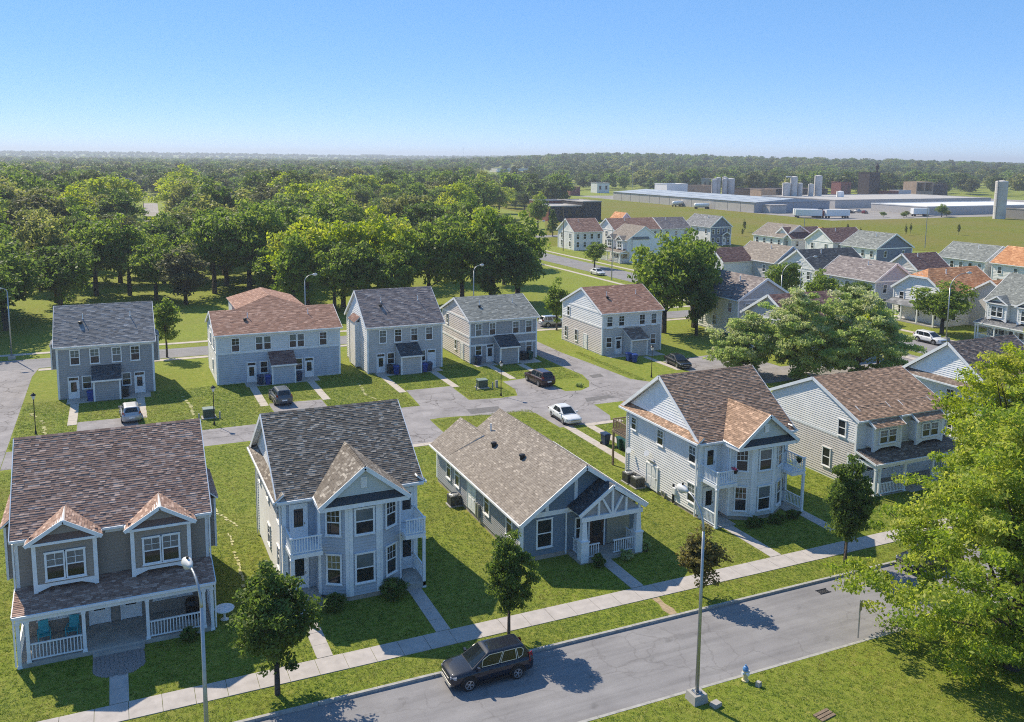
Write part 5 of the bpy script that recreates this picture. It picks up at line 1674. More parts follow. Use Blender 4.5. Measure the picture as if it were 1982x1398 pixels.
# big row behind the back houses
for i, (x, y, h, ws, lf, kd) in enumerate(((31.0, 157, 15.6, 0.84, 'lime', 'broad'), (36.5, 152.5, 15.8, 0.80, 'lime', 'broad'), (41.8, 155.5, 16.2, 0.80, 'lime', 'broad'), (46.5, 150.5, 15.4, 0.80, 'lime', 'tall'), (27.5, 150.5, 14.0, 0.75, 'mid', 'tall'), (51.6, 150.0, 14.6, 0.78, 'mid', 'broad'),
                                                (33.8, 147.5, 12.6, 0.8, 'mid', 'broad'), (44.0, 146.0, 12.0, 0.85, 'mid', 'broad'), (39.0, 146.5, 12.4, 0.8, 'mid', 'tall'))):
    T(kd, i, x, y, h * 1.03, ws * 1.12, lf, ('yellow topped tree, leftmost of the broad row behind the mauve roof', 'yellow topped tree, second of the broad row behind the mauve roof', 'tallest yellow topped tree, third of the broad row behind the mauve roof', 'yellow topped tree, fourth of the broad row behind the mauve roof', 'green tree at the left foot of the broad row by the hipped roof', 'green tree at the right end of the broad row behind the mauve roof', 'low green tree hidden behind the hip of the rust red roof', 'low green tree right behind the ridge of the mauve roof', 'low green tree between the rust red roof and the mauve roof')[i], 'broad tree row behind the mauve roof')
for i, (x, y, h, ws, lf) in enumerate(((57.5, 148.5, 16.6, 0.78, 'mid'), (63.5, 148.0, 18.2, 0.72, 'mid'), (68.8, 149.0, 15.6, 0.75, 'mid'), (61.0, 143.5, 13.0, 0.78, 'dark'), (66.4, 143.0, 12.5, 0.8, 'dark'))):
    T('tall' if i % 2 else 'broad', i, x, y, h * 1.02, ws * 1.15, lf, ('green tree, left one of the tall clump behind the green grey roof', 'tallest green tree of the clump behind the green grey roof', 'green tree, right one of the tall clump behind the green grey roof', 'low dark tree at the left foot of the clump behind the green grey roof', 'low dark tree at the right foot of the clump behind the green grey roof')[i], 'tall clump behind the green grey roof')
# park trees to the left
for i, (x, y, h, ws, lf, lb) in enumerate((
        (-10.0, 175.3, 14.7, 0.74, 'olive', 'thin olive tree with a bare trunk in the park on the left'),
        (-3.6, 181.5, 14.6, 0.86, 'mid', 'round park tree behind the dark blue grey duplex, left of its pair'),
        (2.2, 179.5, 14.2, 0.78, 'mid', 'round park tree behind the dark blue grey duplex, right of its pair'),
        (11.1, 165.0, 10.2, 1.12, 'purple', 'low purple brown park tree between two taller green ones'),
        (17.2, 176.6, 16.4, 0.80, 'mid', 'spreading park tree with a forked trunk left of the yellow topped row'),
        (23.6, 175.5, 17.6, 0.76, 'mid', 'tallest park tree next to the yellow topped row'),
        (-16.5, 158.0, 14.5, 0.86, 'dark', 'dark tree at the left edge behind the street lamp'),
        (-22.0, 171.0, 16.5, 0.86, 'dark', 'dark shaded tree in the far left corner of the park'),
        (-19.0, 141.0, 13.5, 1.0, 'dark', 'low dark tree at the left edge of the park lawn'),
        (-13.8, 192.0, 15.0, 0.8, 'olive', 'olive tree behind the thin trunk at the left of the park'),
        (-25.0, 152.0, 15.5, 0.95, 'dark', 'dark tree leaning into view beside the left lamp'),
        (28.5, 188.0, 16.4, 0.82, 'mid', 'park tree just behind the tallest one'))):
    T('broad' if i % 3 else 'tall', i, x, y, h * 1.04, ws * 1.2, lf, lb, 'park trees west of the houses')
for i, (x, y, h, ws, lf) in enumerate(((-15.5, 150, 13.5, 1.0, 'dark'), (-8.5, 160, 12.5, 1.05, 'dark'), (6.5, 172, 11.5, 1.1, 'mid'), (27.0, 166, 11, 1.1, 'mid'), (29.5, 176, 15, 1.0, 'dark'), (20.5, 186, 14, 1.1, 'wood'), (-6.0, 196, 15, 1.1, 'wood'), (9.0, 194, 14, 1.1, 'dark'), (-19.5, 165, 15, 1.0, 'wood'), (14.0, 200, 15, 1.1, 'wood'), (53.0, 172, 14, 1.1, 'mid'), (63.0, 178, 15, 1.1, 'wood'), (43.0, 176, 15, 1.1, 'wood'), (74.5, 168, 13, 1.0, 'mid'))):
    T('broad', i, x, y, h, ws, lf, ('shaded dark tree right of the left street lamp', 'shaded dark tree on the lawn behind the dark blue grey duplex', 'low green tree filling the gap left of the purple brown tree', 'low green tree at the left foot of the yellow topped row', 'dark tree behind the left end of the yellow topped row', 'green tree behind the spreading park tree', 'green tree behind the left pair of park trees', 'dark tree behind the purple brown tree', 'tall green tree at the left edge of the park', 'green tree deep behind the spreading park tree', 'green tree behind the right end of the yellow topped row', 'green tree behind the tall clump', 'green tree behind the middle of the yellow topped row', 'green tree right of the tall clump by the far lawn')[i], 'park trees west of the houses')
T('broad', 3, 111.6, 293.0, 19.0, 0.95, 'lime', 'lone bright yellow green tree standing above the others beyond the road', None)
T('broad', 4, 107.0, 186.5, 6.8, 1.05, 'mid', 'small round tree at the parked car on the far street', 'small trees of the far street')
T('broad', 1, 112.2, 125.0, 8.6, 1.0, 'mid', 'rounded street tree before the black roofed house', 'small trees of the far street')
T('broad', 2, 112.6, 116.0, 7.4, 1.1, 'mid', 'rounded street tree below the mauve roofed house', 'small trees of the far street')
T('broad', 3, 113.0, 108.5, 7.0, 1.15, 'dark', 'dark rounded street tree left of the orange roofed house', 'small trees of the far street')
T('broad', 0, 117.0, 95.0, 8.4, 1.28, 'mid', 'wide leafy street tree by the curved lamp on the far street', 'small trees of the far street')
T('slim', 0, 97.0, 214.0, 6.6, 1.3, 'lime', 'low bright tree by the lamp at the end of the far street', 'small trees of the far street')
T('pine', 0, 124.5, 300.0, 14.5, 0.62, 'dark', 'dark conifer beside the lone yellow green tree', None)
T('pine', 0, 137.0, 268.0, 9.5, 0.9, 'dark', 'dark pointed tree left of the red ended works', None)
T('broad', 2, 147.0, 300.0, 12.5, 0.82, 'mid', 'tree standing behind the red ended works', None)
# young saplings on the meadow
for i, (x, y) in enumerate(((186, 252), (201, 247), (214, 262), (232, 241), (241, 232), (252, 249), (262, 231), (217, 226), (270, 236), (283, 226), (300, 205), (318, 190))):
    tree('slim', i, x, y, random.uniform(3.0, 5.0), 0.62, 'olive', 'thin young sapling standing on the meadow', 'saplings on the meadow', 'sapling')

# broadleaf woods: the nearest trees one by one, in bands, keeping streets and yards free
used = [(o.location.x, o.location.y) for o in bpy.data.objects if o.get('category') == 'tree']
def px(x, y, z):
    d = Vector((x, y, z - 26.5))
    q = d.dot(fw)
    return (991 + 1701.08 * d.dot(rt2) / q, 543.26 - 1701.08 * d.dot(up2) / q) if q > 1 else (-9999, 0)
def blocked(x, y):
    d, az = math.hypot(x, y), math.atan2(x, y)
    if 238 < d < 560 and abs(x - 12.5 - (y - 340) * 0.035) < 8.5:         # pale road
        return True
    if 300 < d < 470 and abs(az - 0.104) < 0.030:                          # clearing before the white house
        return True
    if 520 < d < 660 and abs(az - 0.004) < 0.016:
        return True
    if 252 < y < 282 and 60 < x < 200:
        return True
    if x > 92 + max(0, (y - 240) * 0.12) and y < 330:
        return True
    if x > 250 and d < 735 and x > 0.45 * y:                               # works and meadow
        return True
    if y > 300 and 100 + (y - 300) * 0.9 < x and y < 480:
        return True
    if 900 < d < 1310 and abs(az - 0.42) < 0.035:
        return True
    return False
g = np.random.default_rng(99)
ind, far_pts = [], []
N = 0
for band, (d0, d1, sp) in enumerate(((186, 260, 11.0), (260, 420, 16.0), (420, 700, 20.5), (700, 1200, 24), (1200, 2000, 27), (2000, 3400, 38), (3400, 6500, 62))):
    az0, az1 = psi - 0.60, psi + 0.60
    d = d0
    while d < d1:
        a = az0 + g.random() * sp / d
        while a < az1:
            dd = d + g.normal(0, sp * 0.35)
            aa = a + g.normal(0, sp * 0.3) / d
            x, y = dd * math.sin(aa), dd * math.cos(aa)
            if not blocked(x, y) and all((x - p) ** 2 + (y - q) ** 2 > 36 for p, q in used):
                ok = True
                if band == 0 and y < 188:
                    ok = False
                thin = 0.55 + 0.45 * math.sin(x * 0.013 + 1.1) * math.cos(y * 0.011)
                if band >= 2 and g.random() > 0.62 + 0.4 * thin:
                    ok = False
                if ok:
                    ind.append((dd, x, y))
            a += sp / d
        d += sp * (0.82 if band < 4 else 0.9)
ind.sort()
NIND = 235
LFS = ['mid', 'wood', 'mid', 'olive', 'wood', 'lime', 'dark', 'mid', 'woodo', 'mid', 'dark', 'lime']
CN = dict(wood='mid green', woodo='olive', mid='mid green', dark='dark green', olive='olive', lime='yellow green')
MARKS = [('the pale road', 13, 400), ('the white house with a dark roof', 47, 450), ('the lone bright yellow green tree', 111, 293), ('the red ended works', 176, 345), ('the park lawn on the left', -8, 180),
         ('the yellow topped tree row', 38, 160), ('the tall clump behind the green grey roof', 63, 152), ('the pale house with a blue grey roof', 3, 645), ('the cream house by the conifers', 162, 397), ('the far left edge of the woods', -75, 420)]
def wood_label(x, y, h, ws, lf):
    k, mx, my = min(MARKS, key=lambda m: math.hypot(x - m[1], (y - m[2]) * 0.6))
    wh_ = ('behind' if y > my + 12 else ('before' if y < my - 12 else ('right of' if x > mx else 'left of')))
    return '%s%s %s tree %s %s' % ('tall ' if h > 16.5 else ('low ' if h < 12 else ''), 'broad' if ws > 1.2 else ('slender' if ws < 1.05 else 'round'), CN[lf], wh_, k)
for k, (dd, x, y) in enumerate(ind[:NIND]):
    lf = LFS[int(g.integers(0, len(LFS)))]
    h = float(g.choice((9.0, 12.0, 15.0, 17.0, 19.0, 21.0)) * g.uniform(0.92, 1.08)) * (0.85 if dd < 260 else 1.0)
    ws = float(g.uniform(0.95, 1.32))
    kd = 'broad' if g.random() < 0.65 else 'tall'
    tree(kd, int(g.integers(0, 5)), x, y, h, ws, lf, wood_label(x, y, h, ws, lf), 'trees of the woods beyond the houses')
# everything farther: one mass of crowns on points
def point_instances(o, src_objs, name):
    ng = bpy.data.node_groups.new(name, 'GeometryNodeTree')
    ng.interface.new_socket('Geometry', in_out='INPUT', socket_type='NodeSocketGeometry')
    ng.interface.new_socket('Geometry', in_out='OUTPUT', socket_type='NodeSocketGeometry')
    N_, L_ = ng.nodes, ng.links
    gi_, go_ = N_.new('NodeGroupInput'), N_.new('NodeGroupOutput')
    iop = N_.new('GeometryNodeInstanceOnPoints')
    g2i = N_.new('GeometryNodeGeometryToInstance')
    for s_ in reversed(src_objs):
        oi = N_.new('GeometryNodeObjectInfo')
        oi.inputs['Object'].default_value = s_
        oi.inputs['As Instance'].default_value = True
        L_.new(oi.outputs['Geometry'], g2i.inputs[0])
    jn = N_.new('GeometryNodeJoinGeometry')
    for l in list(ng.links):
        if l.to_node == g2i:
            ng.links.remove(l)
    for n_ in [n for n in N_ if n.bl_idname == 'GeometryNodeObjectInfo']:
        L_.new(n_.outputs['Geometry'], jn.inputs[0])
    N_.remove(g2i)
    L_.new(gi_.outputs[0], iop.inputs['Points'])
    L_.new(jn.outputs[0], iop.inputs['Instance'])
    iop.inputs['Pick Instance'].default_value = True
    ri = N_.new('FunctionNodeRandomValue')
    ri.data_type = 'INT'
    ri.inputs[4].default_value = 0
    ri.inputs[5].default_value = len(src_objs) - 1
    L_.new(ri.outputs[2], iop.inputs['Instance Index'])
    na = N_.new('GeometryNodeInputNamedAttribute')
    na.data_type = 'FLOAT_VECTOR'
    na.inputs[0].default_value = 'tsize'
    L_.new(na.outputs[0], iop.inputs['Scale'])
    nb = N_.new('GeometryNodeInputNamedAttribute')
    nb.data_type = 'FLOAT'
    nb.inputs[0].default_value = 'tspin'
    cx = N_.new('ShaderNodeCombineXYZ')
    L_.new(nb.outputs[0], cx.inputs[2])
    L_.new(cx.outputs[0], iop.inputs['Rotation'])
    L_.new(iop.outputs[0], go_.inputs[0])
    md = o.modifiers.new('crowns', 'NODES')
    md.node_group = ng
def wood_mass(name, pts, src_objs, seed):
    me = bpy.data.meshes.new(name)
    me.from_pydata([(x, y, hills_z(x, y)) for _, x, y in pts], [], [])
    gg = np.random.default_rng(seed)
    n = len(pts)
    a = me.attributes.new('tsize', 'FLOAT_VECTOR', 'POINT')
    hs = gg.uniform(11, 20, n)
    ws = hs * gg.uniform(0.95, 1.4, n)
    a.data.foreach_set('vector', np.stack([ws, ws, hs], 1).astype(np.float32).ravel())
    b = me.attributes.new('tspin', 'FLOAT', 'POINT')
    b.data.foreach_set('value', gg.uniform(0, 6.28, n).astype(np.float32))
    o = bpy.data.objects.new(name, me)
    COL.objects.link(o)
    o['kind'] = 'stuff'
    point_instances(o, src_objs, name)
    return o
srcs = []
for k, (dd, x, y) in enumerate(ind[NIND:NIND + 8]):
    lf = ('wood', 'dark', 'wood', 'woodo', 'mid', 'wood', 'olive', 'dark')[k]
    h = float(g.uniform(11, 16))
    t = tree('far', k, x, y, h, 0.95, lf, wood_label(x, y, h, 0.95, lf), 'trees of the woods beyond the houses')
    srcs.append([c for c in t.children if c.name.startswith('crown')][0])
wood_mass('distant_woods', ind[NIND + 8:], srcs, 5)
print('TREES', NTREE[0], 'mass', len(ind) - NIND - 8)

# ------------------------------------------------------------------ cars
def loft(mb, rings, m=0, close=True):
    i0 = len(mb.v)
    n = len(rings[0])
    for r_ in rings:
        mb.v.extend(r_)
    for k in range(len(rings) - 1):
        for j in range(n - (0 if close else 1)):
            a, b = i0 + k * n + j, i0 + k * n + (j + 1) % n
            mb.f.append((a, b, b + n, a + n))
            mb.m.append(m)
            mb.t.append(0.5)
    for k, fl in ((0, True), (len(rings) - 1, False)):
        f = tuple(i0 + k * n + j for j in range(n))
        mb.f.append(f[::-1] if fl else f)
        mb.m.append(m)
        mb.t.append(0.5)

def bil(q, u, v):
    a, b, c, d = [Vector(p) for p in q]      # a bottom-front, b bottom-rear, c top-rear, d top-front
    return (a * (1 - u) + b * u) * (1 - v) + (d * (1 - u) + c * u) * v

def car(label, x, y, heading, paintm, style='suv', L=4.6, Wd=1.86, Hh=1.68, group=None, detail=True, z=0.01, name=None):
    """car pointing along local +x; heading = angle of +x in the plan"""
    Tc = thing(name or ('parked_suv' if style == 'suv' else 'parked_car'), label, 'car', (x, y, z), heading, group)
    hw = Wd / 2
    b = MB()
    wb = L * 0.58
    xf, xr = wb / 2 + 0.02, -wb / 2 + 0.02
    zb = Hh * 0.60 if style == 'suv' else Hh * 0.62
    zh = Hh * 0.585 if style == 'suv' else Hh * 0.56
    def ring(xx, w_, z0, z1, zt, tum=0.0):
        pts = [(-w_ * 0.80, z0), (-w_ * 0.97, z0 + 0.10), (-w_, z0 + (z1 - z0) * 0.45), (-w_ * 0.985, z0 + (z1 - z0) * 0.78), (-w_ * 0.93, z1), (-w_ * 0.72, zt - 0.015), (-w_ * 0.35, zt + 0.012),
               (w_ * 0.35, zt + 0.012), (w_ * 0.72, zt - 0.015), (w_ * 0.93, z1), (w_ * 0.985, z0 + (z1 - z0) * 0.78), (w_, z0 + (z1 - z0) * 0.45), (w_ * 0.97, z0 + 0.10), (w_ * 0.80, z0)]
        return [(xx, p, q) for p, q in pts]
    F, B_ = L / 2, -L / 2
    cow = F - L * (0.25 if style == 'suv' else 0.27)         # base of windscreen
    tail = B_ + (0.10 if style == 'suv' else L * 0.145)
    st = [(F, hw * 0.70, 0.42, zh * 0.74, zh * 0.80), (F - 0.07, hw * 0.84, 0.30, zh * 0.84, zh * 0.87), (F - 0.28, hw * 0.94, 0.24, zh * 0.90, zh * 0.94), (F - 0.62, hw * 0.985, 0.22, zh * 0.945, zh * 0.985),
          (cow, hw, 0.22, zb * 0.97, zh * 1.045), (0.1, hw, 0.22, zb, zb + 0.02), (xr + 0.15, hw, 0.22, zb * 1.02, zb * 1.03), (tail - 0.0 if style != 'suv' else B_ + 0.35, hw * 0.985, 0.25, zb * 1.02, zb * 1.03),
          (B_ + 0.09, hw * 0.93, 0.30, zb * 0.98, zb * 1.0), (B_, hw * 0.83, 0.40, zb * 0.90, zb * 0.93)]
    loft(b, [ring(*s_) for s_ in st])
    body = b.obj('body', paintm, Tc, True)
    # cabin
    k0 = 0.94
    rf = cow - L * (0.19 if style == 'suv' else 0.20)      # front of roof
    rr = B_ + (0.52 if style == 'suv' else L * 0.26)        # rear of roof
    base_r = B_ + 0.10 if style == 'suv' else B_ + L * 0.085
    z0_, z1_ = zb - 0.02, Hh - 0.06
    wt = hw * 0.70
    lo = [(cow + 0.05, -hw * 0.88), (base_r, -hw * 0.88), (base_r, hw * 0.88), (cow + 0.05, hw * 0.88)]
    hi = [(rf, -wt), (rr, -wt * 0.97), (rr, wt * 0.97), (rf, wt)]
    cb = MB()
    A = [(p[0], p[1], z0_) for p in lo]
    Cc = [(p[0], p[1], z1_) for p in hi]
    i0 = len(cb.v)
    ins = [(hi[0][0] - 0.12, hi[0][1] + 0.16), (hi[1][0] + 0.14, hi[1][1] + 0.16), (hi[2][0] + 0.14, hi[2][1] - 0.16), (hi[3][0] - 0.12, hi[3][1] - 0.16)]
    D = [(p[0], p[1], Hh) for p in ins]
    loft(cb, [[A[j] for j in (0, 1, 2, 3)], [Cc[j] for j in (0, 1, 2, 3)], [D[j] for j in (0, 1, 2, 3)]])
    ro_ = cb.obj('roof', paintm, Tc, True)
    bv = ro_.modifiers.new('edges', 'BEVEL')
    bv.width, bv.segments, bv.limit_method = 0.10, 4, 'NONE'
    ro_.modifiers.new('normals', 'WEIGHTED_NORMAL')
    def glass(nm, q, poly, off=0.012, mat=CARGLASS, rim=None):
        c_ = sum((Vector(p) for p in q), Vector()) / 4
        n = (Vector(q[1]) - Vector(q[0])).cross(Vector(q[3]) - Vector(q[0])).normalized()
        if n.dot(c_ - Vector((-0.2, 0, 0.8))) < 0:
            n = -n
        g_ = MB()
        pts = [bil(q, u, v) + n * off for u, v in poly]
        g_.prism([p - n * 0.01 for p in pts], n * 0.01)
        o = g_.obj(nm, mat, Tc)
        if rim:
            r_ = MB()
            for k in range(len(pts)):
                p, q2 = pts[k], pts[(k + 1) % len(pts)]
                r_.beam(p + n * 0.004, q2 + n * 0.004, 0.028, 0.012, 0, n)
            r_.obj('window_trim', rim, o)
        return o
    ws = (A[3], A[0], Cc[0], Cc[3])
    glass('windscreen', ws, [(0.07, 0.10), (0.93, 0.10), (0.93, 0.95), (0.07, 0.95)])
    rw = (A[1], A[2], Cc[2], Cc[1])
    glass('rear_window', rw, [(0.1, 0.30), (0.9, 0.30), (0.88, 0.92), (0.12, 0.92)] if style == 'suv' else [(0.08, 0.12), (0.92, 0.12), (0.9, 0.94), (0.1, 0.94)])
    for s in (0, 1):
        q = (A[0], A[1], Cc[1], Cc[0]) if s == 0 else (A[3], A[2], Cc[2], Cc[3])
        rim = RIM if detail else None
        glass('side_window', q, [(0.14, 0.12), (0.43, 0.12), (0.43, 0.90), (0.09, 0.90), (0.03, 0.62) if style == 'suv' else (0.06, 0.6)], 0.014, CARGLASS, rim)
        glass('side_window', q, [(0.46, 0.12), (0.74, 0.12), (0.75, 0.90), (0.46, 0.90)], 0.014, CARGLASS, rim)
        if style == 'suv':
            glass('side_window', q, [(0.77, 0.14), (0.86, 0.30), (0.93, 0.72), (0.90, 0.88), (0.78, 0.90)], 0.014, CARGLASS, rim)
    # lower cladding, lamps, grille, bumpers
    cl = MB()
    for s in (-1, 1):
        cl.beam((xf - 0.45, s * hw * 0.985, 0.30), (xr + 0.45, s * hw * 0.985, 0.30), 0.05, 0.16)
    cl.obj('sill', BLACK if detail else paintm, Tc)
    gr = MB()
    gr.hexa([(F - 0.05, -hw * 0.55, 0.52), (F + 0.012, -hw * 0.5, 0.52), (F + 0.012, hw * 0.5, 0.52), (F - 0.05, hw * 0.55, 0.52), (F - 0.1, -hw * 0.6, zh * 0.74), (F + 0.006, -hw * 0.55, zh * 0.74), (F + 0.006, hw * 0.55, zh * 0.74), (F - 0.1, hw * 0.6, zh * 0.74)])
    gro = gr.obj('grille', BLACK, Tc)
    if detail:
        gb_ = MB()
        gb_.box(F + 0.004, F + 0.03, -hw * 0.5, hw * 0.5, zh * 0.66, zh * 0.70)
        gb_.obj('grille_bar', RIM, gro)
        bp_ = MB()
        bp_.box(F - 0.04, F + 0.035, -hw * 0.72, hw * 0.72, 0.30, 0.36)
        bp_.obj('bumper_strip', GALV, Tc)
    for s in (-1, 1):
        hl = MB()
        hl.hexa([(F - 0.30, s * hw * 0.90, zh * 0.74), (F - 0.035, s * hw * 0.62, zh * 0.72), (F - 0.035, s * hw * 0.62, zh * 0.84), (F - 0.30, s * hw * 0.90, zh * 0.88),
                 (F - 0.26, s * hw * 0.97, zh * 0.74), (F - 0.01, s * hw * 0.72, zh * 0.72), (F - 0.01, s * hw * 0.72, zh * 0.83), (F - 0.26, s * hw * 0.96, zh * 0.87)])
        hl.obj('headlight', HEADL, Tc)
        tl = MB()
        if style == 'suv':
            tl.hexa([(B_ + 0.02, s * hw * 0.70, zb * 0.78), (B_ + 0.30, s * hw * 0.97, zb * 0.80), (B_ + 0.30, s * hw * 0.90, zb * 1.24), (B_ + 0.10, s * hw * 0.72, zb * 1.22),
                     (B_ - 0.015, s * hw * 0.74, zb * 0.78), (B_ + 0.28, s * hw * 1.005, zb * 0.80), (B_ + 0.33, s * hw * 0.90, zb * 1.24), (B_ + 0.07, s * hw * 0.76, zb * 1.22)])
        else:
            tl.hexa([(B_ + 0.02, s * hw * 0.60, zb * 0.74), (B_ + 0.24, s * hw * 0.95, zb * 0.76), (B_ + 0.24, s * hw * 0.95, zb * 0.92), (B_ + 0.02, s * hw * 0.60, zb * 0.90),
                     (B_ - 0.012, s * hw * 0.64, zb * 0.74), (B_ + 0.2, s * hw * 0.985, zb * 0.76), (B_ + 0.2, s * hw * 0.975, zb * 0.92), (B_ - 0.012, s * hw * 0.64, zb * 0.90)])
        tl.obj('tail_light', TAILL, Tc)
        mr = MB()
        mr.hexa([(cow - 0.20, s * hw * 0.90, zb + 0.02), (cow - 0.34, s * hw * 0.90, zb + 0.02), (cow - 0.34, s * (hw + 0.17), zb + 0.05), (cow - 0.22, s * (hw + 0.17), zb + 0.05),
                 (cow - 0.22, s * hw * 0.90, zb + 0.15), (cow - 0.34, s * hw * 0.90, zb + 0.16), (cow - 0.34, s * (hw + 0.15), zb + 0.18), (cow - 0.24, s * (hw + 0.15), zb + 0.17)])
        mr.obj('mirror', paintm, Tc)
        # wheel arches and wheels
        for xx in (xf, xr):
            rw_ = 0.35 if style == 'suv' else 0.325
            ar = MB()
            n = 12
            for k in range(n):
                t0, t1 = PI * k / n, PI * (k + 1) / n
                ro, ri = rw_ + 0.13, rw_ + 0.0
                y0_, y1_ = s * (hw * 0.90), s * (hw + 0.012)
                ar.hexa([(xx + ri * math.cos(t0), y0_, rw_ + ri * math.sin(t0)), (xx + ro * math.cos(t0), y0_, rw_ + ro * math.sin(t0)), (xx + ro * math.cos(t0), y1_, rw_ + ro * math.sin(t0)), (xx + ri * math.cos(t0), y1_, rw_ + ri * math.sin(t0)),
                         (xx + ri * math.cos(t1), y0_, rw_ + ri * math.sin(t1)), (xx + ro * math.cos(t1), y0_, rw_ + ro * math.sin(t1)), (xx + ro * math.cos(t1), y1_, rw_ + ro * math.sin(t1)), (xx + ri * math.cos(t1), y1_, rw_ + ri * math.sin(t1))])
            ar.obj('wheel_arch', BLACK if style == 'suv' else paintm, Tc)
            whm = CACHE.get(('wheel', rw_))
            if whm is None:
                ty = MB()
                ty.tube([(0, -0.11, 0), (0, -0.09, 0), (0, 0.09, 0), (0, 0.11, 0)], [rw_ - 0.03, rw_, rw_, rw_ - 0.03], 20)
                rm = MB()
                rm.tube([(0, -0.125, 0), (0, 0.0, 0)], [rw_ * 0.66, rw_ * 0.62], 16, 1)
                for k in range(5):
                    t = 2 * PI * k / 5
                    for dt in (-0.2, 0.2):
                        rm.beam((0.05 * math.cos(t), -0.13, 0.05 * math.sin(t)), (rw_ * 0.66 * math.cos(t + dt), -0.128, rw_ * 0.66 * math.sin(t + dt)), 0.035, 0.02, 0, (0, 1, 0))
                rm.tube([(0, -0.14, 0), (0, -0.12, 0)], [0.05, 0.07], 8, 0)
                n = 16
                for k in range(n):
                    t0, t1 = 2 * PI * k / n, 2 * PI * (k + 1) / n
                    rm.beam((rw_ * 0.65 * math.cos(t0), -0.128, rw_ * 0.65 * math.sin(t0)), (rw_ * 0.65 * math.cos(t1), -0.128, rw_ * 0.65 * math.sin(t1)), 0.03, 0.025, 0, (0, 1, 0))
                whm = (ty.mesh('wheel', RUBBER), rm.mesh('rim', [RIM, BLACK]))
                CACHE[('wheel', rw_)] = whm
            wo = link('wheel', whm[0], Tc, (xx, s * (hw - 0.09), rw_), 0 if s < 0 else PI)
            link('rim', whm[1], wo)
    if detail:
        for s in (-1, 1):
            for xx in (cow - 1.0, cow - 1.95):
                hb = MB()
                hb.box(xx - 0.09, xx + 0.09, min(s * hw, s * (hw + 0.03)), max(s * hw, s * (hw + 0.03)), zb * 0.86, zb * 0.89)
                hb.obj('door_handle', paintm, Tc)
        pl = MB()
        pl.box(B_ - 0.02, B_ + 0.03, -0.26, 0.26, zb * 0.60, zb * 0.60 + 0.14)
        pl.obj('number_plate', WHITE, Tc)
    return Tc
HEADL = glassmat('headlight_glass', (0.45, 0.46, 0.50), 0.06, 0.9, 0.3)
TAILL = glassmat('tail_light_red', (0.30, 0.012, 0.014), 0.1, 0.8, 0.3)
CP = dict(dark=carpaint('dark_blue_black_paint', (0.006, 0.010, 0.022), 0.0), white=carpaint('white_car_paint', (0.72, 0.72, 0.72), 0.0), maroon=carpaint('dark_maroon_paint', (0.030, 0.007, 0.010), 0.0),
          silver=carpaint('silver_paint', (0.42, 0.43, 0.45), 0.6), black=carpaint('black_paint', (0.007, 0.008, 0.010), 0.0), grey=carpaint('grey_paint', (0.10, 0.11, 0.12), 0.4), red=carpaint('red_paint', (0.25, 0.02, 0.02), 0.2))
car('dark blue black suv parked along the kerb of the front street', 16.55, 39.02, PI, CP['dark'], 'suv', 4.6, 1.86, 1.68, z=-0.125)
car('white sedan parked nose first by the strip of lawn in the alley', 41.15, 77.1, -PI / 2 - 0.03, CP['white'], 'sedan', 4.75, 1.83, 1.45)
car('dark maroon suv parked in the bay of the dark grey house', 45.25, 91.35, PI / 2 + 0.06, CP['maroon'], 'suv', 4.75, 1.88, 1.74)
car('black sedan parked facing the alley beside the red brown roofed house', 65.9, 92.6, -PI / 2 - 0.12, CP['black'], 'sedan', 4.7, 1.83, 1.45)
car('silver suv parked in the bay of the dark blue grey duplex', 0.65, 94.4, PI / 2 + 0.04, CP['silver'], 'suv', 4.6, 1.85, 1.66)
car('dark suv with red tail lights in the bay of the long pale blue house', 15.65, 95.0, PI / 2 + 0.03, CP['grey'], 'suv', 4.6, 1.85, 1.7)
car('white car parked along the far east street by the light pole', 101.2, 174.9, -PI / 2, CP['white'], 'sedan', 4.7, 1.82, 1.5, detail=False)
car('white suv parked across the far street under the wide leafy tree', 109.2, 90.6, -PI / 2, CP['white'], 'suv', 4.8, 1.9, 1.7)
car('silver suv parked on the north street behind the green grey roof', 63.2, 123.0, 0.0, CP['silver'], 'suv', 4.7, 1.88, 1.7)
car('dark car at the kerb mostly hidden by the large yellow green tree', 48.5, 38.95, PI, CP['black'], 'sedan', 4.7, 1.83, 1.45, z=-0.125)

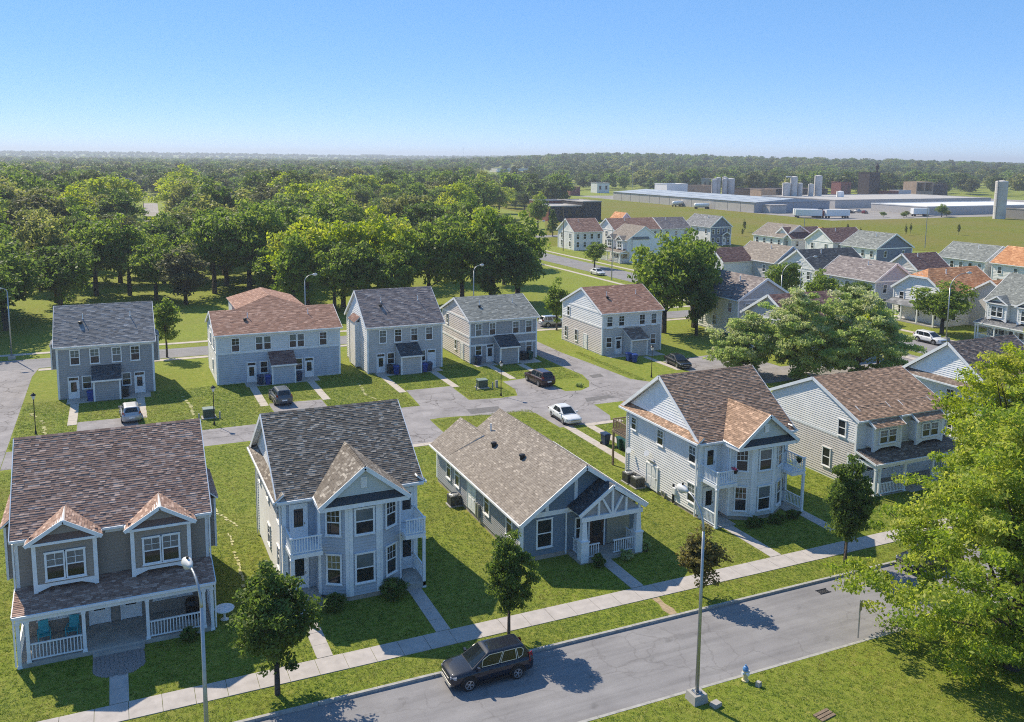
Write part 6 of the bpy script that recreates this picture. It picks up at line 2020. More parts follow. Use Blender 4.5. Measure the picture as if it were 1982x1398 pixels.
# ------------------------------------------------------------------ street furniture
def street_lamp(label, X, Y, h, arm_dir, arm=1.9, head=True, concrete=True, group='tall street lamps', r0=0.11, rise=0.9, base_h=0.45):
    """tall steel pole with a curved arm; arm_dir is the plan angle of the arm"""
    Tl = thing('street_lamp', label, 'street lamp', (X, Y, 0), 0, group)
    ax, ay = math.cos(arm_dir), math.sin(arm_dir)
    b = MB()
    zt = h - rise
    pts = [(0, 0, 0.0), (0, 0, zt * 0.5), (0, 0, zt)]
    b.tube(pts, [r0, r0 * 0.8, r0 * 0.62], 10)
    b.obj('pole', GALV, Tl, True)
    am = MB()
    n = 8
    ap = []
    for k in range(n + 1):
        t = PI / 2 * k / n
        ap.append((ax * arm * (1 - math.cos(t)), ay * arm * (1 - math.cos(t)), zt - 0.1 + (rise + 0.1) * math.sin(t)))
    am.tube(ap, [r0 * 0.6 - (r0 * 0.25) * k / n for k in range(n + 1)], 8)
    am.obj('arm', GALV, Tl, True)
    hd = MB()
    e = Vector(ap[-1])
    d = Vector((ax, ay, 0))
    ringp = []
    for k, (u, rr) in enumerate(((-0.1, 0.06), (0.05, 0.11), (0.25, 0.19), (0.5, 0.21), (0.7, 0.14), (0.78, 0.04))):
        ringp.append((e + d * u, rr))
    hd.tube([p for p, _ in ringp], [q for _, q in ringp], 10)
    ho = hd.obj('lamp_head', PALEHEAD, Tl, True)
    lens = MB()
    lens.lathe([(0.15, -0.2), (0.16, -0.12)], 10, 0, tuple(e + d * 0.38))
    lens.obj('lens', HEADL, ho)
    pc = MB()
    pc.lathe([(0.05, 0.18), (0.05, 0.29)], 8, 0, tuple(e + d * 0.36))
    pc.obj('photocell', BLACK, ho)
    if concrete:
        fb = MB()
        s0, s1 = 0.42, 0.36
        fb.hexa([(-s0, -s0, -0.05), (s0, -s0, -0.05), (s0, s0, -0.05), (-s0, s0, -0.05), (-s1, -s1, base_h), (s1, -s1, base_h), (s1, s1, base_h), (-s1, s1, base_h)])
        fb.obj('footing', CONC, Tl)
        bp = MB()
        bp.box(-0.2, 0.2, -0.2, 0.2, base_h, base_h + 0.04)
        for sx in (-1, 1):
            for sy in (-1, 1):
                bp.lathe([(0.025, base_h + 0.03), (0.025, base_h + 0.1)], 6, 0, (sx * 0.15, sy * 0.15, 0))
        bp.obj('base_plate', GALV, Tl)
    return Tl
PALEHEAD = paint('lamp_head_grey', (0.58, 0.58, 0.57), 0.5, 0.1, 4.0)
street_lamp('tall street lamp on a square concrete footing by the fire hydrant', 25.15, 32.75, 10.3, PI / 2, 1.45, rise=1.5)
street_lamp('tall street lamp rising past the porch of the taupe duplex', 2.33, 33.1, 10.7, PI / 2 + 0.2, 1.3, rise=1.1)
street_lamp('tall street lamp with a second low arm at the left edge of the north street', -12.85, 128.4, 9.3, PI, 0.7, rise=0.5)
street_lamp('tall street lamp behind the rust red roof against the tree row', 25.1, 128.5, 9.2, 0.3, 1.3, rise=0.8)
street_lamp('tall street lamp behind the green grey roof against the tree clump', 51.75, 128.5, 9.5, 0.3, 1.3, rise=0.8)
street_lamp('curved arm street lamp by the white suv across the far street', 113.0, 90.9, 10.2, -0.25, 2.6, rise=2.2)
street_lamp('curved arm street lamp above the brown roof by the round street trees', 97.0, 109.0, 10.4, -0.25, 2.4, rise=2.0)
street_lamp('curved arm street lamp at the far end of the east street by the white house', 101.2, 209.0, 10.0, -0.1, 2.4, rise=2.0)
street_lamp('curved arm street lamp before the mauve roof of the far street', 112.5, 121.5, 9.4, -0.25, 2.2, rise=1.8)
bx_ = MB()
pts = [(-12.85 - 0.9 * math.sin(t), 128.4, 4.0 + 0.35 * math.sin(2 * t) - 0.25 * (1 - math.cos(t))) for t in [0, .3, .6, .9, 1.2, 1.57]]

def light_pole(label, X, Y, h, group='plain utility poles', arm=True, mat=None):
    Tp = thing('utility_pole', label, 'pole', (X, Y, 0), 0, group)
    b = MB()
    b.tube([(0, 0, 0), (0, 0, h)], [0.13, 0.09], 8)
    b.obj('pole', mat or GALV, Tp)
    if arm:
        a = MB()
        a.beam((-0.7, 0, h - 0.35), (0.7, 0, h - 0.35), 0.1, 0.12)
        a.obj('cross_arm', mat or GALV, Tp)
    return Tp
light_pole('pale light pole on the verge by the white car of the east street', 99.6, 165.9, 11.5, None, False)
light_pole('wooden utility pole with a cross arm before the red ended works', 118.0, 224.0, 13.0, None, True, WOOD)
light_pole('thin pole standing on the meadow behind the maroon roof', 229.9, 195.1, 13.0, None, False)
light_pole('utility pole beside the pale road in the left woods', 10.5, 356.0, 13.5, None, True, WOOD)
light_pole('shorter utility pole by the bend of the pale road in the left woods', 17.5, 345.0, 9.0, None, True, WOOD)
light_pole('tall pole in front of the warehouse roof', 352.0, 560.0, 21.0, None, False)
light_pole('pole on the meadow right of the navy gabled house', 196.5, 212.0, 9.0, None, False)

def yard_lamp(label, X, Y, group='black lantern posts of the alley'):
    Ty = thing('lantern_post', label, 'lantern', (X, Y, 0), 0, group)
    p = MB()
    p.lathe([(0.11, 0), (0.10, 0.25), (0.06, 0.32), (0.045, 0.9), (0.04, 3.35), (0.07, 3.4)], 10)
    p.obj('post', BLACK, Ty)
    gl = MB()
    gl.hexa([(-0.09, -0.09, 3.42), (0.09, -0.09, 3.42), (0.09, 0.09, 3.42), (-0.09, 0.09, 3.42), (-0.16, -0.16, 3.78), (0.16, -0.16, 3.78), (0.16, 0.16, 3.78), (-0.16, 0.16, 3.78)])
    gl.obj('lantern_glass', LANT, Ty)
    c = MB()
    c.lathe([(0.25, 3.78), (0.24, 3.83), (0.10, 3.97), (0.05, 4.0), (0.02, 4.1)], 10)
    c.obj('lantern_cap', BLACK, Ty)
    return Ty
LANT = glassmat('frosted_lantern_glass', (0.72, 0.72, 0.70), 0.3, 0.5, 0.15)
yard_lamp('black lantern post on the lawn by the transformer left of the pale blue house', 8.15, 88.8)
yard_lamp('black lantern post on the far left lawn by the side street', -7.7, 92.3)
yard_lamp('black lantern post on the lawn tongue before the dark grey house', 38.75, 87.9)
yard_lamp('black lantern post behind the brown roof by the blue bins', 59.2, 88.6)

def hydrant(label, X, Y):
    Th = thing('fire_hydrant', label, 'fire hydrant', (X, Y, 0))
    b = MB()
    b.lathe([(0.19, 0), (0.19, 0.06), (0.13, 0.08), (0.12, 0.5), (0.16, 0.53), (0.16, 0.58)], 14)
    b.obj('barrel', paint('cream_paint', (0.62, 0.52, 0.30), 0.5, 0.2), Th)
    c = MB()
    c.lathe([(0.155, 0.58), (0.15, 0.68), (0.10, 0.78), (0.04, 0.82), (0.04, 0.88)], 14)
    c.obj('bonnet', paint('blue_cap', (0.10, 0.26, 0.52), 0.5, 0.2), Th)
    for a in (0, PI, -PI / 2):
        o = MB()
        o.tube([(0.1 * math.cos(a), 0.1 * math.sin(a), 0.45), (0.23 * math.cos(a), 0.23 * math.sin(a), 0.45)], [0.075, 0.085], 8)
        o.obj('outlet_cap', WHITE, Th)
    return Th
hydrant('cream fire hydrant with a blue top on the near grass verge', 28.45, 33.12)
# concrete stubs on the verge
def block(label, X, Y, w_, d, h, rz=0.0, mat=CONC, name='concrete_block'):
    b = MB()
    s = 0.9
    b.hexa([(-w_ / 2, -d / 2, -0.03), (w_ / 2, -d / 2, -0.03), (w_ / 2, d / 2, -0.03), (-w_ / 2, d / 2, -0.03), (-w_ / 2 * s, -d / 2 * s, h), (w_ / 2 * s, -d / 2 * s, h), (w_ / 2 * s, d / 2 * s, h), (-w_ / 2 * s, d / 2 * s, h)])
    o = b.obj(name, mat)
    o.location = (X, Y, 0)
    o.rotation_euler = (0, 0, rz)
    return tag(o, label, 'block')
block('low concrete box lid in the grass next to the lamp footing', 25.75, 32.0, 0.5, 0.4, 0.2, 0.2)
block('small round topped stub in the grass behind the hydrant shadow', 28.75, 32.45, 0.24, 0.24, 0.26, 0.3)
pk = thing('timber_planks', 'brown timber planks lying on the near grass', 'planks', (30.1, 29.3, 0), 0.15)
for i in range(3):
    b = MB()
    b.box(-0.5, 0.5, -0.3 + i * 0.2, -0.14 + i * 0.2, 0.0, 0.05 + 0.01 * i)
    b.obj('plank', WOOD, pk)
# road sign seen from the back
sg = thing('road_sign', 'grey road sign seen from behind by the near kerb and large tree', 'sign', (37.0, 33.9, -0.02), 0.45)
b = MB()
b.box(-0.03, 0.03, -0.03, 0.03, 0, 2.25)
b.obj('post', GALV, sg)
b = MB()
b.box(-0.22, 0.22, -0.052, -0.034, 1.6, 2.2)
b.obj('plate', GALV, sg)

BINM = {k: paint('bin_' + k, c, 0.45, 0.15, 3.0) for k, c in dict(blue=(0.015, 0.055, 0.26), navy=(0.02, 0.04, 0.085), green=(0.012, 0.065, 0.045), dark=(0.022, 0.028, 0.032)).items()}
def wheelie(label, X, Y, col, rz=0.0, group='wheeled rubbish bins by the houses'):
    Tb = thing('wheeled_bin', label, 'rubbish bin', (X, Y, 0.03), rz, group)
    m = BINM[col]
    b = MB()
    b.hexa([(-0.24, -0.27, 0.05), (0.24, -0.27, 0.05), (0.24, 0.24, 0.05), (-0.24, 0.24, 0.05), (-0.33, -0.40, 1.0), (0.33, -0.40, 1.0), (0.33, 0.36, 1.0), (-0.33, 0.36, 1.0)])
    b.obj('bin_body', m, Tb)
    l = MB()
    l.hexa([(-0.36, -0.44, 1.001), (0.36, -0.44, 1.001), (0.36, 0.42, 1.001), (-0.36, 0.42, 1.001), (-0.31, -0.36, 1.09), (0.31, -0.36, 1.09), (0.31, 0.38, 1.12), (-0.31, 0.38, 1.12)])
    l.obj('lid', m, Tb)
    h = MB()
    h.beam((-0.26, 0.46, 1.0), (0.26, 0.46, 1.0), 0.04, 0.04)
    h.obj('handle', m, Tb)
    for s in (-1, 1):
        w_ = MB()
        w_.tube([(s * 0.25, 0.27, 0.12), (s * 0.33, 0.27, 0.12)], 0.13, 10)
        w_.obj('wheel', RUBBER, Tb)
    return Tb
for lb, x, y, c in (
        ('bright blue bin beside the left door of the dark blue grey duplex', -3.15, 102.8, 'blue'), ('dark bin by the right kitchen window of the dark blue grey duplex', 0.35, 103.2, 'dark'),
        ('blue bin at the shed of the long pale blue house', 15.55, 102.7, 'blue'), ('navy bin left of the blue one at the long pale blue house', 14.75, 103.0, 'navy'), ('navy bin by the right door of the long pale blue house', 19.2, 103.1, 'navy'),
        ('blue bin left of the shed at the mauve roofed duplex', 30.75, 101.7, 'blue'), ('dark bin behind the left blue one at the mauve roofed duplex', 30.2, 102.4, 'dark'), ('blue bin right of the shed at the mauve roofed duplex', 34.35, 101.6, 'blue'), ('navy bin next to the right blue one at the mauve roofed duplex', 35.1, 101.9, 'navy'),
        ('navy bin at the left corner of the dark grey house', 42.0, 102.7, 'navy'), ('dark bin at the right window of the dark grey house', 48.6, 102.9, 'dark'), ('green bin at the right corner of the dark grey house', 49.5, 102.9, 'green'),
        ('blue bin on the lawn before the shed of the red brown roofed house, nearer one', 61.6, 96.3, 'blue'), ('blue bin on the lawn before the shed of the red brown roofed house, farther one', 61.3, 97.2, 'blue'),
        ('navy bin standing alone at the rear of the white house', 40.95, 68.6, 'navy'), ('green bin under the rear deck of the white house, left one', 41.6, 66.9, 'green'), ('green bin under the rear deck of the white house, right one', 41.75, 66.0, 'green'), ('navy bin under the rear deck nearest the wall of the white house', 41.6, 65.0, 'navy')):
    wheelie(lb, x, y, c, random.uniform(-0.2, 0.2))

def condenser(label, X, Y, rz=0.0, s=0.42, group='air conditioner units beside the houses', rnd=False):
    Ta = thing('air_conditioner', label, 'air conditioner', (X, Y, 0), rz, group)
    p = MB()
    p.box(-s - 0.1, s + 0.1, -s - 0.1, s + 0.1, -0.02, 0.07)
    p.obj('pad', CONC, Ta)
    b = MB()
    b.box(-s, s, -s, s, 0.07, 0.85)
    bo = b.obj('case', paint('condenser_grey', (0.16, 0.16, 0.15), 0.5, 0.15) if 'cg' not in CACHE else CACHE['cg'], Ta)
    CACHE['cg'] = bo.data.materials[0]
    f = MB()
    for k in range(8):
        z = 0.14 + k * 0.085
        f.box(-s - 0.012, s + 0.012, -s - 0.012, -s + 0.0, z, z + 0.04)
        f.box(-s - 0.012, s + 0.012, s, s + 0.012, z, z + 0.04)
        f.box(-s - 0.012, -s, -s, s, z, z + 0.04)
        f.box(s, s + 0.012, -s, s, z, z + 0.04)
    f.obj('fins', BLACK, Ta)
    c = MB()
    c.lathe([(s * 0.9, 0.85), (s * 0.9, 0.9), (s * 0.72, 0.93), (s * 0.72, 0.86), (0.02, 0.86)], 14)
    c.obj('fan_guard', GALV, Ta)
    return Ta
condenser('air conditioner standing by the side wall of the slate blue bungalow', 22.85, 60.6)
condenser('air conditioner by the white house side wall, nearer of two', 37.95, 58.3)
condenser('air conditioner by the white house side wall, farther of two', 37.9, 59.5)

def chair(label, X, Y, z, rz, group='teal porch chairs'):
    Tc = thing('patio_chair', label, 'chair', (X, Y, z), rz, group)
    m = CACHE.setdefault('teal', paint('teal_plastic', (0.03, 0.36, 0.44), 0.5, 0.1))
    s = MB()
    s.hexa([(-0.28, -0.26, 0.38), (0.28, -0.26, 0.38), (0.26, 0.24, 0.33), (-0.26, 0.24, 0.33), (-0.28, -0.26, 0.42), (0.28, -0.26, 0.42), (0.26, 0.24, 0.37), (-0.26, 0.24, 0.37)])
    s.obj('seat', m, Tc)
    k = MB()
    k.hexa([(-0.26, 0.22, 0.34), (0.26, 0.22, 0.34), (0.26, 0.26, 0.34), (-0.26, 0.26, 0.34), (-0.24, 0.42, 1.0), (0.24, 0.42, 1.0), (0.24, 0.46, 1.0), (-0.24, 0.46, 1.0)])
    k.obj('backrest', m, Tc)
    for sx in (-1, 1):
        a = MB()
        a.beam((sx * 0.31, -0.28, 0.62), (sx * 0.29, 0.30, 0.60), 0.07, 0.03)
        a.obj('armrest', m, Tc)
        for (ly, top) in ((-0.26, 0.61), (0.24, 0.38)):
            l = MB()
            l.beam((sx * 0.29, ly, 0), (sx * 0.30, ly, top), 0.05, 0.05, 0, (0, 1, 0))
            l.obj('leg', m, Tc)
    return Tc
chair('teal chair at the left window of the covered porch', -4.5, 51.0, 0.25, 0.1)
chair('teal chair nearer the doors of the covered porch', -3.1, 51.0, 0.25, -0.2)
# covered grill on the same porch, flag pole by the doors
gl = thing('covered_grill', 'black covered grill at the right end of the taupe duplex porch', 'grill', (3.1, 50.6, 0.25))
b = MB()
b.lathe([(0.42, 0), (0.40, 0.6), (0.46, 0.85), (0.36, 1.05), (0.12, 1.15)], 12)
b.obj('cover', BLACK, gl)
tb = thing('round_table', 'pale blue round garden table beside the taupe duplex', 'table', (4.75, 50.0, 0))
b = MB()
b.lathe([(0.55, 0.62), (0.56, 0.68), (0.54, 0.70)], 18)
b.obj('tabletop', PALE, tb)
b = MB()
b.lathe([(0.25, 0), (0.08, 0.06), (0.06, 0.62)], 10)
b.obj('pedestal', WHITE, tb)
# transformer boxes on the lawns
def transformer(label, X, Y):
    Tt = thing('transformer_box', label, 'utility box', (X, Y, 0), 0, 'green transformer boxes on the lawns')
    p = MB()
    p.box(-0.7, 0.7, -0.6, 0.6, -0.02, 0.12)
    p.obj('pad', CONC, Tt)
    m = CACHE.setdefault('tgreen', paint('transformer_green', (0.055, 0.085, 0.065), 0.5, 0.15))
    b = MB()
    b.box(-0.55, 0.55, -0.42, 0.42, 0.12, 0.95)
    b.obj('case', m, Tt)
    l = MB()
    l.hexa([(-0.6, -0.47, 0.951), (0.6, -0.47, 0.951), (0.6, 0.47, 0.951), (-0.6, 0.47, 0.951), (-0.57, -0.44, 1.02), (0.57, -0.44, 1.02), (0.57, 0.44, 1.06), (-0.57, 0.44, 1.06)])
    l.obj('lid', CACHE.setdefault('tl', paint('transformer_lid', (0.20, 0.25, 0.21), 0.5, 0.15)), Tt)
    for s in (-1, 1):
        q = MB()
        q.tube([(s * 1.0, -0.75, 0), (s * 1.0, -0.75, 0.75)], 0.08, 8)
        q.obj('bollard', CONC, Tt)
    return Tt
transformer('green transformer box on the lawn behind the left lantern post', 7.9, 91.6)
transformer('green transformer box on the lawn tongue before the dark grey house', 38.1, 91.9)
block('short pale utility pedestal between transformer box and lantern post', 39.75, 91.5, 0.3, 0.3, 0.85, 0, CONC, 'utility_pedestal')

# meters, dish, hoses on the white house side wall
def wallbox(house, y, z0, w_, h_, d, mat, name):
    b = MB()
    b.box(-0.02 - d, -0.02, y - w_ / 2, y + w_ / 2, z0, z0 + h_)
    o = b.obj(name, mat, house)
    o.location = (-4.15, 0, 0)
    return o
for k, (y, z, a, c, d, mt, nm) in enumerate(((3.05, 0.1, 0.12, 1.5, 0.1, BLACK, 'conduit'), (2.85, 0.9, 0.35, 0.5, 0.2, WHITE, 'meter_box'), (4.5, 0.25, 0.18, 0.3, 0.14, GALV, 'gas_meter'), (4.1, 0.25, 0.18, 0.3, 0.14, GALV, 'gas_meter'), (6.1, 2.35, 0.9, 0.12, 0.12, GALV, 'cable_box'))):
    wallbox(h4, y, z, a, c, d, mt, nm)
for (yy_, z_) in ((9.2, 2.4), (6.5, 3.0)):
    dm = MB()
    dm.lathe([(0.26, 0.07), (0.18, 0.02), (0.02, 0.0)], 12)
    o = dm.obj('satellite_dish', WHITE, h4)
    o.location = (-4.45, yy_, z_)
    o.rotation_euler = (0, -1.1, 0.4)
for i in range(2):
    wallbox(h3, 7.3 - i * 0.35, 0.5, 0.22, 1.0, 0.16, GALV, 'meter_box').location = (-4.43, 0, 0)
# rear deck of the white house
dk = MB()
dk.box(-4.1, 4.1, 10.2, 12.6, 3.0, 3.18)
dk.obj('rear_deck', WOOD, h4)
for x in (-4.0, -0.5, 4.0):
    post(h4, x, 12.45, 0, 3.0, 0.15, WOOD, 'deck_post', False)
railing(h4, (-4.05, 10.25, 3.18), (-4.05, 12.55, 3.18), 1.0, 0.1, WOOD, 0.16)
railing(h4, (-4.05, 12.55, 3.18), (4.05, 12.55, 3.18), 1.0, 0.1, WOOD, 0.16)
# flower baskets on its balconies
def basket(label, X, Y, z, pink=True):
    o = thing('flower_basket', label, 'flower basket', (X, Y, z))
    b = MB()
    b.lathe([(0.1, -0.28), (0.2, -0.1), (0.22, 0)], 10)
    b.obj('pot', BLACK, o)
    c = np.random.default_rng(5).normal(size=(14, 3)) * np.array([0.13, 0.13, 0.07]) + np.array([0, 0, 0.1])
    me = leaves_mesh('flowers', c, np.full(14, 0.09), 14, 0.05, 3)
    f = link('flowers', me, o)
    f.material_slots[0].link = 'OBJECT'
    f.material_slots[0].material = paint('pink_petals', (0.5, 0.07, 0.16), 0.6, 0.5, 9) if pink else LEAF['dark']
    return o
basket('pink flower basket on the left balcony rail of the white house', 40.3, 49.1, 4.2)
basket('leafy hanging basket on the right balcony rail of the white house', 46.2, 49.0, 4.25, False)

def shrub(label, X, Y, r, h, leaf='dark', n=60, group='round shrubs at the bays', seed=1, ry=None):
    Ts = thing('round_shrub', label, 'shrub', (X, Y, 0), random.random() * 6 if ry is None else 0, group)
    c = ovoid_centers(n, r * 0.78, h * 0.42, h * 0.5, seed, 0.6, 0, lambda t: 1.0, 0.05)
    if ry:
        c[:, 0] *= ry
    me = leaves_mesh('foliage', c, np.full(n, r * 0.26), 60, 0.055, seed + 1)
    f = link('foliage', me, Ts)
    f.material_slots[0].link = 'OBJECT'
    f.material_slots[0].material = LEAF[leaf]
    st = MB()
    for k in range(4):
        st.tube([(0.05 * k - 0.1, 0, -0.05), (0.12 * (k - 1.5), 0.1, h * 0.5)], [0.03, 0.012], 5)
    st.obj('stem', BARK, Ts)
    return Ts
shrub('round clipped shrub at the left of the blue bay', 10.75, 48.45, 0.82, 1.05, 'dark', 60, seed=21)
shrub('wider clipped shrub at the right of the blue bay', 14.45, 48.6, 0.98, 1.15, 'dark', 70, seed=22)
shrub('round shrub in front of the bungalow porch steps', 27.95, 47.2, 0.6, 0.9, 'dark', 45, seed=23)
shrub('low clipped hedge shrub under the white bay, left one', 41.6, 48.3, 0.62, 0.75, 'dark', 50, seed=24, ry=1.7)
shrub('low clipped hedge shrub under the white bay, middle one', 43.5, 48.15, 0.62, 0.7, 'dark', 50, seed=25, ry=1.7)
shrub('low clipped hedge shrub under the white bay, right one', 45.2, 48.3, 0.55, 0.75, 'dark', 50, seed=26, ry=1.3)
shrub('dark shrub under the right rail of the taupe duplex porch', 2.7, 48.4, 0.6, 0.75, 'dark', 45, seed=27)
shrub('pale leafy plant in the bed right of the bungalow path', 30.2, 47.4, 0.65, 0.6, 'pale', 26, None, 28)
shrub('pale flowering plant at the corner of the bungalow porch', 32.0, 47.9, 0.5, 0.95, 'pale', 22, None, 29)
shrub('low dry plant cluster on the lawn tongue beside the maroon suv', 49.0, 88.2, 0.7, 0.4, 'pale', 16, None, 30)

# ------------------------------------------------------------------ grass tufts on the lawns
def tufts(name, area, n, seed, scale, avoid, spawn):
    gg = np.random.default_rng(seed)
    P = np.column_stack([gg.uniform(area[0], area[1], n), gg.uniform(area[2], area[3], n)])
    d = P[:, 0] * math.cos(psi) - P[:, 1] * math.sin(psi)
    f_ = P[:, 0] * math.sin(psi) + P[:, 1] * math.cos(psi)
    keep = np.abs(d) < f_ * 0.64 + 3
    for (x0, x1, y0, y1) in avoid:
        keep &= ~((P[:, 0] > x0) & (P[:, 0] < x1) & (P[:, 1] > y0) & (P[:, 1] < y1))
    P = P[keep]
    me = bpy.data.meshes.new(name)
    me.vertices.add(len(P))
    me.vertices.foreach_set('co', np.column_stack([P, np.zeros(len(P))]).astype(np.float32).ravel())
    s_ = gg.uniform(0.6, 1.4, len(P)) * scale
    me.attributes.new('tsize', 'FLOAT_VECTOR', 'POINT').data.foreach_set('vector', np.repeat(s_, 3).astype(np.float32))
    me.attributes.new('tspin', 'FLOAT', 'POINT').data.foreach_set('value', gg.uniform(0, 6.28, len(P)).astype(np.float32))
    o = bpy.data.objects.new(name, me)
    COL.objects.link(o)
    o['kind'] = 'stuff'
    point_instances(o, spawn, name)
    return o
def tuft_mesh(seed, n=7):
    gg = random.Random(seed)
    b = MB()
    for k in range(n):
        a = gg.uniform(0, 6.28)
        x, y = gg.uniform(-0.05, 0.05), gg.uniform(-0.05, 0.05)
        w_, h, l = 0.014, gg.uniform(0.02, 0.045), gg.uniform(0.035, 0.09)
        dx, dy = math.cos(a), math.sin(a)
        b.face([(x - dy * w_, y + dx * w_, -0.005), (x + dy * w_, y - dx * w_, -0.005), (x + dx * l, y + dy * l, h)], 0, gg.random())
    return b
TUFTM = leafmat('grass_blade', [(0.0, (0.125, 0.185, 0.018)), (0.5, (0.215, 0.270, 0.030)), (0.85, (0.310, 0.325, 0.065)), (1.0, (0.44, 0.39, 0.15))], 0.5, 1.12)
grow = thing('grass_clump', 'clump of longer grass at the foot of the lamp footing', 'grass', (24.55, 32.6, 0))
blades = [tuft_mesh(k).obj('tuft', TUFTM, grow, tone=True) for k in range(4)]
for k, o in enumerate(blades):
    o.location = (0.1 * math.cos(k * 1.6), 0.1 * math.sin(k * 1.6), 0)
HOUSES = [(-5.8, 4.2, 48.9, 61.5), (8.2, 16.8, 48.9, 61.5), (23.2, 32.3, 47.8, 66.2), (38.5, 47.1, 48.9, 63.8), (54, 64.3, 48.9, 61.5), (70, 79, 48.9, 61.5)]
WALKS = [(q[0], q[1], q[2], q[3]) for _, runs, _m in PATHS for q in runs] + [(-2.15, 0.5, 46.2, 49.1)]
tufts('near_grass', (-12, 62, 22, 33.38), 36000, 1, 1.15, [], blades)
tufts('verge_grass', (-12, 66, 40.2, 42.2), 12000, 2, 1.0, [(28.6, 29.3, 40, 42.3)], blades)
tufts('front_lawn_grass', (-12, 66, 43.8, 82.0), 130000, 3, 1.25, HOUSES + WALKS + [(23.9, 28.5, 74.5, 82.5), (39.3, 45.4, 74.4, 82), (-17, -9.6, 40, 130), (45.0, 120, 75.5, 90)], blades)
tufts('back_lawn_grass', (-9.6, 58, 87.6, 104.5), 42000, 4, 1.7, WALKS + [(-4.3, 1.4, 87, 95), (14.2, 20, 87, 94.6), (29, 35.1, 87, 94.2), (40.4, 46.5, 87, 94.3), (46, 53, 84, 92), (51.4, 57, 87, 120)], blades)

# ------------------------------------------------------------------ works beyond the meadow
SKYL = paint('skylight_sheet', (0.60, 0.62, 0.64), 0.6, 0.1, 0.5)
WPAN = paint('warehouse_panel', (0.47, 0.44, 0.42), 0.7, 0.1, 0.5)
WROOF = paint('blue_grey_metal_roof', (0.34, 0.385, 0.44), 0.7, 0.18, 0.08)
SILO = paint('silo_concrete', (0.56, 0.53, 0.50), 0.85, 0.25, 0.25)
BRICK = paint('red_brick', (0.24, 0.085, 0.065), 0.9, 0.25, 0.6)
BRICK_SHADE = paint('shaded_red_brick', (0.045, 0.042, 0.046), 0.9, 0.3, 0.6)  # red brick with the shade of the south front put into its colour
SOOT = paint('sooty_brick', (0.06, 0.045, 0.042), 0.9, 0.3, 0.4)
TAN = paint('tan_brick', (0.42, 0.30, 0.20), 0.9, 0.25, 0.5)
wh = thing('warehouse', 'very long pale warehouse with a blue grey roof across the meadow', 'warehouse', (297.5, 357.0, 0))
b = MB()
b.box(0, 50, 0, 139, 0, 5.3)
b.obj('wall', WPAN, wh)
for k in range(13):
    y0 = 0.3 + k * 10.7
    box_obj('wall_panel', -0.18, -0.01, y0, y0 + 10.3, 0.05, 5.15, WPAN, wh)
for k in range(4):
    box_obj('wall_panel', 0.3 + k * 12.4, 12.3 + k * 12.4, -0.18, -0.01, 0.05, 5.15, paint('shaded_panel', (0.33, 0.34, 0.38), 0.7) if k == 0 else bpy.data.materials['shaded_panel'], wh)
b = MB()
b.prism([(-0.6, -0.6, 5.3), (50.6, -0.6, 5.3), (25, -0.6, 7.0)], (0, 140.2, 0))
b.obj('roof', WROOF, wh)
for k in range(11):
    beam_obj('skylight', (1.5, 6.6 + k * 12.2, 5.52), (22, 6.6 + k * 12.2, 6.86), 1.4, 0.14, SKYL, wh)
box_obj('dock_canopy', 5, 16, -6, -0.2, 4.0, 4.3, WPAN, wh)
box_obj('dock', 5.2, 15.8, -5.5, -0.2, 0, 4.0, WPAN, wh)
def silo(label, X, Y, r, h, group, top='cap', mat=SILO):
    Ts = thing('silo', label, 'silo', (X, Y, 0), 0, group)
    b = MB()
    b.lathe([(r, 0), (r, h)], 24)
    b.obj('shaft', mat, Ts)
    for z in np.arange(3, h, 3.0):
        q = MB()
        q.lathe([(r + 0.06, z), (r + 0.06, z + 0.18)], 24)
        q.obj('hoop', mat, Ts)
    c = MB()
    c.lathe([(r * 1.03, h), (r * 0.95, h + 0.35), (r * 0.3, h + 0.7), (r * 0.1, h + 0.75)], 24)
    c.obj('cap', mat, Ts)
    l = MB()
    l.beam((-r - 0.15, -0.3, 0), (-r - 0.15, -0.3, h + 0.6), 0.3, 0.3, 0, (0, 1, 0))
    l.obj('ladder', GALV, Ts)
    return Ts
for i, (x, y, r, h) in enumerate(((372.5, 489, 1.9, 13.2), (375.9, 489.5, 1.8, 14.2), (378.6, 486, 1.6, 13.4), (381.0, 489, 1.8, 14.6), (385.0, 488, 2.9, 13.6))):
    silo('concrete silo of the left cluster behind the warehouse, number %s from the left' % ('one', 'two', 'three', 'four', 'five')[i], x, y, r, h, 'silos of the left cluster')
for i, (x, y, r, h) in enumerate(((386.0, 434, 2.5, 12.2), (391.0, 433, 2.2, 16.2), (394.6, 436, 1.6, 12.4), (397.0, 434, 1.6, 12.0))):
    silo('concrete silo of the middle cluster behind the warehouse, %s from the left' % ('wide first', 'tallest second', 'slim third', 'slim fourth')[i], x, y, r, h, 'silos of the middle cluster')
box_obj('silo_gantry', 385.6, 390.2, 433.4, 434.6, 16.2, 16.7, WHITE, None)
tag(bpy.data.objects['silo_gantry'], 'white flat gantry bridging the top of the middle silos', 'gantry')
for i, (x, y, r, h) in enumerate(((402.2, 430, 1.7, 11.6), (408.0, 430, 2.4, 16.9))):
    silo('concrete silo at the right end of the warehouse, %s one' % ('shorter', 'taller')[i], x, y, r, h, 'silos at the warehouse end')
silo('tall lone concrete silo at the right edge of the yard', 384.9, 286, 2.75, 17.5, None)
silo('small white tank at the right end of the warehouse roof', 412.0, 415.0, 2.2, 7.5, None, mat=WHITE)
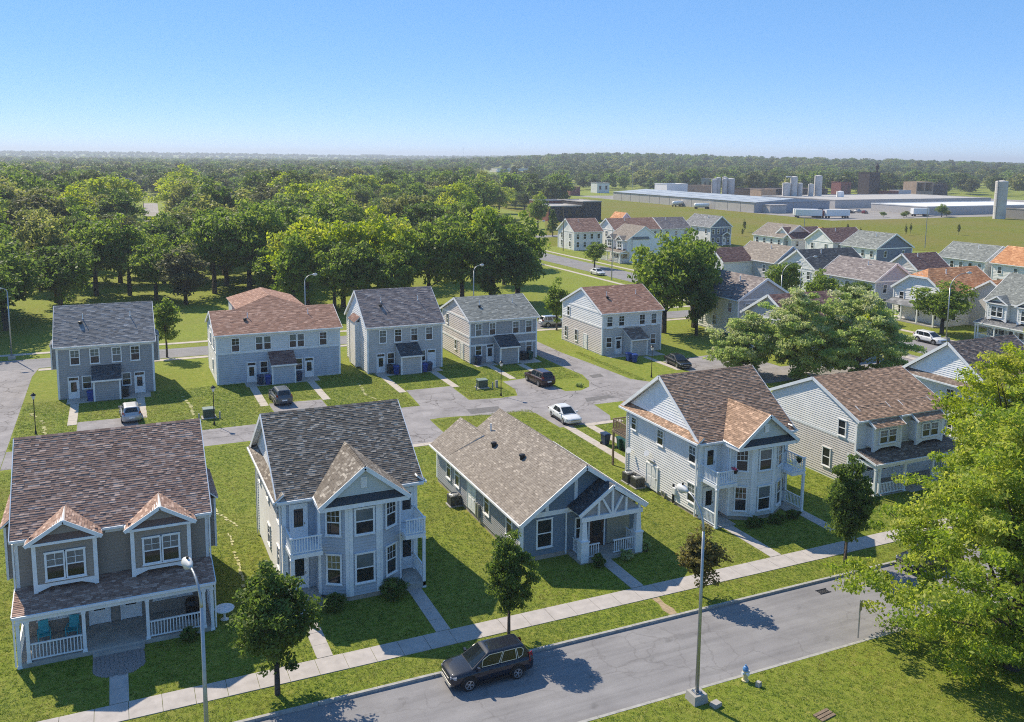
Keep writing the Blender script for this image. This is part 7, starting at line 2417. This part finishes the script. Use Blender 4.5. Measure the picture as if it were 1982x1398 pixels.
def block_building(label, x0, x1, y0, y1, h, mat, name='works_building', nwin=0, roofm=None, group='works buildings beyond the meadow'):
    Hh_ = thing(name, label, 'building', (x0, y0, 0), 0, group)
    w_, d = x1 - x0, y1 - y0
    box_obj('wall', 0, w_, 0, d, 0, h, mat, Hh_)
    pb_ = MB()
    pb_.box(-0.15, w_ + 0.15, -0.15, 0.25, h, h + 0.45)
    pb_.box(-0.15, w_ + 0.15, d - 0.25, d + 0.15, h, h + 0.45)
    pb_.box(-0.15, 0.25, 0.25, d - 0.25, h, h + 0.45)
    pb_.box(w_ - 0.25, w_ + 0.15, 0.25, d - 0.25, h, h + 0.45)
    pb_.obj('parapet', roofm or mat, Hh_)
    if roofm:
        box_obj('roof', 0.25, w_ - 0.25, 0.25, d - 0.25, h, h + 0.12, roofm, Hh_)
    for k in range(nwin):
        x = w_ * (k + 0.5) / nwin
        o = box_obj('window', x - 0.9, x + 0.9, -0.06, -0.002, h * 0.35, h * 0.75, GLASS, Hh_)
        box_obj('frame', x - 1.0, x + 1.0, -0.1, -0.061, h * 0.75, h * 0.78, mat, o)
        box_obj('sill', x - 1.0, x + 1.0, -0.14, -0.061, h * 0.32, h * 0.35, mat, o)
    return Hh_
DROOF = paint('pale_flat_roof', (0.42, 0.40, 0.38), 0.9, 0.15, 0.2)
b1 = block_building('brick works with a shade darkened front, red end and pale flat roof by the meadow', 168.0, 183.6, 332, 349, 6.2, BRICK_SHADE, 'works_building', 4, DROOF)
box_obj('brick_end', -0.25, -0.01, 0.3, 16.7, 0, 6.0, BRICK, b1)
block_building('taller brick block coloured dark for shade adjoining the red ended works', 183.7, 192.6, 331, 351, 8.0, BRICK_SHADE, 'works_building', 0, DROOF)
block_building('low brick annex behind the shade darkened block', 172.0, 186.0, 352, 360, 7.6, BRICK, 'works_building', 4, DROOF)
block_building('dark sooty tower of the works behind the yard', 474.5, 484.5, 452, 462, 18.6, SOOT, 'works_tower', 0)
cp = thing('works_chimney', 'thin dark stack rising at the corner of the sooty tower', 'chimney', (486.5, 457, 0))
b = MB()
b.lathe([(0.7, 0), (0.6, 21.0), (1.3, 21.2), (1.4, 23.4), (0.5, 24.6), (0.3, 25.4)], 12)
b.obj('stack', SOOT, cp)
block_building('small red brick tower house left of the sooty tower', 512.5, 523.0, 516, 526, 10.2, BRICK, 'works_tower', 2)
block_building('maroon shed at the foot of the sooty tower', 484, 497, 447, 455, 6.0, BRICK, 'works_shed', 2)
block_building('pale sheet metal shed beside the maroon shed', 497.5, 509, 447, 455, 6.5, paint('sheet_metal', (0.45, 0.46, 0.48), 0.5), 'works_shed', 0)
rb = thing('ruined_building', 'tan roofless building shell with two open bays and a dark burnt annex', 'building', (540.5, 470, 0))
for q in ((0, 17.5, 0, 12, 0, 5.0), (0, 1.0, 0, 12, 5.0, 11.0), (8.2, 9.2, 0, 12, 5.0, 11.0), (16.5, 17.5, 0, 12, 5.0, 11.0), (0, 17.5, 0, 12, 11.0, 11.8)):
    box_obj('wall', *q, TAN, rb)
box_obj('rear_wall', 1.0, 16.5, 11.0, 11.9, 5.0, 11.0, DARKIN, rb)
box_obj('burnt_annex', 17.6, 34, 1, 12, 0, 9.8, SOOT, rb)
for k in range(6):
    beam_obj('roof_truss', (18 + k * 2.8, 3, 9.8), (20.5 + k * 2.8, 3, 11.8 - 0.2 * k), 0.4, 0.4, SOOT, rb)
MEMB = paint('white_membrane_roof', (0.74, 0.73, 0.71), 0.8, 0.08, 0.1)
block_building('low white roofed shed at the right end of the yard', 372, 470, 316, 352, 4.0, WPAN, 'works_shed', 0, MEMB)
block_building('long low works hall with a pale weathered roof behind the yard', 372, 500, 378, 440, 4.4, WPAN, 'works_shed', 0, DROOF)
block_building('low grey brick workshop right of the lone silo', 392, 440, 276, 290, 4.6, paint('grey_block', (0.30, 0.28, 0.26), 0.9, 0.2), 'works_shed', 5)
block_building('dark low hall behind the left silos', 395, 455, 470, 500, 7.0, SOOT, 'works_building', 6)
block_building('pink washed block left of the dark low hall', 384, 396, 455, 466, 7.5, TAN, 'works_building', 0)
block_building('white shed on the warehouse roof line by the left silos', 345, 362, 505, 520, 9.6, MEMB, 'works_shed', 0)
block_building('tan flat shed right of the white shed on the skyline of the warehouse', 362.5, 385, 508, 520, 8.4, TAN, 'works_shed', 0)
def trailer(label, x0, x1, y, group='white trailers at the warehouse', tank=False, ang=None):
    L = abs(x1 - x0)
    Tt = thing('truck_trailer', label, 'trailer', (x0, y, 0), 0 if ang is None else ang, group)
    if tank:
        t = MB()
        t.tube([(0, 0, 2.1), (0.5, 0, 2.1), (L - 0.5, 0, 2.1), (L, 0, 2.1)], [0.7, 1.15, 1.15, 0.7], 14)
        t.obj('tank', WHITE, Tt, True)
    else:
        box_obj('box', 0, L, -1.25, 1.25, 1.2, 4.0, WHITE, Tt)
        box_obj('doors', L + 0.01, L + 0.06, -1.15, 1.15, 1.3, 3.9, PALE, Tt)
    box_obj('chassis', 0.3, L - 0.2, -0.5, 0.5, 0.85, 1.05, BLACK, Tt)
    for xx in (L * 0.12, L * 0.82, L * 0.92):
        for s in (-1, 1):
            w_ = MB()
            w_.tube([(xx, s * 0.8, 0.5), (xx, s * 1.2, 0.5)], 0.5, 12)
            w_.obj('wheel', RUBBER, Tt)
    return Tt
trailer('long white box trailer parked at the near end of the warehouse', 291.0, 303.0, 320.5, ang=-0.62)
trailer('white box trailer with a maroon tractor beside it at the warehouse', 302.5, 315.5, 313.5, ang=-0.13)
trailer('second white trailer parked behind the long one at the warehouse', 294.0, 305.0, 325.0, ang=-0.60)
trailer('white tank trailer on the meadow side of the warehouse, left one', 288.8, 298.5, 416.0, tank=True, ang=0.4)
trailer('white tank trailer on the meadow side of the warehouse, right one', 288.0, 296.5, 395.0, tank=True, ang=-0.25)
trailer('white trailer standing alone in the overgrown yard edge', 357.0, 365.5, 312.0, ang=-0.25)
tq = thing('truck_tractor', 'maroon truck tractor between the two white trailers', 'truck', (300.6, 315.4, 0), -0.2)
box_obj('cab', 0, 2.2, -1.2, 1.2, 0.9, 3.6, paint('maroon_truck', (0.20, 0.03, 0.025), 0.4), tq)
box_obj('bonnet', -1.4, -0.01, -0.9, 0.9, 0.9, 2.2, bpy.data.materials['maroon_truck'], tq)
box_obj('windscreen', -0.05, -0.005, -1.0, 1.0, 2.35, 3.3, CARGLASS, tq)
for xx in (-0.7, 1.6):
    for s in (-1, 1):
        w_ = MB()
        w_.tube([(xx, s * 0.8, 0.5), (xx, s * 1.15, 0.5)], 0.5, 12)
        w_.obj('wheel', RUBBER, tq)
cols = ('black', 'grey', 'white', 'silver', 'dark', 'red', 'white', 'black', 'silver')
for i, (x, y) in enumerate(((322, 341), (327, 344), (333, 338), (338, 347), (345, 340), (351, 336), (331, 352), (342, 356), (356, 345))):
    car('%s car in the gravel yard, %s' % (('black', 'grey', 'white', 'silver', 'dark blue', 'red', 'white', 'black', 'silver')[i], ('leftmost of the row', 'second of the front row', 'third of the front row', 'in the second row middle', 'fourth of the front row', 'rightmost of the front row', 'at the back left', 'at the back middle', 'farthest right')[i]), x, y, random.uniform(-0.5, 0.5), CP[cols[i]], 'suv' if i % 2 else 'sedan', detail=False, group='cars in the gravel yard', z=0.02)
for i, (x, y, h, ws) in enumerate(((368, 304, 6.5, 1.1), (350, 309, 3.2, 1.3), (345, 306, 2.6, 1.6), (374, 306, 3.4, 1.5), (338, 312, 2.8, 1.5), (521, 470, 6.0, 1.4), (530, 474, 5.0, 1.4))):
    tree('broad', i, x, y, h, ws, 'mid' if i % 2 == 0 else 'olive', 'tree growing at the near edge of the gravel yard' if i == 0 else 'low scrub tree growing in the works yard', None if i == 0 else 'scrub trees of the works yard')
# houses and halls glimpsed in the woods
far_house('white house with a dark roof standing among the woods left of centre', 39.0, 55.0, 446.0, 455.0, 5.0, 8.2, 'x', W['vwhite'], SHI['black'], W['vwhite'], ns=4, nw=2, group='houses glimpsed in the woods')
far_house('pale house with a blue grey roof in the woods behind the pale road', -6.0, 12.0, 640.0, 650.0, 6.0, 10.5, 'x', W['vwhite'], SHI['grey'], W['vwhite'], ns=4, nw=2, group='houses glimpsed in the woods')
far_house('small white house by the lone yellow green tree', 108.0, 117.0, 272.0, 282.0, 4.0, 6.6, 'x', W['vwhite'], SHI['rust'], W['vwhite'], ns=2, nw=2, group='houses glimpsed in the woods')
far_house('cream house with a brown roof by the dark conifers', 158.0, 166.0, 392.0, 402.0, 6.0, 9.5, 'y', W['white'], SHI['brown'], gable=W['white'], west=W['white'], ns=2, nw=2, group='houses glimpsed in the woods')
block_building('long pale hall with a saw roof at the foot of the far hill', 520, 590, 1200, 1230, 11.0, MEMB, 'far_hall', 0, DROOF, 'halls glimpsed in the woods')
block_building('low red roofed hall right of the conifers', 470, 500, 930, 950, 8.0, BRICK, 'far_hall', 0, BRICK, 'halls glimpsed in the woods')
block_building('small round cornered red shed beyond the meadow', 300, 308, 560, 568, 6.0, BRICK, 'far_hall', 0, None, 'halls glimpsed in the woods')
block_building('white house block at the left end of the warehouse', 345, 356, 600, 610, 7.5, MEMB, 'far_hall', 2, DROOF, 'halls glimpsed in the woods')
block_building('pale blocks behind the silos among trees', 455, 475, 620, 632, 10.0, DROOF, 'far_hall', 4, DROOF, 'halls glimpsed in the woods')
block_building('pink brown hall on the far left horizon', 1480, 1640, 5600, 5640, 40.0, TAN, 'far_hall', 0, MEMB, 'halls glimpsed in the woods')
mt = thing('radio_mast', 'thin radio mast on the centre of the horizon', 'mast', (1670, 4300, 0))
b = MB()
b.tube([(0, 0, 0), (0, 0, 82)], [1.0, 0.6], 6)
b.obj('mast', GALV, mt)

# ------------------------------------------------------------------ air
hz = MB()
hz.box(-12500, 12500, -2500, 12000, -3, 88)
ho = bpy.data.objects.new('haze', None)
bpy.data.objects.remove(ho)
hm = bpy.data.materials.new('haze_air')
hm.use_nodes = True
t = hm.node_tree
t.nodes.remove(t.nodes['Principled BSDF'])
pv = nd(t, 'ShaderNodeVolumePrincipled')
pv.inputs['Color'].default_value = (0.80, 0.88, 1.0, 1)
pv.inputs['Density'].default_value = 0.00021
pv.inputs['Anisotropy'].default_value = 0.2
t.links.new(pv.outputs[0], t.nodes['Material Output'].inputs['Volume'])
hz.obj('haze', hm, None, kind='stuff')
print('TREES', NTREE[0], 'mass', len(ind) - NIND - 8, 'objs', len(bpy.data.objects))
